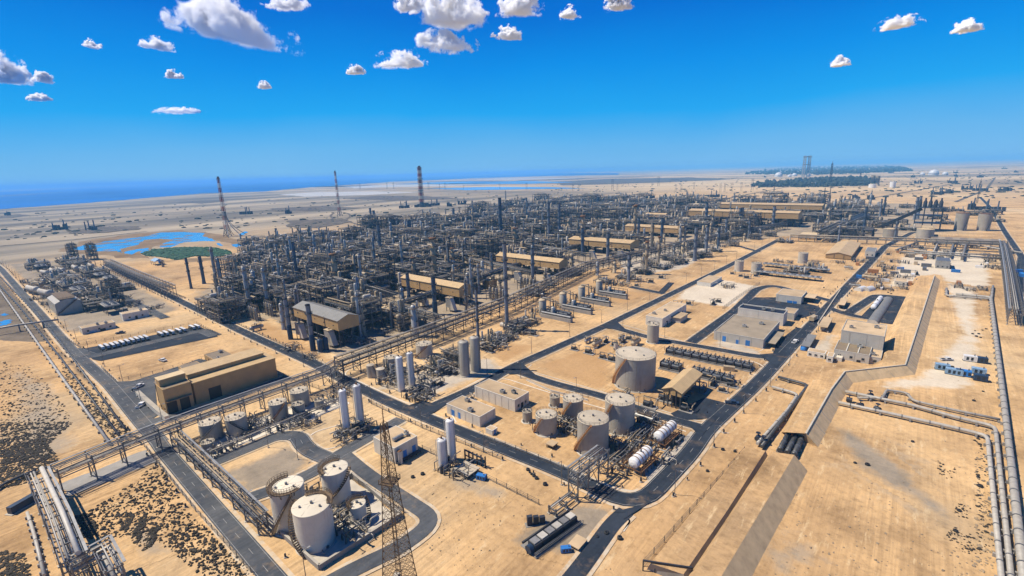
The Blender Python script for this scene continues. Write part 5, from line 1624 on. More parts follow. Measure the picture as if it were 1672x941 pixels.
# ---------------------------------------------------------------- steel stacks (chimneys)
def chimney(label, x, yb, yt, w, two=None, kind='plain', m='stack_grey', group=None):
    c, r = footing(x, yb, w); H = hgt(c, yt)
    t = thing('chimney_stack', label, 'chimney', c, 0, group)
    n = 16
    z0 = 0
    if two:
        b = MB(two); b.lathe([(r*1.12, 0), (r*1.12, H*.33), (r*.9, H*.36)], n); part(b, 'lower_shell', t); z0 = H*.34
    b = MB(m)
    if kind == 'headed':
        b.lathe([(r*.7, z0), (r*.7, H*.5), (r*1.0, H*.55), (r*1.0, H*.72), (r*.6, H*.78), (r*.6, H*.95)], n)
    else: b.lathe([(r*1.25 if not two else r*.9, z0), (r*.9, z0+(H-z0)*.15), (r*.88, H)], n)
    part(b, 'shell', t)
    b = MB('rust' if kind == 'headed' else 'steel_black')
    if kind == 'headed': b.lathe([(r*.6, H*.95), (r*1.25, H*.96), (r*1.2, H), (r*.5, H+.4)], n)
    else: b.lathe([(r*.9, H-.8), (r*1.0, H-.7), (r*1.0, H), (r*.7, H)], n); b.lathe([(.01, H-.6), (r*.8, H-.6)], n)
    part(b, 'cap', t)
    if H > 15:
        for z in ((.55, .8) if H < 35 else (.4, .6, .8)):
            b = MB('walkway' if kind == 'headed' else 'steel_dark')
            rr = r*(1.5 if kind != 'headed' else 1.7)
            b.lathe([(r*.8, H*z), (rr, H*z), (rr, H*z+.2), (r*.8, H*z+.2)], n)
            ga = part(b, 'gallery', t)
            b = MB('steel_dark'); b.rail([(math.cos(2*PI*k/10)*rr, math.sin(2*PI*k/10)*rr, H*z+.1) for k in range(10)], 1.1, .09, 9, True)
            part(b, 'railing', ga)
    b = MB('steel_dark')
    va = view_ang(c)+.8
    d = Vector((math.cos(va), math.sin(va), 0))*(r*1.2+.1)
    b.beam(d+Vector((0, 0, 1)), d+Vector((0, 0, H-.5)), .3, .12); part(b, 'ladder', t)
    return t
CH = [
 (475, 555, 487, 7.5, 'navy'), (512, 574, 497, 8.5, 'navy'), (669, 502, 446, 6, 'navy'), (711, 515, 452, 7.5, 'navy'), (870, 463, 405, 6, None), (828, 541, 396, 6.5, None),
 (951, 418, 372, 5.5, None), (992, 426, 380, 5.5, None), (1042, 390, 356, 5, None), (1080, 397, 356, 5.5, None), (1134, 427, 370, 6.5, None), (1152, 419, 370, 5.5, None), (1172, 411, 370, 5, None),
 (1152, 370, 332, 5.5, None), (1207, 374, 340, 5.5, None), (1184, 392, 357, 4.5, None), (1222, 390, 360, 4.5, None), (1210, 374, 339, 5, None), (1261, 376, 337, 5.5, None), (1256, 346, 327, 4.5, None), (1306, 351, 327, 4.5, None), (1409, 382, 338, 5, None), (1436, 354, 325, 3.6, None), (1442, 351, 322, 3.6, None), (1493, 359, 322, 5.5, None), (1498, 358, 320, 5, None),
 (818, 393, 323, 6, None), (976, 340, 322, 3, None), (623, 432, 366, 6, None), (607, 371, 340, 4, None), (612.5, 374, 344, 5, None), (595, 374, 354, 3, None), (454, 402, 373, 4, None), (486, 460, 395, 6, None), (741, 361, 340, 4.5, None), (312.5, 472, 421, 4.5, None), (333.5, 464, 419, 6, None),
 (1026, 461, 415, 5.5, None), (896, 388, 331, 5, None), (913, 388, 332, 5, None), (860, 352, 323, 3.5, None), (783, 604, 470, 4.2, None), (670, 395, 360, 7, None), (1368, 400, 366, 4, None), (1460, 394, 360, 4, None), (640, 378, 356, 3, None), (653, 376, 358, 4, None)]
rn = random.Random(9)
for x, yb, yt, w, two in CH:
    H = hgt(G(x, yb), yt)
    lab = ('two tone blue stack' if two else ('very tall slim steel stack' if H > 45 else 'slim blue grey steel stack' if w*1/pxm(G(x, yb)) < 3.2 else 'stout blue grey steel stack'))
    chimney(lab, x, yb, yt, w, two, m='stack_grey' if rn.random() < .6 else 'steel_blue')
for x, yb, yt, w in ((711, 460, 388, 10), (551, 482, 414, 11), (1075, 434, 386, 5), (1055, 449, 394, 5.5), (1036, 400, 335, 6), (952, 410, 352, 8), (842, 412, 372, 8), (620, 420, 410, 7), (1040, 352, 334, 6), (678, 466, 420, 7), (740, 440, 405, 6), (578, 455, 408, 6), (790, 425, 395, 5)):
    chimney('rusty headed process column', x, yb, yt, w, None, 'headed', 'beige')
# ---------------------------------------------------------------- vehicles
def minibus():
    t = thing('minibus', 'white minibus', 'minibus')
    b = MB('white_clean')
    b.m('steel_black'); b.bx(-3.4, 3.4, -1.1, 1.1, .45, 1.25); b.m('white_clean'); b.bx(-3.35, 2.9, -1.05, 1.05, 1.25, 2.6)
    b.quad((2.9, -1.05, 2.58), (2.9, 1.05, 2.58), (3.4, 1.1, 1.25), (3.4, -1.1, 1.25))
    part(b, 'body', t)
    for s in (-1, 1):
        b = MB('glass_dark'); b.bx(-3.2, 2.7, s*1.03, s*1.1, 1.27, 2.4); part(b, 'side_glazing', t)
    b = MB('glass_dark'); b.quad((2.94, -.95, 2.5), (3.38, -1, 1.35), (3.38, 1, 1.35), (2.94, .95, 2.5)); b.v = [(x+.03, y, z) for x, y, z in b.v]; part(b, 'windscreen', t)
    for x in (-2.2, 2.2):
        for s in (-1, 1):
            b = MB('rubber'); b.cyl((x, s*.8, .45), (x, s*1.12, .45), .45, .45, 12); wh = part(b, 'wheel', t)
            b = MB('steel_light'); b.cyl((x, s*1.1, .45), (x, s*1.14, .45), .25, .25, 10); part(b, 'hub', wh)
    return t
BUS = [(166.5, 571.5), (175, 569.5), (184, 568), (191, 566), (199.5, 564), (208, 562), (216, 560), (223.5, 558), (231, 556.5), (238.5, 555), (262.5, 549.5), (271, 548), (280, 546), (291.5, 544), (299, 542), (314, 538.5), (322, 537)]
for i, (x, y) in enumerate(BUS):
    place('bus', minibus, G(x, y), PI+.05, (1.2, .66, 1.05), 'white roofed minibus in the vehicle park', 'minibuses in the vehicle park')
landmark(G(200, 566), 'the vehicle park')
def pickup(m):
    def f():
        t = thing('pickup_truck', 'pickup', 'pickup')
        b = MB(m); b.bx(-2.6, 2.6, -.95, .95, .5, 1.05); b.bx(-.4, 1.3, -.9, .9, 1.05, 1.75); part(b, 'body', t)
        b = MB('glass_dark'); b.bx(-.3, 1.34, -.93, .93, 1.12, 1.6); part(b, 'glazing', t)
        b = MB('steel_black'); b.bx(-2.5, -.5, -.8, .8, 1.052, 1.06); part(b, 'load_bed', t)
        for x in (-1.6, 1.6):
            for s in (-1, 1):
                b = MB('rubber'); b.cyl((x, s*.7, .4), (x, s*.98, .4), .4, .4, 12); wh = part(b, 'wheel', t)
                b = MB('steel_light'); b.cyl((x, s*.96, .4), (x, s*1.0, .4), .22, .22, 10); part(b, 'hub', wh)
        return t
    return f
for x, y, m, a, l in [(227, 633, 'white_clean', 2.2, 'white pickup on the forecourt beside the tan block'), (231, 664, 'white_clean', 2.3, 'white pickup near the road beside the long white wall'), (1195, 660, 'navy', .4, 'dark blue car parked by the gabled shelter'),
                      (1440, 505, 'white_clean', 1.2, 'white pickup in the asphalt yard'), (1545, 589, 'white_clean', .6, 'white pickup beside the blue units'), (640, 350, 'white_clean', 0, 'white pickup on the far sand'), (197, 545, 'navy', 1, 'dark pickup beside the white block house'),
                      (1298, 560, 'white_clean', 1.4, 'white pickup under the substation shade'), (1092, 526, 'white_clean', 1.3, 'white pickup beside the low white workshop'), (266, 590, 'white_clean', .2, 'white pickup on the lane behind the tan block')]:
    place('pk'+m, pickup(m), G(x, y), a, None, l)
c = G(1328, 524)
t = thing('box_truck', 'tan topped box truck driving on the right road', 'truck', c, 1.45)
b = MB('beige'); b.bx(-4.5, 1.6, -1.3, 1.3, 1.0, 3.4); part(b, 'cargo_box', t)
b = MB('white_clean'); b.bx(1.7, 3.6, -1.2, 1.2, .6, 2.8); part(b, 'cab', t)
b = MB('glass_dark'); b.bx(3.0, 3.64, -1.05, 1.05, 1.7, 2.5); part(b, 'windscreen', t)
for x in (-3.2, 2.6):
    for s in (-1, 1):
        b = MB('rubber'); b.cyl((x, s*.9, .5), (x, s*1.25, .5), .5, .5, 12); part(b, 'wheel', t)
# long white trailer / wall beside the tan block
wall('long pale wall dividing the forecourt from the left road', [(226, 646), (250, 668), (274, 688)], 2.2, 1.6, 'white_paint')
# blue and white generators on the right sand
def genset(m, lx):
    def f():
        t = thing('generator_unit', 'gen', 'generator')
        b = MB(m); b.bx(-lx, lx, -1.3, 1.3, .4, 2.9); part(b, 'housing', t)
        b = MB('steel_black'); b.bx(-lx-.1, lx+.1, -1.2, 1.2, 0, .4); part(b, 'skid', t)
        for k in range(int(lx*1.2)):
            b = MB('glass_dark'); x = -lx+.9+k*1.6; b.bx(x, x+.9, -1.35, -1.28, .9, 2.4); part(b, 'louvre', t)
        b = MB('steel_grey'); b.cyl((lx*.6, 0, 2.9), (lx*.6, 0, 3.8), .2, .2, 8); part(b, 'exhaust', t)
        return t
    return f
for x, y, m, lx, a, l in [(1538, 604, 'blue_pale', 2.6, .1, 'pale blue generator at the left of the blue group'), (1557, 612, 'blue_pale', 3, 0, 'blue generator in the middle of the blue group'), (1572, 614, 'blue_paint', 2.6, 0, 'dark blue generator right of the middle one'), (1597, 611, 'blue_pale', 2.4, .05, 'pale blue generator at the right of the group'), (1600, 622, 'navy', 2.2, .1, 'navy generator in front of the right blue one'), (1583, 590, 'white_clean', 2.4, .1, 'white generator behind the blue group'), (1603, 593, 'navy', 1.8, .1, 'navy box behind the blue group')]:
    place('gen%s%.1f' % (m, lx), genset(m, lx), G(x, y), a, None, l)
# ---------------------------------------------------------------- process units
def unit_structure(kind):
    """steel process structure about 26 x 20 m: frame, decks, vessels, exchangers and pipework"""
    def f():
        rn = random.Random(100+kind)
        t = thing('process_structure', 'unit', 'process structure')
        w, d = 26, 20
        lev = [[5, 10, 15], [4.5, 9], [6, 12, 17, 22], [5, 9.5], [4, 8, 12], [6, 11], [5, 10, 16], [4]][kind % 8]
        st = 'steel_dark' if kind % 3 else 'steel_grey'
        b = MB(st)
        xs = [-w/2+w*i/4 for i in range(5)]; ys = [-d/2+d*j/3 for j in range(4)]
        top = lev[-1]
        full = rn.random() < .5
        for i, x in enumerate(xs):
            for j, y in enumerate(ys):
                hh = top if (full or (i+j) % 3) else lev[max(0, len(lev)-2)]
                b.box(x, y, 0, hh+.2, .45, .45)
        for z in lev:
            for x in xs: b.bx(x-.16, x+.16, -d/2, d/2, z-.5, z)
            for y in ys: b.bx(-w/2, w/2, y-.16, y+.16, z-.5, z-.01)
        for k in range(4):
            i = rn.randrange(4); j = rn.choice((0, 3)); z0 = 0
            b.beam((xs[i], ys[j], 0), (xs[i+1], ys[j], lev[0]), .25); b.beam((xs[i+1], ys[j], 0), (xs[i], ys[j], lev[0]), .25)
        part(b, 'frame', t)
        for z in lev:
            b = MB('deck')
            for i in range(4):
                for j in range(3):
                    if rn.random() < (.62 if z < top else .5): b.bx(xs[i]+.2, xs[i+1]-.2, ys[j]+.2, ys[j+1]-.2, z, z+.12)
            part(b, 'deck', t)
            b = MB('steel_grey' if rn.random() < .6 else 'beige')
            b.rail([(-w/2, -d/2, z), (w/2, -d/2, z), (w/2, d/2, z), (-w/2, d/2, z)], 1.1, .12, 4.5, True)
            part(b, 'railing', t)
        cols = ['beige', 'beige', 'steel_light', 'insulation', 'steel_grey', 'pipe_tan', 'tank_cream', 'steel_light']
        for k in range(11):
            z = rn.choice([0]+lev)
            x, y = rn.uniform(-w/2+2, w/2-2), rn.uniform(-d/2+2, d/2-2)
            m = rn.choice(cols)
            if rn.random() < .45:
                r = rn.uniform(.6, 1.3); L = rn.uniform(3, 7)
                b = MB(m)
                if rn.random() < .5: b.drum((x-L/2, y, z+r+.8), (x+L/2, y, z+r+.8), r, 12); sx = ((x-L/3, y), (x+L/3, y))
                else: b.drum((x, y-L/2, z+r+.8), (x, y+L/2, z+r+.8), r, 12); sx = ((x, y-L/3), (x, y+L/3))
                for q in sx: b.box(q[0], q[1], z, z+r*.7+.8, .8, .8)
                part(b, 'exchanger', t)
            else:
                r = rn.uniform(.5, 1.3); hh = rn.uniform(3.5, 9)
                b = MB(m); b.lathe([(r, z), (r, z+hh), (r*.75, z+hh+r*.4), (.01, z+hh+r*.55)], 14, x, y)
                part(b, 'vessel', t)
        for m, n, rr in (('pipe_light', 9, .2), ('pipe_dark', 9, .28), ('pipe_tan', 8, .22), ('insulation', 6, .4)):
            b = MB(m)
            for k in range(n):
                x, y, z = rn.uniform(-w/2-1, w/2+1), rn.uniform(-d/2-1, d/2+1), rn.choice([1.2]+[q+rn.uniform(.6, 2.2) for q in lev])
                pts = [(x, y, z)]
                ax = rn.randrange(2)
                for q in range(rn.randint(2, 4)):
                    p = list(pts[-1])
                    if q % 2 == 0:
                        p[ax] = rn.uniform(-(w, d)[ax]/2-1.5, (w, d)[ax]/2+1.5)
                    else:
                        if rn.random() < .6: p[2] = rn.choice([1.0, lev[0]+1.3, top+rn.uniform(1, 3.5)])
                        else: p[1-ax] = rn.uniform(-(w, d)[1-ax]/2, (w, d)[1-ax]/2)
                        ax = 1-ax if rn.random() < .5 else ax
                    if (Vector(p)-Vector(pts[-1])).length > .5: pts.append(tuple(p))
                if len(pts) > 1: b.tube(pts, rr*rn.uniform(.7, 1.3), 6, 1.0)
            part(b, 'pipework', t)
        b = MB('walkway')
        x = rn.choice((-w/2-.8, w/2+.8)); z0 = 0
        for z in lev:
            y0, y1 = (-4, 4) if rn.random() < .5 else (4, -4)
            b.beam((x, y0, z0), (x, y1, z), 1.0, .2); b.beam((x+.5, y0, z0+1.1), (x+.5, y1, z+1.1), .1); z0 = z
        part(b, 'stairway', t)
        return t
    return f
def cooler_bank():
    t = thing('air_cooler', 'cooler', 'air cooler')
    b = MB('steel_dark')
    for x in (-8, -2.7, 2.7, 8):
        for y in (-3.5, 3.5): b.box(x, y, 0, 6.5, .35, .35)
    b.bx(-8.5, 8.5, -4, 4, 6.2, 6.5)
    part(b, 'frame', t)
    b = MB('steel_light'); b.bx(-8.4, 8.4, -3.9, 3.9, 6.5, 7.6); part(b, 'tube_bundle', t)
    for x in (-5.4, 0, 5.4):
        for y in (-1.9, 1.9):
            b = MB('steel_grey'); b.lathe([(1.7, 7.6), (1.5, 8.5), (1.35, 8.5), (1.35, 7.9)], 16, x, y); b.m('steel_black'); b.lathe([(.01, 7.95), (1.4, 7.95)], 16, x, y); part(b, 'fan', t)
    b = MB('pipe_light'); b.tube([(-8.5, -4.3, 6.9), (8.5, -4.3, 6.9)], .35, 8); b.tube([(-8.5, 4.3, 6.9), (8.5, 4.3, 6.9)], .35, 8); part(b, 'header', t)
    return t
def process_column(kind):
    def f():
        rn = random.Random(kind+7)
        t = thing('process_column', 'column', 'process column')
        r, h = ((1.3, 26), (1.7, 20), (.9, 22), (2.1, 16), (1.1, 32))[kind]
        m = ('beige', 'steel_light', 'steel_grey', 'beige', 'steel_light')[kind]
        b = MB(m); b.lathe([(r*1.2, 0), (r*1.15, 2), (r, 2.4), (r, h*.7), (r*.85, h*.72), (r*.85, h), (r*.55, h+r*.4), (.01, h+r*.5)], 18); part(b, 'shell', t)
        for k in range(4):
            z = h*(.3+.21*k); a0 = rn.uniform(0, 6)
            b = MB('walkway'); b.lathe([(r, z), (r+1.1, z), (r+1.1, z+.15), (r, z+.15)], 10, a0=a0, a1=a0+4)
            pl = part(b, 'platform', t)
            b = MB('walkway'); b.rail([(math.cos(a0+4*i/6)*(r+1.05), math.sin(a0+4*i/6)*(r+1.05), z+.1) for i in range(7)], 1.1, .1, 2)
            part(b, 'railing', pl)
        b = MB('pipe_light'); b.tube([(0, 0, h+r*.3), (0, 0, h+1.6), (r+.6, 0, h+1.6), (r+.6, 0, 3), (r+4, 0, 3)], .32, 8, .8); part(b, 'overhead_pipe', t)
        b = MB('steel_dark'); b.beam((0, r+.25, .5), (0, r+.25, h), .5, .12); part(b, 'ladder', t)
        b = MB('steel_dark')
        for k in range(3): b.cyl((rn.uniform(-3, 3), rn.uniform(2, 4), 0), (0, r, h*rn.uniform(.2, .6)), .15, .15, 6)
        part(b, 'brace', t)
        return t
    return f
def column_row(kind):
    """a bank of tall reactors in one cage"""
    def f():
        t = thing('reactor_bank', 'bank', 'reactor bank')
        n = 5
        for i in range(n):
            b = MB('beige' if (i+kind) % 2 else 'insulation'); x = (i-2)*3.4
            b.lathe([(.9, 1), (.9, 9.5), (.6, 10.2), (.01, 10.4)], 14, x, 0)
            part(b, 'reactor', t)
            b = MB('pipe_tan'); b.tube([(x, 0, 10.4), (x, 0, 11.6), (x, 2, 11.6), (x, 2, 1)], .22, 6, .6); part(b, 'pipe', t)
        b = MB('steel_dark')
        for x in (-9, -3, 3, 9):
            for y in (-1.8, 1.8): b.box(x, y, 0, 8, .3, .3)
        for z in (4, 8):
            for y in (-1.8, 1.8): b.bx(-9, 9, y-.15, y+.15, z-.3, z)
        part(b, 'cage', t)
        return t
    return f
def horizontal_drum(kind):
    def f():
        t = thing('horizontal_drum', 'drum', 'drum')
        m = ('beige', 'steel_light', 'tank_cream')[kind]
        r, L = ((1.5, 10), (1.1, 8), (1.9, 12))[kind]
        b = MB(m); b.drum((-L/2, 0, r+1.5), (L/2, 0, r+1.5), r, 18); part(b, 'shell', t)
        for x in (-L*.3, L*.3):
            b = MB('concrete'); b.bx(x-.35, x+.35, -r*.8, r*.8, 0, r+.9); part(b, 'saddle', t)
        b = MB('walkway'); b.bx(-L*.4, L*.4, -.6, .6, 2*r+1.55, 2*r+1.7); b.rail([(-L*.4, -.6, 2*r+1.7), (L*.4, -.6, 2*r+1.7), (L*.4, .6, 2*r+1.7), (-L*.4, .6, 2*r+1.7)], 1, .08, 3, True); part(b, 'walkway', t)
        b = MB('pipe_light'); b.tube([(0, 0, 2*r+1.4), (0, 0, 2*r+3), (0, r+1.5, 2*r+3), (0, r+1.5, .8), (5, r+1.5, .8)], .25, 7, .6); part(b, 'pipe', t)
        return t
    return f
def pump_skid(kind):
    def f():
        rn = random.Random(kind+50)
        t = thing('pump_skid', 'skid', 'pump skid')
        b = MB('concrete_grey'); b.bx(-3, 3, -1.6, 1.6, 0, .4); part(b, 'plinth', t)
        b = MB('steel_black'); b.cyl((-2.2, 0, 1.5), (.2, 0, 1.5), .9, .9, 14); b.bx(-2.2, .2, -.8, .8, .4, .9); part(b, 'motor', t)
        b = MB('pipe_dark'); b.cyl((.4, -.5, 1.5), (.4, .8, 1.5), 1.1, 1.1, 14); b.bx(.2, 1.4, -.7, .7, .4, 1.2); part(b, 'pump', t)
        b = MB('pipe_light' if kind else 'pipe_tan'); b.tube([(1.2, 0, 1.5), (2.6, 0, 1.5), (2.6, 0, 3.2), (2.6, 4, 3.2)], .25, 8, .5); b.tube([(.4, .4, 2.4), (.4, .4, 3.6), (-3, .4, 3.6)], .2, 8, .5); part(b, 'pipe', t)
        b = MB('steel_dark')
        for x in (-2.8, 2.8): b.box(x, 1.3, .4, 3.6, .2, .2)
        b.beam((-2.8, 1.3, 3.5), (2.8, 1.3, 3.5), .2); part(b, 'frame', t)
        return t
    return f
def twin_drum():
    """dark twin drum compressor of the long rows"""
    t = thing('compressor_unit', 'comp', 'compressor')
    b = MB('concrete_grey'); b.bx(-3.2, 3.2, -4, 4, 0, .5); part(b, 'plinth', t)
    for y in (-1.7, 1.7):
        b = MB('steel_dark'); b.drum((-1.8, y, 2.6), (1.8, y, 2.6), 1.35, 16); part(b, 'drum', t)
        b = MB('steel_black'); b.cyl((-2.6, y, 2.6), (-2.2, y, 2.6), 1.55, 1.55, 16); part(b, 'end_cover', t)
    b = MB('steel_grey'); b.bx(-2.6, 2.6, -3.4, 3.4, .5, 1.3); b.beam((-2.4, -3.4, 4.1), (-2.4, 3.4, 4.1), .25); b.beam((2.4, -3.4, 4.1), (2.4, 3.4, 4.1), .25)
    for x in (-2.4, 2.4):
        for y in (-3.3, 0, 3.3): b.box(x, y, .5, 4.1, .2, .2)
    part(b, 'frame', t)
    b = MB('pipe_tan'); b.tube([(0, -1.7, 3.9), (0, -1.7, 4.8), (0, 3.8, 4.8), (0, 3.8, 1)], .25, 8, .5); part(b, 'pipe', t)
    return t
def exchanger_train():
    """vessel with a long low heat exchanger bench"""
    t = thing('exchanger_train', 'train', 'exchanger train')
    b = MB('tank_grey'); b.lathe([(2.1, 0), (2.1, 10), (1.6, 10.8), (.01, 11.1)], 20, -8, 0); part(b, 'vessel', t)
    b = MB('beige'); b.lathe([(2.15, 9.8), (2.2, 10.1), (1.6, 10.9), (.01, 11.2)], 20, -8, 0); part(b, 'vessel_cap', t)
    b = MB('steel_light'); b.lathe([(1.1, 0), (1.1, 6.5), (.8, 7), (.01, 7.2)], 16, 0, -1); part(b, 'vessel', t)
    b = MB('concrete_grey'); b.bx(-6, 14, -4.6, -2.6, 0, 2.4); part(b, 'bench', t)
    b = MB('steel_grey'); b.drum((-5.5, -3.6, 3.3), (13.5, -3.6, 3.3), .8, 14); part(b, 'exchanger', t)
    for y in (0, 2.6):
        b = MB('steel_dark'); b.drum((-4, y, 3), (9, y, 3), 1.0, 14); part(b, 'exchanger', t)
    b = MB('steel_dark')
    for x in range(-5, 11, 3):
        for y in (-1.5, 4): b.box(x, y, 0, 5.2, .25, .25)
    for z in (2, 5.2):
        for y in (-1.5, 4): b.bx(-5, 10, y-.12, y+.12, z-.25, z)
    part(b, 'frame', t)
    for k, m in enumerate(('pipe_light', 'pipe_tan', 'pipe_dark')):
        b = MB(m); b.tube([(-8, 0, 11), (-8, 0, 12), (-5+k*2, 0, 12-k), (-5+k*2, 3, 12-k), (-5+k*2, 3, 1.5), (11, 3, 1.5)], .28, 8, .8); part(b, 'pipe', t)
    return t

PROC = [(312, 492), (388, 446), (398, 408), (480, 393), (620, 374), (760, 347), (830, 334), (960, 327), (1180, 329), (1345, 331), (1420, 334), (1425, 388), (1380, 394), (1290, 370), (1180, 402), (1100, 430), (960, 436), (890, 468), (760, 520), (650, 566), (600, 580), (560, 590), (440, 535)]
PW2 = [G(*p) for p in PROC]
SHX = [(s[1].x-s[3]-5, s[1].x+12, s[1].y-(38 if i < 5 else 14), s[1].y+s[4]+3) for i, s in enumerate(SHEDS)]
def blocked(x, y, m=0):
    for x0, x1, y0, y1 in SHX:
        if x0-m < x < x1+m and y0-m < y < y1+m: return True
    return False
def near_road(x, y, m):
    for q, w in ROADS:
        for i in range(len(q)-1):
            a, c = q[i], q[i+1]; dx, dy = c.x-a.x, c.y-a.y
            t = max(0, min(1, ((x-a.x)*dx+(y-a.y)*dy)/(dx*dx+dy*dy+1e-9)))
            if math.hypot(x-a.x-dx*t, y-a.y-dy*t) < w/2+m: return True
    return False
KL = {0: 'three decked dark steel process structure', 1: 'two decked dark pipe structure', 2: 'tall four decked steel structure', 3: 'two decked grey process structure', 4: 'close decked dark process structure',
      5: 'two storey pipe and vessel structure', 6: 'grey three decked process structure', 7: 'low single decked pipe structure'}
rn = random.Random(21)
nst = 0
xmin, xmax = min(p.x for p in PW2), max(p.x for p in PW2)
ymin, ymax = min(p.y for p in PW2), max(p.y for p in PW2)
yy = ymin+10
UNITS = []
while yy < ymax:
    far = max(0, min(1, (yy-250)/900))
    dx, dy = 38+32*far, 30+25*far
    xx = xmin+10
    while xx < xmax:
        x, y = xx+rn.uniform(-2, 2), yy+rn.uniform(-2, 2)
        xx += dx
        if not inpoly(x, y, PW2) or blocked(x, y, 9) or near_road(x, y, 15) or (x > -264 and y < 640): continue
        if rn.random() < .16: continue
        k = rn.choice((0, 1, 2, 3, 4, 5, 6, 7, 1, 4, 5, 0))
        s = (1.12+.65*far)*rn.uniform(.92, 1.05)
        zs = rn.uniform(.75, 1.2)*(1.05+.15*far)
        place('unit%d' % k, unit_structure(k), (x, y, 0), rn.choice((0, PI)), (s, s, zs), KL[k], 'process structures')
        UNITS.append((x, y))
    yy += dy
# columns, reactors, coolers, drums between the structures
CL = ('tan galleried process column', 'grey galleried process column', 'thin dark process column', 'stubby tan process column', 'very tall grey process column')
n = 0; tries = 0
while n < 215 and tries < 6000:
    tries += 1
    px, py = rn.uniform(320, 1420), 335+250*rn.random()**1.6
    if not inpoly(px, py, PROC): continue
    c = G(px, py)
    if blocked(c.x, c.y, 2) or near_road(c.x, c.y, 8): continue
    k = rn.choice((0, 0, 1, 1, 2, 2, 3, 4, 4)); s = rn.uniform(.75, 1.25)
    place('col%d' % k, process_column(k), c, rn.uniform(0, 6), (s, s, s*rn.uniform(.8, 1.1)), CL[k], 'process columns')
    n += 1
n = 0; tries = 0
while n < 26 and tries < 3000:
    tries += 1
    px, py = rn.uniform(320, 1400), 345+230*rn.random()**1.5
    if not inpoly(px, py, PROC): continue
    c = G(px, py)
    if blocked(c.x, c.y, 6) or near_road(c.x, c.y, 10): continue
    if n % 2: place('cool', cooler_bank, (c.x, c.y, 0), 0, None, 'bank of six cooler fans', 'air coolers')
    else: place('bank%d' % (n % 4), column_row(n % 4), (c.x, c.y, 0), 0, None, 'caged row of tan reactors', 'reactor banks')
    n += 1
# hand placed pieces of the units nearest the camera
for x, y, k in ((372, 520, 0), (392, 500, 2), (430, 498, 4), (352, 506, 1), (470, 478, 0), (560, 470, 6), (620, 470, 2), (520, 440, 0), (690, 430, 6), (830, 392, 2), (900, 385, 2), (870, 410, 4), (600, 520, 5), (660, 530, 3), (640, 495, 4)):
    c = G(x, y)
    if not blocked(c.x, c.y, 10): place('unit%d' % k, unit_structure(k), (c.x, c.y, 0), 0, (.9, .9, 1), KL[k], 'process structures')
for x, y in ((415, 522), (440, 515), (457, 508), (700, 470), (605, 500), (845, 432)):
    c = G(x, y); place('bank0', column_row(0), (c.x, c.y, 0), 0, (.8, .9, .9), 'caged row of tan reactors', 'reactor banks')
def filter_box():
    t = thing('intake_filter', 'filter', 'filter house')
    b = MB('steel_light'); b.bx(-2.2, 2.2, -1.8, 1.8, 3, 10); part(b, 'housing', t)
    b = MB('tank_cream'); b.hexa([(2.2, -1.8, 1.5), (6, -1.5, 1.5), (6, 1.5, 1.5), (2.2, 1.8, 1.5), (2.2, -1.8, 9.5), (3.2, -1.5, 8), (3.2, 1.5, 8), (2.2, 1.8, 9.5)]); part(b, 'duct', t)
    for x in (-1.9, 1.9):
        for y in (-1.5, 1.5):
            b = MB('steel_dark'); b.box(x, y, 0, 3, .3, .3); part(b, 'leg', t)
    b = MB('beige'); b.bx(-2.4, 2.4, -2, 2, 10, 10.25); b.cyl((0, 0, 10.2), (0, 0, 11), .6, .6, 10); part(b, 'top', t)
    return t
for x, y, l in ((492, 553, 'grey filter house between the two blue stacks'), (540, 565, 'grey filter house at the open end of the grey roofed shed'), (690, 500, 'grey filter house beside the second shed stacks'), (735, 508, 'filter house at the right end of the second shed'), (845, 462, 'filter house left of the third shed'), (893, 466, 'filter house at the right end of the third shed'), (966, 424, 'filter house below the fourth shed, left one'), (1012, 424, 'filter house below the fourth shed, right one')):
    place('filter', filter_box, G(x, y), 0, None, l)
for x, y in ((524, 575), (533, 572)):
    c = G(x, y); t = thing('navy_vessel', 'short navy vessel at the foot of the right blue stack' if x == 524 else 'short navy vessel behind the first one by the blue stack', 'vessel', c)
    b = MB('navy'); b.lathe([(1.5, 0), (1.5, 7), (1.1, 7.6), (.01, 7.8)], 18); part(b, 'shell', t)
    b = MB('concrete'); b.lathe([(1.8, 0), (1.8, .3), (1.5, .35)], 18); part(b, 'base', t)
    b = MB('steel_grey'); b.cyl((0, 0, 7.7), (0, 0, 8.6), .3, .3, 8); part(b, 'nozzle', t)
# small domed dryers
for x, y, l in ((891, 452, 'left'), (902, 452, 'right')): pass
# exchanger trains along the middle road
for x, y, l in ((905, 517, 'front'), (938, 505, 'second'), (968, 493, 'third'), (996, 482, 'last')):
    place('train', exchanger_train, G(x, y), 0, (1.2, 1.3, 1.0), '%s exchanger train in the row of four beside the middle road' % l)
landmark(G(950, 500), 'the four exchanger trains')
# dark compressor rows right of the largest tank
for i in range(10):
    f = i/9; c = G(1096+f*124, 578+f*25)
    place('twin', twin_drum, c, 0, .82, 'dark twin drum compressor', 'back row of compressors')
for i in range(7):
    f = i/6; c = G(1088+f*100, 601+f*24)
    if i in (2, ): continue
    place('twin', twin_drum, c, 0, .9, 'dark twin drum compressor', 'front row of compressors')
landmark(G(1160, 592), 'the compressor rows')
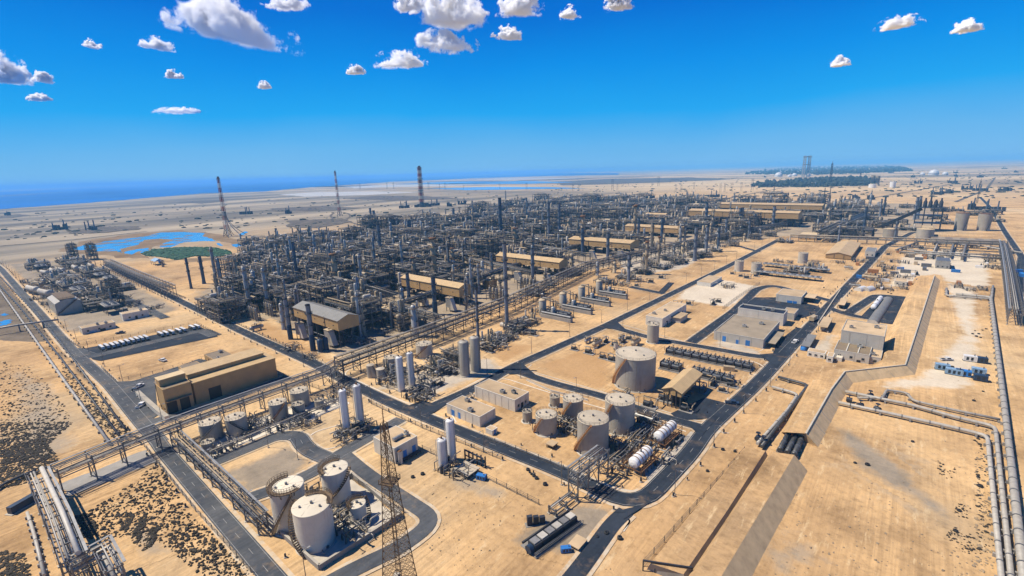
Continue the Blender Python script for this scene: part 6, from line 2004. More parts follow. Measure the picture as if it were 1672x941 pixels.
# small pump skids and bits in the plots
SK = [(835, 555), (860, 545), (872, 548), (815, 562), (938, 572), (962, 578), (985, 586), (1000, 590), (975, 558), (990, 560), (1005, 566), (1018, 560), (1028, 555), (1105, 500), (1125, 498), (1165, 498), (1172, 494), (1040, 468), (1062, 462), (1080, 455), (1010, 440), (1030, 436), (1052, 428), (1070, 424), (1120, 430), (1138, 424),
      (686, 640), (697, 634), (708, 628), (700, 645), (720, 630), (735, 612), (745, 600), (770, 590), (590, 705), (579, 700), (556, 712), (728, 590), (800, 575), (1070, 690), (1052, 700), (1040, 730), (1085, 655), (1100, 650), (1060, 665), (880, 700), (925, 706), (946, 712), (1120, 672),
      (1180, 640), (1195, 632), (1150, 640), (1165, 630), (1010, 655), (1025, 648), (1220, 455), (1235, 452), (1250, 450), (1265, 446), (1280, 448), (1300, 440), (1210, 452), (1196, 448), (770, 655), (790, 640), (745, 612)]
for i, (x, y) in enumerate(SK):
    place('skid%d' % (i % 2), pump_skid(i % 2), G(x, y), rn.choice((0, PI/2, PI, 0)), rn.uniform(.7, 1.1), 'dark pump skid, bent pipes' if i % 2 else 'dark pump skid, tan pipe', 'pump skids')
for i, (x, y, k) in enumerate([(960, 560, 1), (975, 566, 0), (1015, 556, 1), (1038, 565, 0), (720, 612, 1), (735, 605, 0), (830, 540, 2), (420, 540, 1), (1395, 470, 1), (1052, 690, 1), (1240, 440, 2), (1385, 440, 1), (1420, 458, 0), (1435, 470, 0), (1200, 385, 1), (880, 485, 1), (1130, 408, 0)]):
    place('drum%d' % k, horizontal_drum(k), G(x, y), rn.choice((0, PI/2)), rn.uniform(.7, 1), ('tan horizontal drum on saddles', 'pale horizontal drum on saddles', 'cream horizontal drum on saddles')[k], 'horizontal drums')
# coolers bench field by the gabled store
for i in range(5):
    for j in range(2):
        f = i/4; c = G(1258+f*82-j*14, 436+f*9+j*13)
        place('cool', cooler_bank, c, 0, (.75, .8, .45), 'low bench of cooler fans', 'low cooler benches')
# vessels along the pipe rack's near side
for i, (x, y, k) in enumerate([(890, 470, 0), (975, 450, 1), (1003, 446, 3), (1052, 430, 3), (1100, 418, 1), (1120, 412, 3), (1150, 405, 1), (1170, 401, 3), (1215, 395, 3), (1240, 390, 1), (560, 545, 0), (575, 540, 2), (640, 535, 0), (652, 540, 3), (805, 470, 3), (815, 472, 3), (740, 430, 0), (505, 455, 0), (450, 470, 4), (520, 420, 2), (398, 455, 1), (415, 440, 2)]):
    place('col%d' % k, process_column(k), G(x, y), i, (.8, .8, .62), CL[k], 'process columns')
def manifold(kind):
    def f():
        rn = random.Random(kind+300)
        t = thing('pipe_manifold', 'manifold', 'pipe manifold')
        for m in ('pipe_light', 'pipe_tan', 'pipe_dark', 'insulation'):
            b = MB(m)
            for k in range(4):
                x, y, z = rn.uniform(-4, 4), rn.uniform(-3, 3), rn.uniform(.4, 2.4)
                L = rn.uniform(2, 5); ax = rn.random() < .5
                p1 = (x+L, y, z) if ax else (x, y+L, z)
                z2 = rn.choice((.3, 3.2, z+1)); p2 = (p1[0], p1[1], z2); p3 = (p2[0], p2[1]+rn.uniform(-3, 3), z2)
                b.tube([(x, y, .1), (x, y, z), p1, p2, p3], rn.uniform(.1, .24), 7, .5)
            part(b, 'pipework', t)
        b = MB('steel_grey')
        for x in (-4, 0, 4):
            for y in (-2.5, 2.5): b.box(x, y, 0, 2.9, .2, .2)
            b.beam((x, -2.5, 2.8), (x, 2.5, 2.8), .2)
        part(b, 'support_frame', t)
        for k in range(3):
            b = MB('steel_dark' if k else 'beige'); x, y = rn.uniform(-4, 4), rn.uniform(-3, 3); b.lathe([(.5, 0), (.5, 2.2), (.3, 2.6), (.01, 2.7)], 12, x, y); part(b, 'pot', t)
        return t
    return f
ML = ('tangle of tan and dark pipes', 'low manifold of bent pipes', 'framed knot of pipes')
for i, (x, y) in enumerate([(632, 628), (650, 618), (664, 624), (690, 622), (705, 612), (722, 604), (738, 598), (682, 606), (712, 590), (730, 586), (675, 650), (690, 645), (566, 718), (582, 706), (598, 696), (915, 700), (922, 690), (950, 700), (985, 720), (1000, 728), (1030, 700), (1046, 716), (1018, 770), (1064, 745), (1096, 720), (1050, 690), (415, 705), (424, 695), (365, 735), (470, 700), (505, 690), (545, 650), (530, 662), (556, 640), (735, 770), (500, 818), (545, 850), (565, 866), (480, 570), (505, 585), (575, 560), (600, 560), (630, 546), (655, 540), (705, 520), (775, 502), (850, 545), (832, 552), (815, 480), (925, 450), (1270, 428), (1290, 430), (1310, 440), (1330, 432), (1372, 430), (1400, 428), (1190, 470), (1450, 440), (1475, 430), (1585, 475), (1605, 474), (1565, 470), (1500, 404), (1530, 400), (1580, 404), (215, 500), (225, 515), (250, 505), (150, 500), (195, 500), (40, 462), (55, 468), (48, 476), (84, 476), (100, 482), (130, 476), (145, 485), (160, 478), (170, 488), (150, 470), (118, 452), (95, 448), (70, 452), (205, 488), (218, 498), (180, 470), (60, 490), (75, 498), (110, 440), (130, 446), (160, 452), (188, 462)]):
    place('mani%d' % (i % 3), manifold(i % 3), G(x, y), rn.choice((0, PI/2, PI)), rn.uniform(.8, 1.2), ML[i % 3], 'pipe manifolds')
for i, (x, y, k) in enumerate([(716, 606, 7), (742, 590, 1), (640, 612, 7), (930, 448, 1), (870, 480, 7), (1010, 420, 1), (1060, 410, 5), (1110, 402, 7), (1140, 404, 1), (1180, 392, 5), (1230, 380, 1), (1280, 396, 7), (1330, 440, 7), (1300, 446, 7)]):
    place('unit%d' % k, unit_structure(k), G(x, y), 0, (.42, .42, .62) if y > 500 else (.7, .7, .55), KL[k], 'process structures')
for i, (x, y, k) in enumerate([(1020, 455, 7), (1048, 447, 1), (1078, 439, 7), (1105, 431, 5), (1135, 421, 1), (1168, 411, 7), (1196, 402, 3), (1232, 391, 5), (1258, 386, 1), (985, 462, 7), (1150, 420, 3), (1090, 425, 1), (1060, 436, 5), (810, 556, 7), (790, 566, 7), (845, 540, 1), (862, 528, 7)]):
    place('unit%d' % k, unit_structure(k), G(x, y), rn.choice((0, PI)), (.5, .55, .55), KL[k], 'process structures')
for i, (x, y) in enumerate([(880, 512), (915, 500), (948, 489), (978, 478), (1008, 466), (1034, 458), (1062, 446), (1090, 438), (1118, 428), (1145, 416), (820, 560), (806, 566), (836, 548), (1025, 447), (1110, 420), (1180, 404)]):
    place('mani%d' % (i % 3), manifold(i % 3), G(x, y), rn.choice((0, PI/2)), rn.uniform(1, 1.5), ML[i % 3], 'pipe manifolds')
for i, (x, y, k) in enumerate([(1400, 372, 5), (1425, 362, 1), (1440, 372, 4), (1465, 366, 1), (1478, 376, 7), (1392, 350, 1), (1420, 346, 7), (1450, 350, 5), (1475, 352, 7), (1530, 358, 1), (1545, 366, 7), (1535, 346, 5), (1400, 338, 1), (1440, 338, 7), (1480, 340, 1), (1525, 340, 7), (1560, 345, 7), (1590, 352, 1), (1622, 362, 7), (1620, 350, 1)]):
    place('unit%d' % k, unit_structure(k), G(x, y), rn.choice((0, PI)), (.9, .8, .75), KL[k], 'process structures')
# heater structure at the right
c = G(1512, 376)
t = thing('heater_structure', 'big dark heater structure with inclined duct at the right', 'heater', c)
b = MB('steel_dark')
H = hgt(c, 326)
for x in (-14, -5, 5, 14):
    for y in (-10, 10): b.box(x, y, 0, H*.75, 1, 1)
for z in (.25, .5, .75): b.bx(-14, 14, -10.5, 10.5, H*z-.6, H*z)
part(b, 'frame', t)
b = MB('steel_black'); b.beam((-50, -2, 3), (-8, 0, H*.7), 5, 4); part(b, 'inclined_duct', t)
for k in range(5):
    b = MB('steel_dark'); x = -11+5.5*k; b.lathe([(2.2, H*.75), (2.2, H*.92), (1, H*.98), (1, H*(1+.05*(k % 3)))], 12, x, 0); part(b, 'cell', t)
landmark(c, 'the dark heater structure')
# striped pad under the brown tanks
c = G(1575, 396)
t = thing('cooling_pad', 'striped brown pad in front of the tapering tanks', 'pad', c)
for k in range(9):
    b = MB('flat_roof_dim' if k % 2 else 'brown_roof'); b.bx(-30+k*6.6, -30+k*6.6+6.5, -12, 24, 0, 2.6); part(b, 'strip', t)
b = MB('concrete'); b.bx(-32, 31, -14, -12.2, 0, 3); b.bx(29.6, 31, -12.1, 24, 0, 3); part(b, 'edge', t)
# ---------------------------------------------------------------- units left of the left road
LP = [(12, 434), (100, 426), (172, 440), (290, 500), (230, 516), (176, 512), (120, 522), (80, 506), (30, 456)]
LW = [G(*p) for p in LP]
x0, x1 = min(p.x for p in LW), max(p.x for p in LW); y0, y1 = min(p.y for p in LW), max(p.y for p in LW)
yy = y0
while yy < y1:
    xx = x0
    while xx < x1:
        x, y = xx+rn.uniform(-3, 3), yy+rn.uniform(-3, 3); xx += 34
        if not inpoly(x, y, LW) or near_road(x, y, 14): continue
        q = rn.random()
        if q < .55:
            k = rn.choice((7, 1, 5, 3)); place('unit%d' % k, unit_structure(k), (x, y, 0), rn.choice((0, PI)), (1, 1, .72), KL[k], 'process structures')
        elif q < .85:
            k = rn.randrange(3)
            for j in range(3):
                place('drum%d' % k, horizontal_drum(k), (x+rn.uniform(-2, 2), y-7+j*7, 0), rn.choice((0, .2)), rn.uniform(1, 1.4), ('tan horizontal drum on saddles', 'pale horizontal drum on saddles', 'cream horizontal drum on saddles')[k], 'horizontal drums')
        else: place('cool', cooler_bank, (x, y, 0), 0, None, 'bank of six cooler fans', 'air coolers')
    yy += 27
# big grey curved topped vessel house
A = G(94, 516); h0 = hgt(A, 492)
t = thing('vessel_house', 'big grey curved top block with a rusty stair beside the left road', 'vessel house', A)
LX = abs(A.x-G(60, 470, h0).x)*.45; LY = abs(G(134, 487, h0).y-A.y)
b = MB('tank_grey')
prof = [(0, 0)]+[(LY*k/10, h0*(.78+.22*math.sin(PI*k/10))) for k in range(11)]+[(LY, 0)]
n0 = len(b.v); b.v += [(0, y, z) for y, z in prof]; b.face(tuple(range(n0, n0+len(prof))))
for i in range(len(prof)-1):
    (ya, za), (yb, zb) = prof[i], prof[i+1]
    b.quad((0, ya, za), (0, yb, zb), (-LX, yb, zb), (-LX, ya, za))
part(b, 'shell', t)
b = MB('rust'); b.beam((.6, 0, .5), (.6, LY*.95, h0), 1.0, .25); b.rail([(.9, 0, .5), (.9, LY*.95, h0)], 1.1, .12, 2); part(b, 'stair', t)
b = MB('walkway'); b.bx(-LX, 0, LY*.2, LY*.8, h0+.1, h0+.4); b.rail([(0, LY*.2, h0+.4), (0, LY*.8, h0+.4), (-LX, LY*.8, h0+.4)], 1.1, .15, 2); part(b, 'platform', t)
landmark(A, 'the curved top block')
for x, y, k in ((66, 470, 0), (72, 464, 1), (98, 470, 2), (110, 466, 1), (120, 470, 2), (128, 464, 0), (56, 480, 2), (76, 486, 2), (140, 462, 1)):
    place('drum%d' % k, horizontal_drum(k), G(x, y), rn.uniform(-.2, .2), 1.5, ('tan horizontal drum on saddles', 'pale horizontal drum on saddles', 'cream horizontal drum on saddles')[k], 'horizontal drums')
for x, y, k in ((121, 424, 3), (152, 424, 3), (140, 436, 1), (185, 505, 2), (172, 495, 0), (190, 497, 3)):
    place('unit2' if k == 3 else 'col%d' % k, unit_structure(2) if k == 3 else process_column(k), G(x, y), 0, (.5, .5, .9) if k == 3 else .7, KL[2] if k == 3 else CL[k], 'left unit towers')
# ---------------------------------------------------------------- far distance
def scatter_lumps(name, mname, polys, n, s0, s1, seed, zsq=.7, kind='stuff', tall=1.0, dens=None):
    """many small irregular lumps as ONE object nobody could count"""
    rn = random.Random(seed)
    b = MB(mname)
    k = 0; tries = 0
    bb = []
    for poly in polys:
        xs = [p[0] for p in poly]; ys = [p[1] for p in poly]
        bb.append((min(xs), max(xs), min(ys), max(ys)))
    while k < n and tries < n*30:
        tries += 1
        i = rn.randrange(len(polys)); x0, x1, y0, y1 = bb[i]
        px, py = rn.uniform(x0, x1), rn.uniform(y0, y1)
        if not inpoly(px, py, polys[i]): continue
        if dens and rn.random() > dens(px, py): continue
        c = G(px, py); s = rn.uniform(s0, s1)*rn.choice((.6, 1, 1, 1.5))
        m = 5
        a0 = rn.random()*6
        base = []; mid = []
        for j in range(m):
            a = a0+2*PI*j/m
            r = s*rn.uniform(.7, 1.3); base.append((c.x+math.cos(a)*r, c.y+math.sin(a)*r, 0))
            r *= rn.uniform(.7, 1.1); mid.append((c.x+math.cos(a+.3)*r, c.y+math.sin(a+.3)*r, s*zsq*tall*rn.uniform(.5, .9)))
        j0 = len(b.v); b.v += base+mid+[(c.x+rn.uniform(-.2, .2)*s, c.y+rn.uniform(-.2, .2)*s, s*zsq*tall*rn.uniform(.9, 1.3))]
        for j in range(m):
            j2 = (j+1) % m
            b.face((j0+j, j0+j2, j0+m+j2, j0+m+j)); b.face((j0+m+j, j0+m+j2, j0+2*m))
        k += 1
    return struct(b, name, kind)
scatter_lumps('far_trees', 'leaf_dark', [[(1212, 285), (1270, 276), (1330, 273), (1440, 271), (1478, 274), (1490, 280), (1400, 284), (1300, 286)]], 1500, 5, 15, 1, .9, tall=1.5)
scatter_lumps('far_trees', 'leaf_dark', [[(1226, 303), (1260, 297), (1300, 296), (1345, 293), (1400, 291), (1432, 296), (1430, 303), (1340, 306), (1240, 306)]], 900, 3, 9, 2, 1.0, tall=1.7)
scatter_lumps('reeds', 'reed_green', [[(232, 414), (250, 408), (300, 404), (345, 405), (375, 410), (378, 416), (352, 420), (320, 418), (290, 425), (265, 420), (240, 418)]], 2600, 1.2, 2.6, 3, .5)
sheet('reed_bed', 'reed_green', [(232, 414), (250, 408), (300, 404), (345, 405), (375, 410), (378, 416), (352, 420), (320, 418), (290, 425), (265, 420), (240, 418)], .15, 1.5, 5)
scatter_lumps('scrub', 'scrub', [[(0, 590), (50, 600), (90, 640), (120, 690), (60, 745), (0, 760)]], 2600, .15, .42, 4, .8, dens=lambda x, y: .25+.75*(y > 690))
scatter_lumps('scrub', 'scrub', [[(0, 735), (70, 715), (98, 752), (40, 790), (0, 800)]], 2100, .14, .42, 14, .8)
scatter_lumps('scrub', 'scrub', [[(110, 850), (150, 832), (200, 800), (262, 752), (300, 830), (420, 941), (330, 941), (240, 870), (160, 885)]], 1900, .13, .38, 5, .9, dens=lambda x, y: .5)
scatter_lumps('scrub', 'scrub', [[(104, 848), (140, 838), (160, 860), (150, 880), (118, 876)]], 420, .15, .4, 6, .9)
scatter_lumps('scrub', 'scrub', [[(185, 842), (236, 835), (262, 860), (250, 892), (232, 902), (205, 870)]], 620, .16, .42, 7, .8, dens=lambda x, y: 1 if int((x+y*.45)/13) % 2 else .15)
scatter_lumps('scrub', 'scrub', [[(0, 900), (40, 905), (52, 945), (0, 945)]], 300, .15, .45, 8, .6)
scatter_lumps('scrub', 'scrub', [[(100, 590), (150, 640), (225, 716), (200, 725), (150, 690), (110, 640)]], 900, .2, .45, 9, .6)
scatter_lumps('rubble', 'stone', [[(1592, 740), (1612, 745), (1625, 941), (1590, 930)]], 160, .12, .35, 10, .7)
scatter_lumps('rubble', 'stone', [[(1200, 941), (1330, 720), (1600, 720), (1620, 941)]], 260, .08, .26, 11, .7)
scatter_lumps('rubble', 'stone', [[(660, 790), (760, 780), (900, 800), (860, 900), (760, 941), (690, 900)]], 160, .08, .2, 12, .7)
scatter_lumps('rubble', 'scrub', [[(1590, 700), (1612, 700), (1628, 900), (1598, 900)]], 120, .12, .4, 20, .8)
scatter_lumps('rubble', 'scrub', [[(1535, 755), (1560, 765), (1552, 785), (1530, 775)], [(1560, 820), (1585, 830), (1580, 850), (1556, 840)], [(1545, 870), (1560, 862), (1570, 880), (1550, 885)]], 110, .1, .3, 21, .8)
scatter_lumps('rubble', 'stone', [[(500, 800), (1600, 700), (1672, 941), (400, 941)], [(860, 610), (1000, 570), (1000, 640)], [(1440, 640), (1600, 560), (1620, 700)]], 420, .06, .2, 22, .7)
scatter_lumps('rubble', 'scrub', [[(1560, 870), (1596, 868), (1605, 910), (1560, 900)]], 60, .1, .3, 13, .7)
scatter_lumps('far_scrub', 'leaf_dark', [[(0, 352), (420, 322), (800, 310), (900, 330), (560, 372), (250, 378), (0, 395)]], 420, 1.5, 5, 15, .5)
scatter_lumps('far_scrub', 'leaf_dark', [[(900, 300), (1672, 272), (1672, 325), (1400, 322), (900, 326)]], 700, 2, 6, 16, .5)
def far_box_plant(label, spots, phrase=None):
    pass
def sphere_tank(label, x, yb, w):
    c, r = footing(x, yb, w)
    t = thing('dome_tank', label, 'dome tank', c)
    b = MB('white_clean'); b.lathe([(r, 0), (r, r*.35), (r*.9, r*.75), (r*.6, r*1.1), (r*.25, r*1.25), (.01, r*1.28)], 24); part(b, 'shell', t)
    b = MB('steel_light'); b.lathe([(r*1.02, r*.3), (r*1.06, r*.34), (r*1.02, r*.38)], 24); part(b, 'ring', t)
    return t
for x, y, w, l in ((1271, 289, 13, 'round white dome left of the far lattice towers'), (1289, 289, 7, 'small white dome between far trees'), (1297, 288, 9, 'white dome just left of the far tower pair'), (1320, 288, 9, 'white dome below the far tower pair'), (1506, 286, 9, 'pale tank left of the big far dome'), (1524, 286, 18, 'largest far white dome at the right'), (1543, 286, 11, 'flat white dome right of the largest far dome')):
    sphere_tank(l, x, y, w)
for x, y, w, yt, l in ((1328, 305, 8, 298, 'white upright tank in front of the far trees'), (1424, 307, 13, 301, 'low white tank below the dark twin silos'), (1457, 306.5, 10, 297, 'white tank alone on the far sand')):
    tank(x, y, w, yt, l, 'white_clean', 'white_top', pad=False)
for i, (x, w, yt) in enumerate(((1424, 8, 286.5), (1432, 8, 287))):
    chimney('dark far silo beside the low white tank, %s of two' % ('left' if i == 0 else 'right'), x, 303, yt, w, m='beige')
# far lattice tower pair
c = G(1315, 290)
H = hgt(c, 254.5); W = 5/pxm(c)
t = thing('lattice_tower', 'tall twin legged lattice tower on the far horizon', 'tower', c)
for s in (-1, 1):
    b = MB('steel_light'); lattice(b, H, W*.8, W*.6, 8, W*.1, W*.07, 0, s*W*.75*.8, s*W*.6*.8); part(b, 'leg', t)
b = MB('rust'); b.beam((-W, -W*.8, H*.95), (W, W*.8, H*.95), W*.3); b.beam((-W, -W*.8, H*.6), (W, W*.8, H*.6), W*.2); part(b, 'crossbeam', t)
landmark(c, 'the far tower pair')
def far_mast(label, x, yb, yt, wpx=1.6, m='steel_dark', top='rust'):
    c = G(x, yb); H = hgt(c, yt); W = wpx/pxm(c)
    t = thing('radio_mast', label, 'mast', c)
    b = MB(m); lattice(b, H*.9, W, W*.5, 9, W*.16, W*.1); part(b, 'lattice', t)
    b = MB(top); b.cyl((0, 0, H*.9), (0, 0, H), W*.12, W*.05, 6); part(b, 'aerial', t)
for x, yb, yt, w, l in ((1355, 302, 263, 3.4, 'red and grey radio mast before the far trees'), (1404, 296, 280, 2, 'short mast right of the red radio mast'), (1595, 332, 291, 2, 'thin mast on the right plain beside the far road'), (1344, 336, 304, 1.6, 'left thin mast behind the farthest shed'), (1353, 336, 304, 1.6, 'right thin mast behind the farthest shed'), (1263, 320, 302, 1.2, 'lone thin mast on the far sand')):
    far_mast(l, x, yb, yt, w)
def pylon():
    t = thing('power_pole', 'pole', 'power pole')
    b = MB('steel_dark'); b.cyl((-2, 0, 0), (-1.4, 0, 26), .4, .3, 6); b.cyl((2, 0, 0), (1.4, 0, 26), .4, .3, 6); b.beam((-1.7, 0, 12), (1.7, 0, 12), .4); part(b, 'legs', t)
    b = MB('steel_dark'); b.beam((-5, 0, 22), (5, 0, 22), .5); b.beam((-4, 0, 25.5), (4, 0, 25.5), .4); part(b, 'crossarm', t)
    return t
rn = random.Random(5)
for i, (x, y) in enumerate([(588, 309), (632, 308.5), (700, 310), (718, 310), (727, 310), (757, 310), (816, 309), (860, 311), (935, 312), (945, 312), (1000, 311), (1008, 311), (1103, 314), (1112, 314), (1133, 309), (1176, 314), (1183, 314), (1195, 313), (1210, 312), (440, 304), (480, 303), (1228, 311), (643, 309), (1075, 304)]):
    place('pylon', pylon, G(x, y), rn.random(), rn.uniform(1.0, 2.0) if y < 312 else 1.2, 'far power pole', 'far power poles')
# far clusters: small blocks and stacks behind the process area
def far_block(k):
    def f():
        rn = random.Random(k)
        t = thing('far_plant_block', 'far', 'plant block')
        b = MB('steel_dark')
        for i in range(7): b.box(rn.uniform(-14, 14), rn.uniform(-8, 8), 0, rn.uniform(4, 12), rn.uniform(3, 8), rn.uniform(3, 8))
        part(b, 'block', t)
        b = MB('steel_blue')
        for i in range(3): x, y = rn.uniform(-14, 14), rn.uniform(-8, 8); b.cyl((x, y, 0), (x, y, rn.uniform(10, 22)), 1.3, 1.1, 8)
        part(b, 'column', t)
        return t
    return f
for i, (x, y) in enumerate([(856, 330), (880, 327), (930, 329), (1000, 326), (1030, 325), (1060, 324), (1090, 326), (1118, 324), (1165, 322), (1230, 305), (1250, 304), (710, 336), (735, 337), (755, 334), (660, 340), (1400, 326), (1420, 326), (1530, 318), (1545, 316), (1580, 310), (1600, 312), (1640, 312), (1500, 300), (1640, 276), (1660, 282), (1560, 288), (1555, 299), (1262, 283), (1300, 281), (1350, 280), (1380, 282), (1420, 281), (1455, 283), (1285, 299), (1400, 299), (1335, 286), (1250, 290), (1490, 290), (1560, 283), (1600, 290), (100, 375), (150, 376), (12, 352), (470, 349), (402, 350), (1535, 345), (1585, 342), (1620, 345)]):
    place('farb%d' % (i % 3), far_block(i % 3), G(x, y), rn.random()*3, 1.0, 'far dark plant block', 'far plant blocks')
# ---------------------------------------------------------------- site furniture
def lamp():
    t = thing('street_lamp', 'lamp', 'street lamp')
    b = MB('steel_grey'); b.cyl((0, 0, 0), (0, 0, 8.5), .11, .08, 8); b.beam((0, 0, 8.4), (1.6, 0, 8.7), .09); part(b, 'pole', t)
    b = MB('steel_light'); b.bx(1.3, 2.1, -.18, .18, 8.62, 8.78); part(b, 'lamp_head', t)
    b = MB('concrete'); b.box(0, 0, 0, .35, .6, .6); part(b, 'base', t)
    return t
LAMPS = []
for ri, stp, side in ((0, 34, 1), (21, 34, 1), (1, 32, -1), (3, 34, 1), (4, 30, -1), (5, 30, 1), (10, 28, 1)):
    q, w = ROADS[ri]; s0 = 10
    for i in range(len(q)-1):
        a, c = q[i], q[i+1]; L = (c-a).length; d = (c-a)/max(L, 1e-6)
        while s0 < L:
            p = a+d*s0+Vector((-d.y, d.x, 0))*side*(w/2+2.2)
            px, py = PJ(p) if (p-EYE).dot(_f) > 5 else (-1, -1)
            if 0 < px < PW and 330 < py < PH+20: LAMPS.append((p, math.atan2(-d.x*side, d.y*side)+PI))
            s0 += stp
        s0 -= L
for p, a in LAMPS: place('lamp', lamp, p, a, None, 'thin grey street lamp', 'street lamps')
def post():
    t = thing('marker_post', 'post', 'marker post')
    b = MB('steel_black'); b.cyl((0, 0, 0), (0, 0, 1.0), .22, .22, 8); part(b, 'post', t)
    b = MB('concrete'); b.cyl((0, 0, 0), (0, 0, .25), .4, .35, 8); part(b, 'foot', t)
    return t
np_ = 0
for ri, stp in ((0, 13), (21, 13), (1, 12), (3, 12), (4, 11), (5, 11), (2, 14), (11, 12)):
    q, w = ROADS[ri]; s0 = 3
    for i in range(len(q)-1):
        a, c = q[i], q[i+1]; L = (c-a).length; d = (c-a)/max(L, 1e-6)
        while s0 < L:
            for side in (-1, 1):
                p = a+d*s0+Vector((-d.y, d.x, 0))*side*(w/2+1.9+rn.random()*.6)
                px, py = PJ(p) if (p-EYE).dot(_f) > 5 else (-1, -1)
                if 0 < px < PW and 400 < py < PH and np_ < 280 and not near_road(p.x, p.y, .6): place('post', post, p, 0, rn.uniform(.8, 1.5), 'short dark marker post', 'marker posts'); np_ += 1
            s0 += stp*rn.uniform(.7, 1.4)
        s0 -= L
def fence(label, pts, h=1.8, step=4.0, m='fence_grey'):
    q = [G(*p) for p in pts]
    o = q[0].copy(); t = thing('mesh_fence', label, 'fence', o)
    tot = sum((q[i+1]-q[i]).length for i in range(len(q)-1)); step = max(step, tot/96)
    b = MB(m)
    for i in range(len(q)-1):
        a, c = q[i]-o, q[i+1]-o
        for z in (.3, .75, 1.2, h): b.beam(a+Vector((0, 0, z)), c+Vector((0, 0, z)), .07)
    part(b, 'wire', t)
    pm = None
    for i in range(len(q)-1):
        a, c = q[i]-o, q[i+1]-o; n = max(1, int((c-a).length/step))
        for k in range(n+(i == len(q)-2)):
            if pm is None: b = MB(m); b.box(0, 0, 0, h+.25, .16, .16); pm = b.mesh('post')
            part(pm, 'post', t, loc=a+(c-a)*k/n)
    return t
for l, p in [('wire fence along the far side of the vehicle park', [(128, 566), (240, 545), (322, 530), (356, 548)]), ('wire fence between the vehicle park and the tan annex', [(167, 603), (190, 625), (250, 612), (330, 590)]), ('wire fence beside the block house sand plot', [(108, 555), (135, 571)]),
             ('wire fence along the process area edge by the left cross road', [(330, 503), (420, 545), (500, 582), (545, 604)]), ('wire fence at the right end of the tan hall', [(455, 612), (490, 625), (532, 640)]), ('wire fence behind the paired white columns along the road', [(606, 660), (690, 700), (760, 727), (820, 752)]),
             ('wire fence at the lower edge of the sand by the front road', [(690, 735), (780, 775), (880, 825)]), ('wire fence along the top of the culvert sand', [(1050, 925), (1100, 868), (1160, 800), (1215, 738)]), ('wire fence between the left road and the scrub', [(236, 730), (320, 836), (410, 936)]),
             ('wire fence in front of the grey corner tanks', [(792, 718), (860, 742), (920, 768)]), ('wire fence round the compressor rows', [(1085, 572), (1160, 586), (1232, 600)]), ('wire fence along the back of the white walled tanks', [(560, 775), (600, 800), (660, 838)]), ('wire fence along the right cross road plot', [(1180, 505), (1205, 486), (1240, 464)])]:
    fence(l, p)
# shelter with dark machine beside the white columns on open sand
t = canopy('low dark shelter with cream roof beside the two white columns', (744, 763), (764, 778), 786, (784, 764), 'tank_top', 'steel_black', 'steel_black')
c = G(768, 778)
t = thing('frame_rack', 'dark upright frame row behind the low shelter', 'frame', G(770, 756), -.0)
for k in range(6):
    b = MB('steel_dark'); b.box(k*1.7-3, k*.2, 0, 4, .25, .5); part(b, 'post', t)
b = MB('steel_dark'); b.bx(-3, 5.6, -.2, .2, 3.6, 4); b.bx(-3, 5.6, -.2, .2, 1.8, 2); part(b, 'beam', t)
place('genblue_paint2.6', genset('blue_paint', 2.6), G(786, 783), .3, .6, 'small blue unit at the right end of the low shelter')
# long skid on the grey sand near the bottom
c = G(903, 874); dd = G(934, 851)-G(872, 895)
t = thing('filter_skid', 'long dark skid with silver lids on the grey sand', 'skid', c, math.atan2(dd.y, dd.x))
b = MB('concrete_grey'); b.bx(-9, 9, -3, 3, 0, .3); part(b, 'plinth', t)
for k in range(6):
    b = MB('steel_dark'); b.bx(-8+k*2.7, -5.6+k*2.7, -1.6, 1.2, .3, 2.4); part(b, 'cell', t)
    b = MB('pipe_white' if k % 2 else 'insulation'); b.bx(-7.9+k*2.7, -5.7+k*2.7, -1.2, .8, 2.4, 2.7); part(b, 'lid', t)
b = MB('steel_black'); b.tube([(-9, 2.2, 1.6), (8.5, 2.2, 1.6)], .35, 8); b.tube([(-9, -2.3, 1.0), (8.5, -2.3, 1.0)], .3, 8); part(b, 'pipe', t)
b = MB('steel_grey'); b.rail([(-9, -2.8, .3), (9, -2.8, .3)], 1.1, .09, 2); part(b, 'handrail', t)
b = MB('navy'); b.cyl((-9.5, -.4, 1.4), (-8.2, -.4, 1.4), 1.1, 1.1, 14); part(b, 'end_drum', t)
landmark(c, 'the long sand skid')
canopy('small cream roofed hut on posts beside the long skid', (931, 884), (945, 897), 903, (957, 880), 'flat_roof', 'steel_black', 'steel_black')
canopy('tiny dark shelter beside the grey corner tanks', (893, 722), (903, 729), 736, (911, 722), 'flat_roof', 'steel_black', 'steel_black')
place('genblue_paint2.6', None, G(924, 901), .8, .5, 'small blue pump unit in front of the cream roofed hut')
place('gennavy2.2', None, G(865, 903), .6, .35, 'tiny navy drum box at the left end of the long skid')
c = G(875, 856)
t = thing('control_panel', 'dark upright control panel frame left of the long skid', 'panel', c, .9)
for k in range(3):
    b = MB('steel_dark'); b.bx(-2.5+k*1.8, -1.0+k*1.8, -.5, .5, .2, 3-.4*k); part(b, 'cabinet', t)
b = MB('concrete_grey'); b.bx(-3, 3.2, -1, 1, 0, .2); part(b, 'base', t)
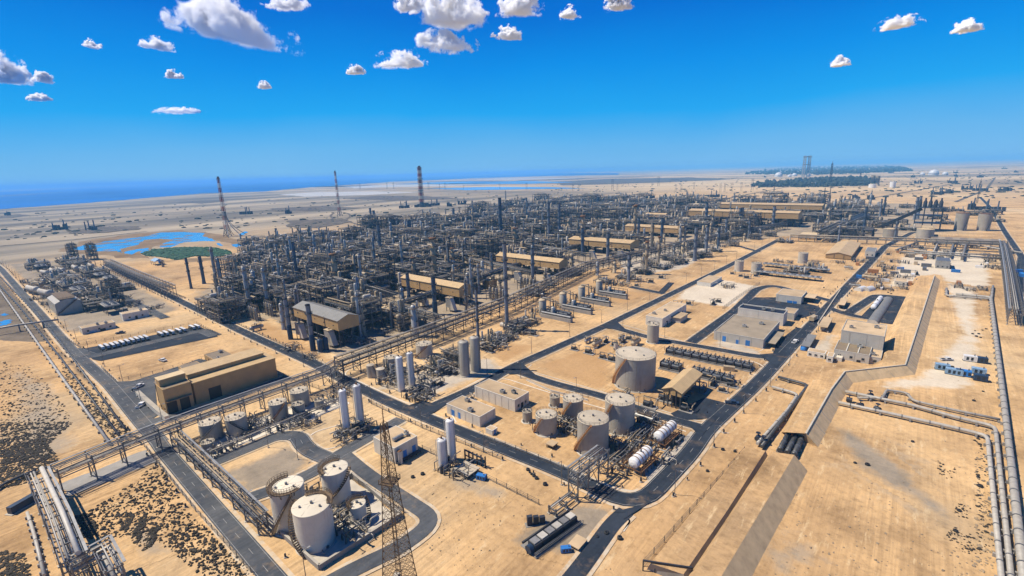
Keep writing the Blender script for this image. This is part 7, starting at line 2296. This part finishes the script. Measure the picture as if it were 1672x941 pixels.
# tyres and drums lying about
def tyre():
    t = thing('tyre_stack', 'tyre', 'tyres')
    for k in range(2):
        b = MB('rubber'); b.lathe([(.35, k*.45), (.85, k*.45), (.9, k*.45+.2), (.85, k*.45+.4), (.35, k*.45+.4)], 14); part(b, 'tyre', t)
    return t
for x, y in ((1592, 541), (1598, 546), (1604, 540), (1610, 538), (1588, 546), (1601, 552), (1594, 550), (1416, 760), (1396, 757), (1490, 722), (1600, 795), (1597, 780), (1566, 835), (1560, 868), (890, 792), (868, 775), (872, 778), (876, 782), (862, 768), (865, 772), (1012, 880), (975, 878), (990, 872), (1180, 735), (1200, 738), (690, 775), (674, 780), (1155, 770), (1470, 470), (1455, 480), (1450, 478), (1345, 470), (1555, 600), (1605, 640), (1590, 655)):
    place('tyre', tyre, G(x, y), 0, rn.uniform(.45, .8), 'small stack of dark tyres', 'tyre stacks')
def crate(m):
    def f():
        t = thing('storage_container', 'c', 'container')
        b = MB(m); b.bx(-3, 3, -1.2, 1.2, .15, 2.6)
        for k in range(9): b.bx(-2.8+k*.68, -2.55+k*.68, -1.26, 1.26, .3, 2.5)
        part(b, 'body', t)
        b = MB('steel_dark'); b.bx(2.98, 3.06, -1.1, 1.1, .3, 2.5); part(b, 'door', t)
        return t
    return f
CRC = {'beige': 'tan storage container', 'white_clean': 'white storage container', 'blue_paint': 'blue storage container', 'steel_grey': 'grey storage container', 'orange_rust': 'rusty orange storage container'}
for i, (x, y, m) in enumerate([(1405, 455, 'blue_paint'), (1440, 432, 'beige'), (1455, 428, 'steel_grey'), (1470, 440, 'blue_paint'), (1478, 446, 'steel_grey'), (1425, 446, 'orange_rust'), (1460, 448, 'steel_grey'), (1495, 432, 'beige'), (1490, 452, 'white_clean'), (1420, 424, 'steel_grey'), (1445, 460, 'white_clean'), (1500, 425, 'steel_grey'), (1485, 420, 'beige'), (1400, 433, 'orange_rust'), (1550, 438, 'steel_grey'), (1560, 445, 'blue_paint'), (1660, 445, 'blue_paint'), (1668, 452, 'blue_paint'), (1190, 605, 'beige'), (1565, 465, 'orange_rust'), (205, 508, 'steel_grey'), (262, 430, 'blue_paint'), (1512, 436, 'steel_grey'), (1140, 640, 'steel_grey')]):
    place('crate'+m, crate(m), G(x, y), rn.choice((0, PI/2, .3)), rn.uniform(.8, 1.3), CRC[m])
for i in range(46):
    while True:
        x, y = rn.uniform(1395, 1640), rn.uniform(402, 474)
        if inpoly(x, y, [(1398, 474), (1448, 408), (1540, 402), (1640, 420), (1640, 440), (1545, 440), (1520, 450), (1490, 474)]): break
    c = G(x, y)
    if near_road(c.x, c.y, 4): continue
    k = rn.random()
    if k < .3:
        m = rn.choice(('beige', 'steel_grey', 'steel_grey', 'white_clean', 'orange_rust')); place('crate'+m, crate(m), c, rn.choice((0, PI/2)), rn.uniform(.6, 1.1), CRC[m])
    elif k < .65: place('mani%d' % (i % 3), manifold(i % 3), c, rn.choice((0, PI/2)), rn.uniform(.7, 1.2), ML[i % 3], 'pipe manifolds')
    else: place('skid%d' % (i % 2), pump_skid(i % 2), c, rn.choice((0, PI/2)), rn.uniform(.7, 1.2), 'dark pump skid, bent pipes' if i % 2 else 'dark pump skid, tan pipe', 'pump skids')
def quonset():
    t = thing('barrel_hut', 'q', 'hut')
    b = MB('white_clean'); b.lathe([(2.6, -4), (2.6, 4)], 12, a0=0, a1=PI)
    b.v = [(z, x, max(y, 0)) for x, y, z in b.v]; part(b, 'roof', t)
    for s in (-4, 4):
        b = MB('plaster_grey'); n0 = len(b.v); b.v += [(s, math.cos(PI*k/12)*2.55, math.sin(PI*k/12)*2.55) for k in range(13)]; b.face(tuple(range(13))); part(b, 'end_wall', t)
    return t
for x, y, l in ((1405, 474, 'white barrel roofed hut by the road, left one'), (1418, 474, 'white barrel roofed hut by the road, right one')): place('quon', quonset, G(x, y), 1.2, 1.1, l)
building('yard_hut', 'long low white hut in the upper right yard', 'building', (1461, 458), (1480, 461), 467, (1486, 456), 'plaster', 'flat_roof', [], (2, 0), 0, .1)
building('yard_hut', 'grey louvred unit house behind the yard containers', 'building', (1529, 424), (1550, 427), 440, (1556, 422), 'steel_light', 'steel_grey', [], (3, 0), 0, .1)
building('yard_hut', 'dark roofed yard shed next to the gabled store', 'building', (1414, 408), (1428, 411), 420, (1434, 405), 'plaster_grey', 'roof_grey', [], (2, 0), 0, .1)
# blue membrane pond cover and its row of small dark units
place('col3', process_column(3), G(266, 436), 0, .5, 'stubby tan process column')
t = thing('blue_shelter', 'bright blue roofed shelter on the sand beside the green reeds', 'shelter', G(258, 432))
b = MB('blue_pale'); b.hexa([(-9, -5, 5), (9, -5, 5), (9, 5, 5), (-9, 5, 5), (-8, 0, 7.5), (8, 0, 7.5), (8, .2, 7.5), (-8, .2, 7.5)]); part(b, 'roof', t)
for x in (-8, 0, 8):
    for y in (-4.5, 4.5): b = MB('steel_dark'); b.box(x, y, 0, 5, .4, .4); part(b, 'post', t)
# pump at lower left
c = G(42, 826)
t = thing('pump_house', 'dark pump stand with white elbow pipe at lower left', 'pump', c, .5)
b = MB('navy'); b.bx(-.9, .9, -4, 3, 0, 2.4); part(b, 'body', t)
b = MB('pipe_white'); b.tube([(0, 2.5, 2.2), (0, 2.5, 4), (4, 3.5, 4), (6, 4, 2.5)], .35, 8, .8); part(b, 'elbow_pipe', t)
b = MB('concrete'); b.bx(-1.4, 1.4, -4.5, 3.5, 0, .2); part(b, 'plinth', t)
# ---------------------------------------------------------------- clouds
def cloud_mat():
    m, nt, b = _nodes('cloud')
    nt.nodes.remove(b)
    v = nt.nodes.new('ShaderNodeVolumePrincipled')
    v.inputs['Color'].default_value = (1, 1, 1, 1)
    v.inputs['Anisotropy'].default_value = 0.0
    tc = nt.nodes.new('ShaderNodeTexCoord')
    ob = tc.outputs['Object']
    # object space: x along the cloud -1..1, z 0..1 flat base
    sx = nt.nodes.new('ShaderNodeSeparateXYZ'); nt.links.new(ob, sx.inputs[0])
    oi = nt.nodes.new('ShaderNodeObjectInfo')
    ln = nt.nodes.new('ShaderNodeVectorMath'); ln.operation = 'LENGTH'
    nt.links.new(ob, ln.inputs[0])
    off = nt.nodes.new('ShaderNodeVectorMath'); off.operation = 'ADD'
    sc = nt.nodes.new('ShaderNodeVectorMath'); sc.operation = 'MULTIPLY'
    at = nt.nodes.new('ShaderNodeAttribute'); at.attribute_type = 'OBJECT'; at.attribute_name = 'stretch'
    nt.links.new(ob, sc.inputs[0]); nt.links.new(at.outputs['Vector'], sc.inputs[1])
    nt.links.new(sc.outputs[0], off.inputs[0]); nt.links.new(oi.outputs['Location'], off.inputs[1])
    n1 = _noise(nt, off.outputs[0], 2.3, 10, .66)
    def M(op, a, c=None, d=None):
        x = nt.nodes.new('ShaderNodeMath'); x.operation = op
        for i, q in enumerate((a, c, d)):
            if q is None: continue
            if hasattr(q, 'is_linked'): nt.links.new(q, x.inputs[i])
            else: x.inputs[i].default_value = q
        return x.outputs[0]
    r2 = M('POWER', ln.outputs['Value'], 2.0)
    shp = M('SUBTRACT', 0.62, r2)
    e = M('MULTIPLY_ADD', n1, 4.4, M('SUBTRACT', shp, 2.4))
    base = nt.nodes.new('ShaderNodeMapRange'); base.inputs['From Min'].default_value = -.02; base.inputs['From Max'].default_value = .12
    nt.links.new(sx.outputs['Z'], base.inputs['Value'])
    e = M('MULTIPLY', e, base.outputs['Result'])
    mr = nt.nodes.new('ShaderNodeMapRange'); mr.inputs['From Min'].default_value = 0.0; mr.inputs['From Max'].default_value = .45
    nt.links.new(e, mr.inputs['Value'])
    ad = nt.nodes.new('ShaderNodeAttribute'); ad.attribute_type = 'OBJECT'; ad.attribute_name = 'thickness'
    nt.links.new(M('MULTIPLY', mr.outputs['Result'], ad.outputs['Fac']), v.inputs['Density'])
    nt.links.new(v.outputs['Volume'], nt.nodes['Material Output'].inputs['Volume'])
    MATS['cloud'] = m
cloud_mat()
def cloud(label, x0, y0, x1, y1, tilt=0, D=5200, thick=75):
    if x1-x0 < 60: D = 3600
    if x1-x0 < 60: y0, x0, x1 = y0-(y1-y0)*.35, x0-4, x1+4
    cx, cyy = (x0+x1)/2, (y0+y1)/2
    d = (_f+(cx-PW/2)/FOC*R2-(cyy-PH/2)/FOC*U2).normalized()
    z = D/ d.dot(_f)
    p = EYE+d*z
    k = D/FOC
    w, h = (x1-x0)*k/2, (y1-y0)*k
    b = MB('cloud')
    n, m = 14, 7
    for j in range(m+1):
        el = (PI/2)*j/m
        for i in range(n):
            a = 2*PI*i/n; b.v.append((math.cos(a)*math.cos(el), math.sin(a)*math.cos(el), math.sin(el)-.05))
    for j in range(m):
        for i in range(n):
            i2 = (i+1) % n; b.face((j*n+i, j*n+i2, (j+1)*n+i2, (j+1)*n+i))
    b.face(tuple(range(n))[::-1])
    o = part(b, 'cloud', None)
    o.location = p-Vector((0, 0, h*.5))
    o.rotation_euler = (0, tilt, math.atan2(R2.y, R2.x))
    o.scale = (w, max(w*.6, h*.8), h)
    o['stretch'] = (w/h*.62, max(w*.6, h*.8)/h*.62, .62) if w > h else (1.0, 1.0, 1.0)
    o['thickness'] = (thick if x1-x0 > 60 else thick*2.2)/(w*2)
    tagt(o, label, 'cloud')
for a in [('big ragged cumulus cloud at the upper left, sloping down to the right', 256, -10, 494, 64, RAD(12)), ('puffy cloud cut by the left edge', -34, 78, 40, 132, 0), ('small flat cloud under the left end of the big cumulus', 222, 58, 290, 80, RAD(8)),
          ('cloud cut by the top edge left of centre', 638, -22, 700, 14, 0), ('large bright cloud cut by the top edge at centre', 672, -34, 802, 36, 0), ('cloud cut by the top edge right of centre', 802, -20, 896, 21, 0),
          ('long low cloud below the large centre cloud', 664, 44, 788, 80, RAD(4)), ('low cloud left of centre, lowest of the bright group', 600, 78, 702, 108, 0), ('small cloud right of the long low one', 798, 38, 858, 62, RAD(6)),
          ('faint double cloud high at the right', 1428, 22, 1512, 44, RAD(-6)), ('tiny faint cloud at the far right', 1558, 34, 1602, 51, 0), ('tiny pale cloud low above the right plain', 1354, 93, 1388, 107, 0), ('little cloud low at the left of centre', 266, 116, 298, 127, 0),
          ('thin streak cloud low at the left', 244, 174, 336, 184, 0), ('tiny peaked cloud left of centre', 422, 134, 440, 144, 0), ('tiny cloud beside the lowest bright cloud', 564, 107, 594, 120, 0), ('wisp under the left edge cloud', 50, 118, 86, 134, RAD(8)), ('thin wisp low at the left edge', 44, 154, 82, 164, 0), ('small wisp high at the left', 134, 66, 162, 78, RAD(12)),
          ('small wisps right of the top edge clouds', 912, 12, 948, 28, 0), ('small torn cloud cut by the top edge right of the wisps', 986, -12, 1034, 12, 0), ('small torn cloud at top between the big ones', 430, -10, 510, 12, 0)]:
    cloud(*a)
# ---------------------------------------------------------------- labels: make repeats tell themselves apart
ORD = ['first', 'second', 'third', 'fourth', 'fifth', 'sixth', 'seventh', 'eighth', 'ninth', 'tenth', 'eleventh', 'twelfth', 'thirteenth', 'fourteenth', 'fifteenth', 'sixteenth', 'seventeenth', 'eighteenth', 'nineteenth', 'twentieth']
bpy.context.view_layer.update()
by = {}
for o in THINGS: by.setdefault(o['label'], []).append(o)
final = {}
for lab, os_ in by.items():
    if len(os_) == 1: continue
    bins = {}
    for o in os_:
        p = o.matrix_world.translation
        x, y = PJ((p.x, p.y, 0))
        best = min(LANDMARKS, key=lambda l: (l[0][0]-x)**2+((l[0][1]-y)*1.6)**2)
        dx, dy = x-best[0][0], y-best[0][1]
        if abs(dx) > abs(dy)*1.5: rel = 'right of' if dx > 0 else 'left of'
        else: rel = 'in front of' if dy > 0 else 'behind'
        bins.setdefault((rel, best[1]), []).append((x, o))
    for (rel, ph), lst in bins.items():
        lst.sort(key=lambda q: q[0])
        for i, (x, o) in enumerate(lst):
            s = '%s %s %s' % (lab, rel, ph)
            if len(lst) > 1: s += ', %s from left' % (ORD[i] if i < len(ORD) else '%dth' % (i+1))
            o['label'] = s
            if 'group' not in o: o['group'] = lab+'s'
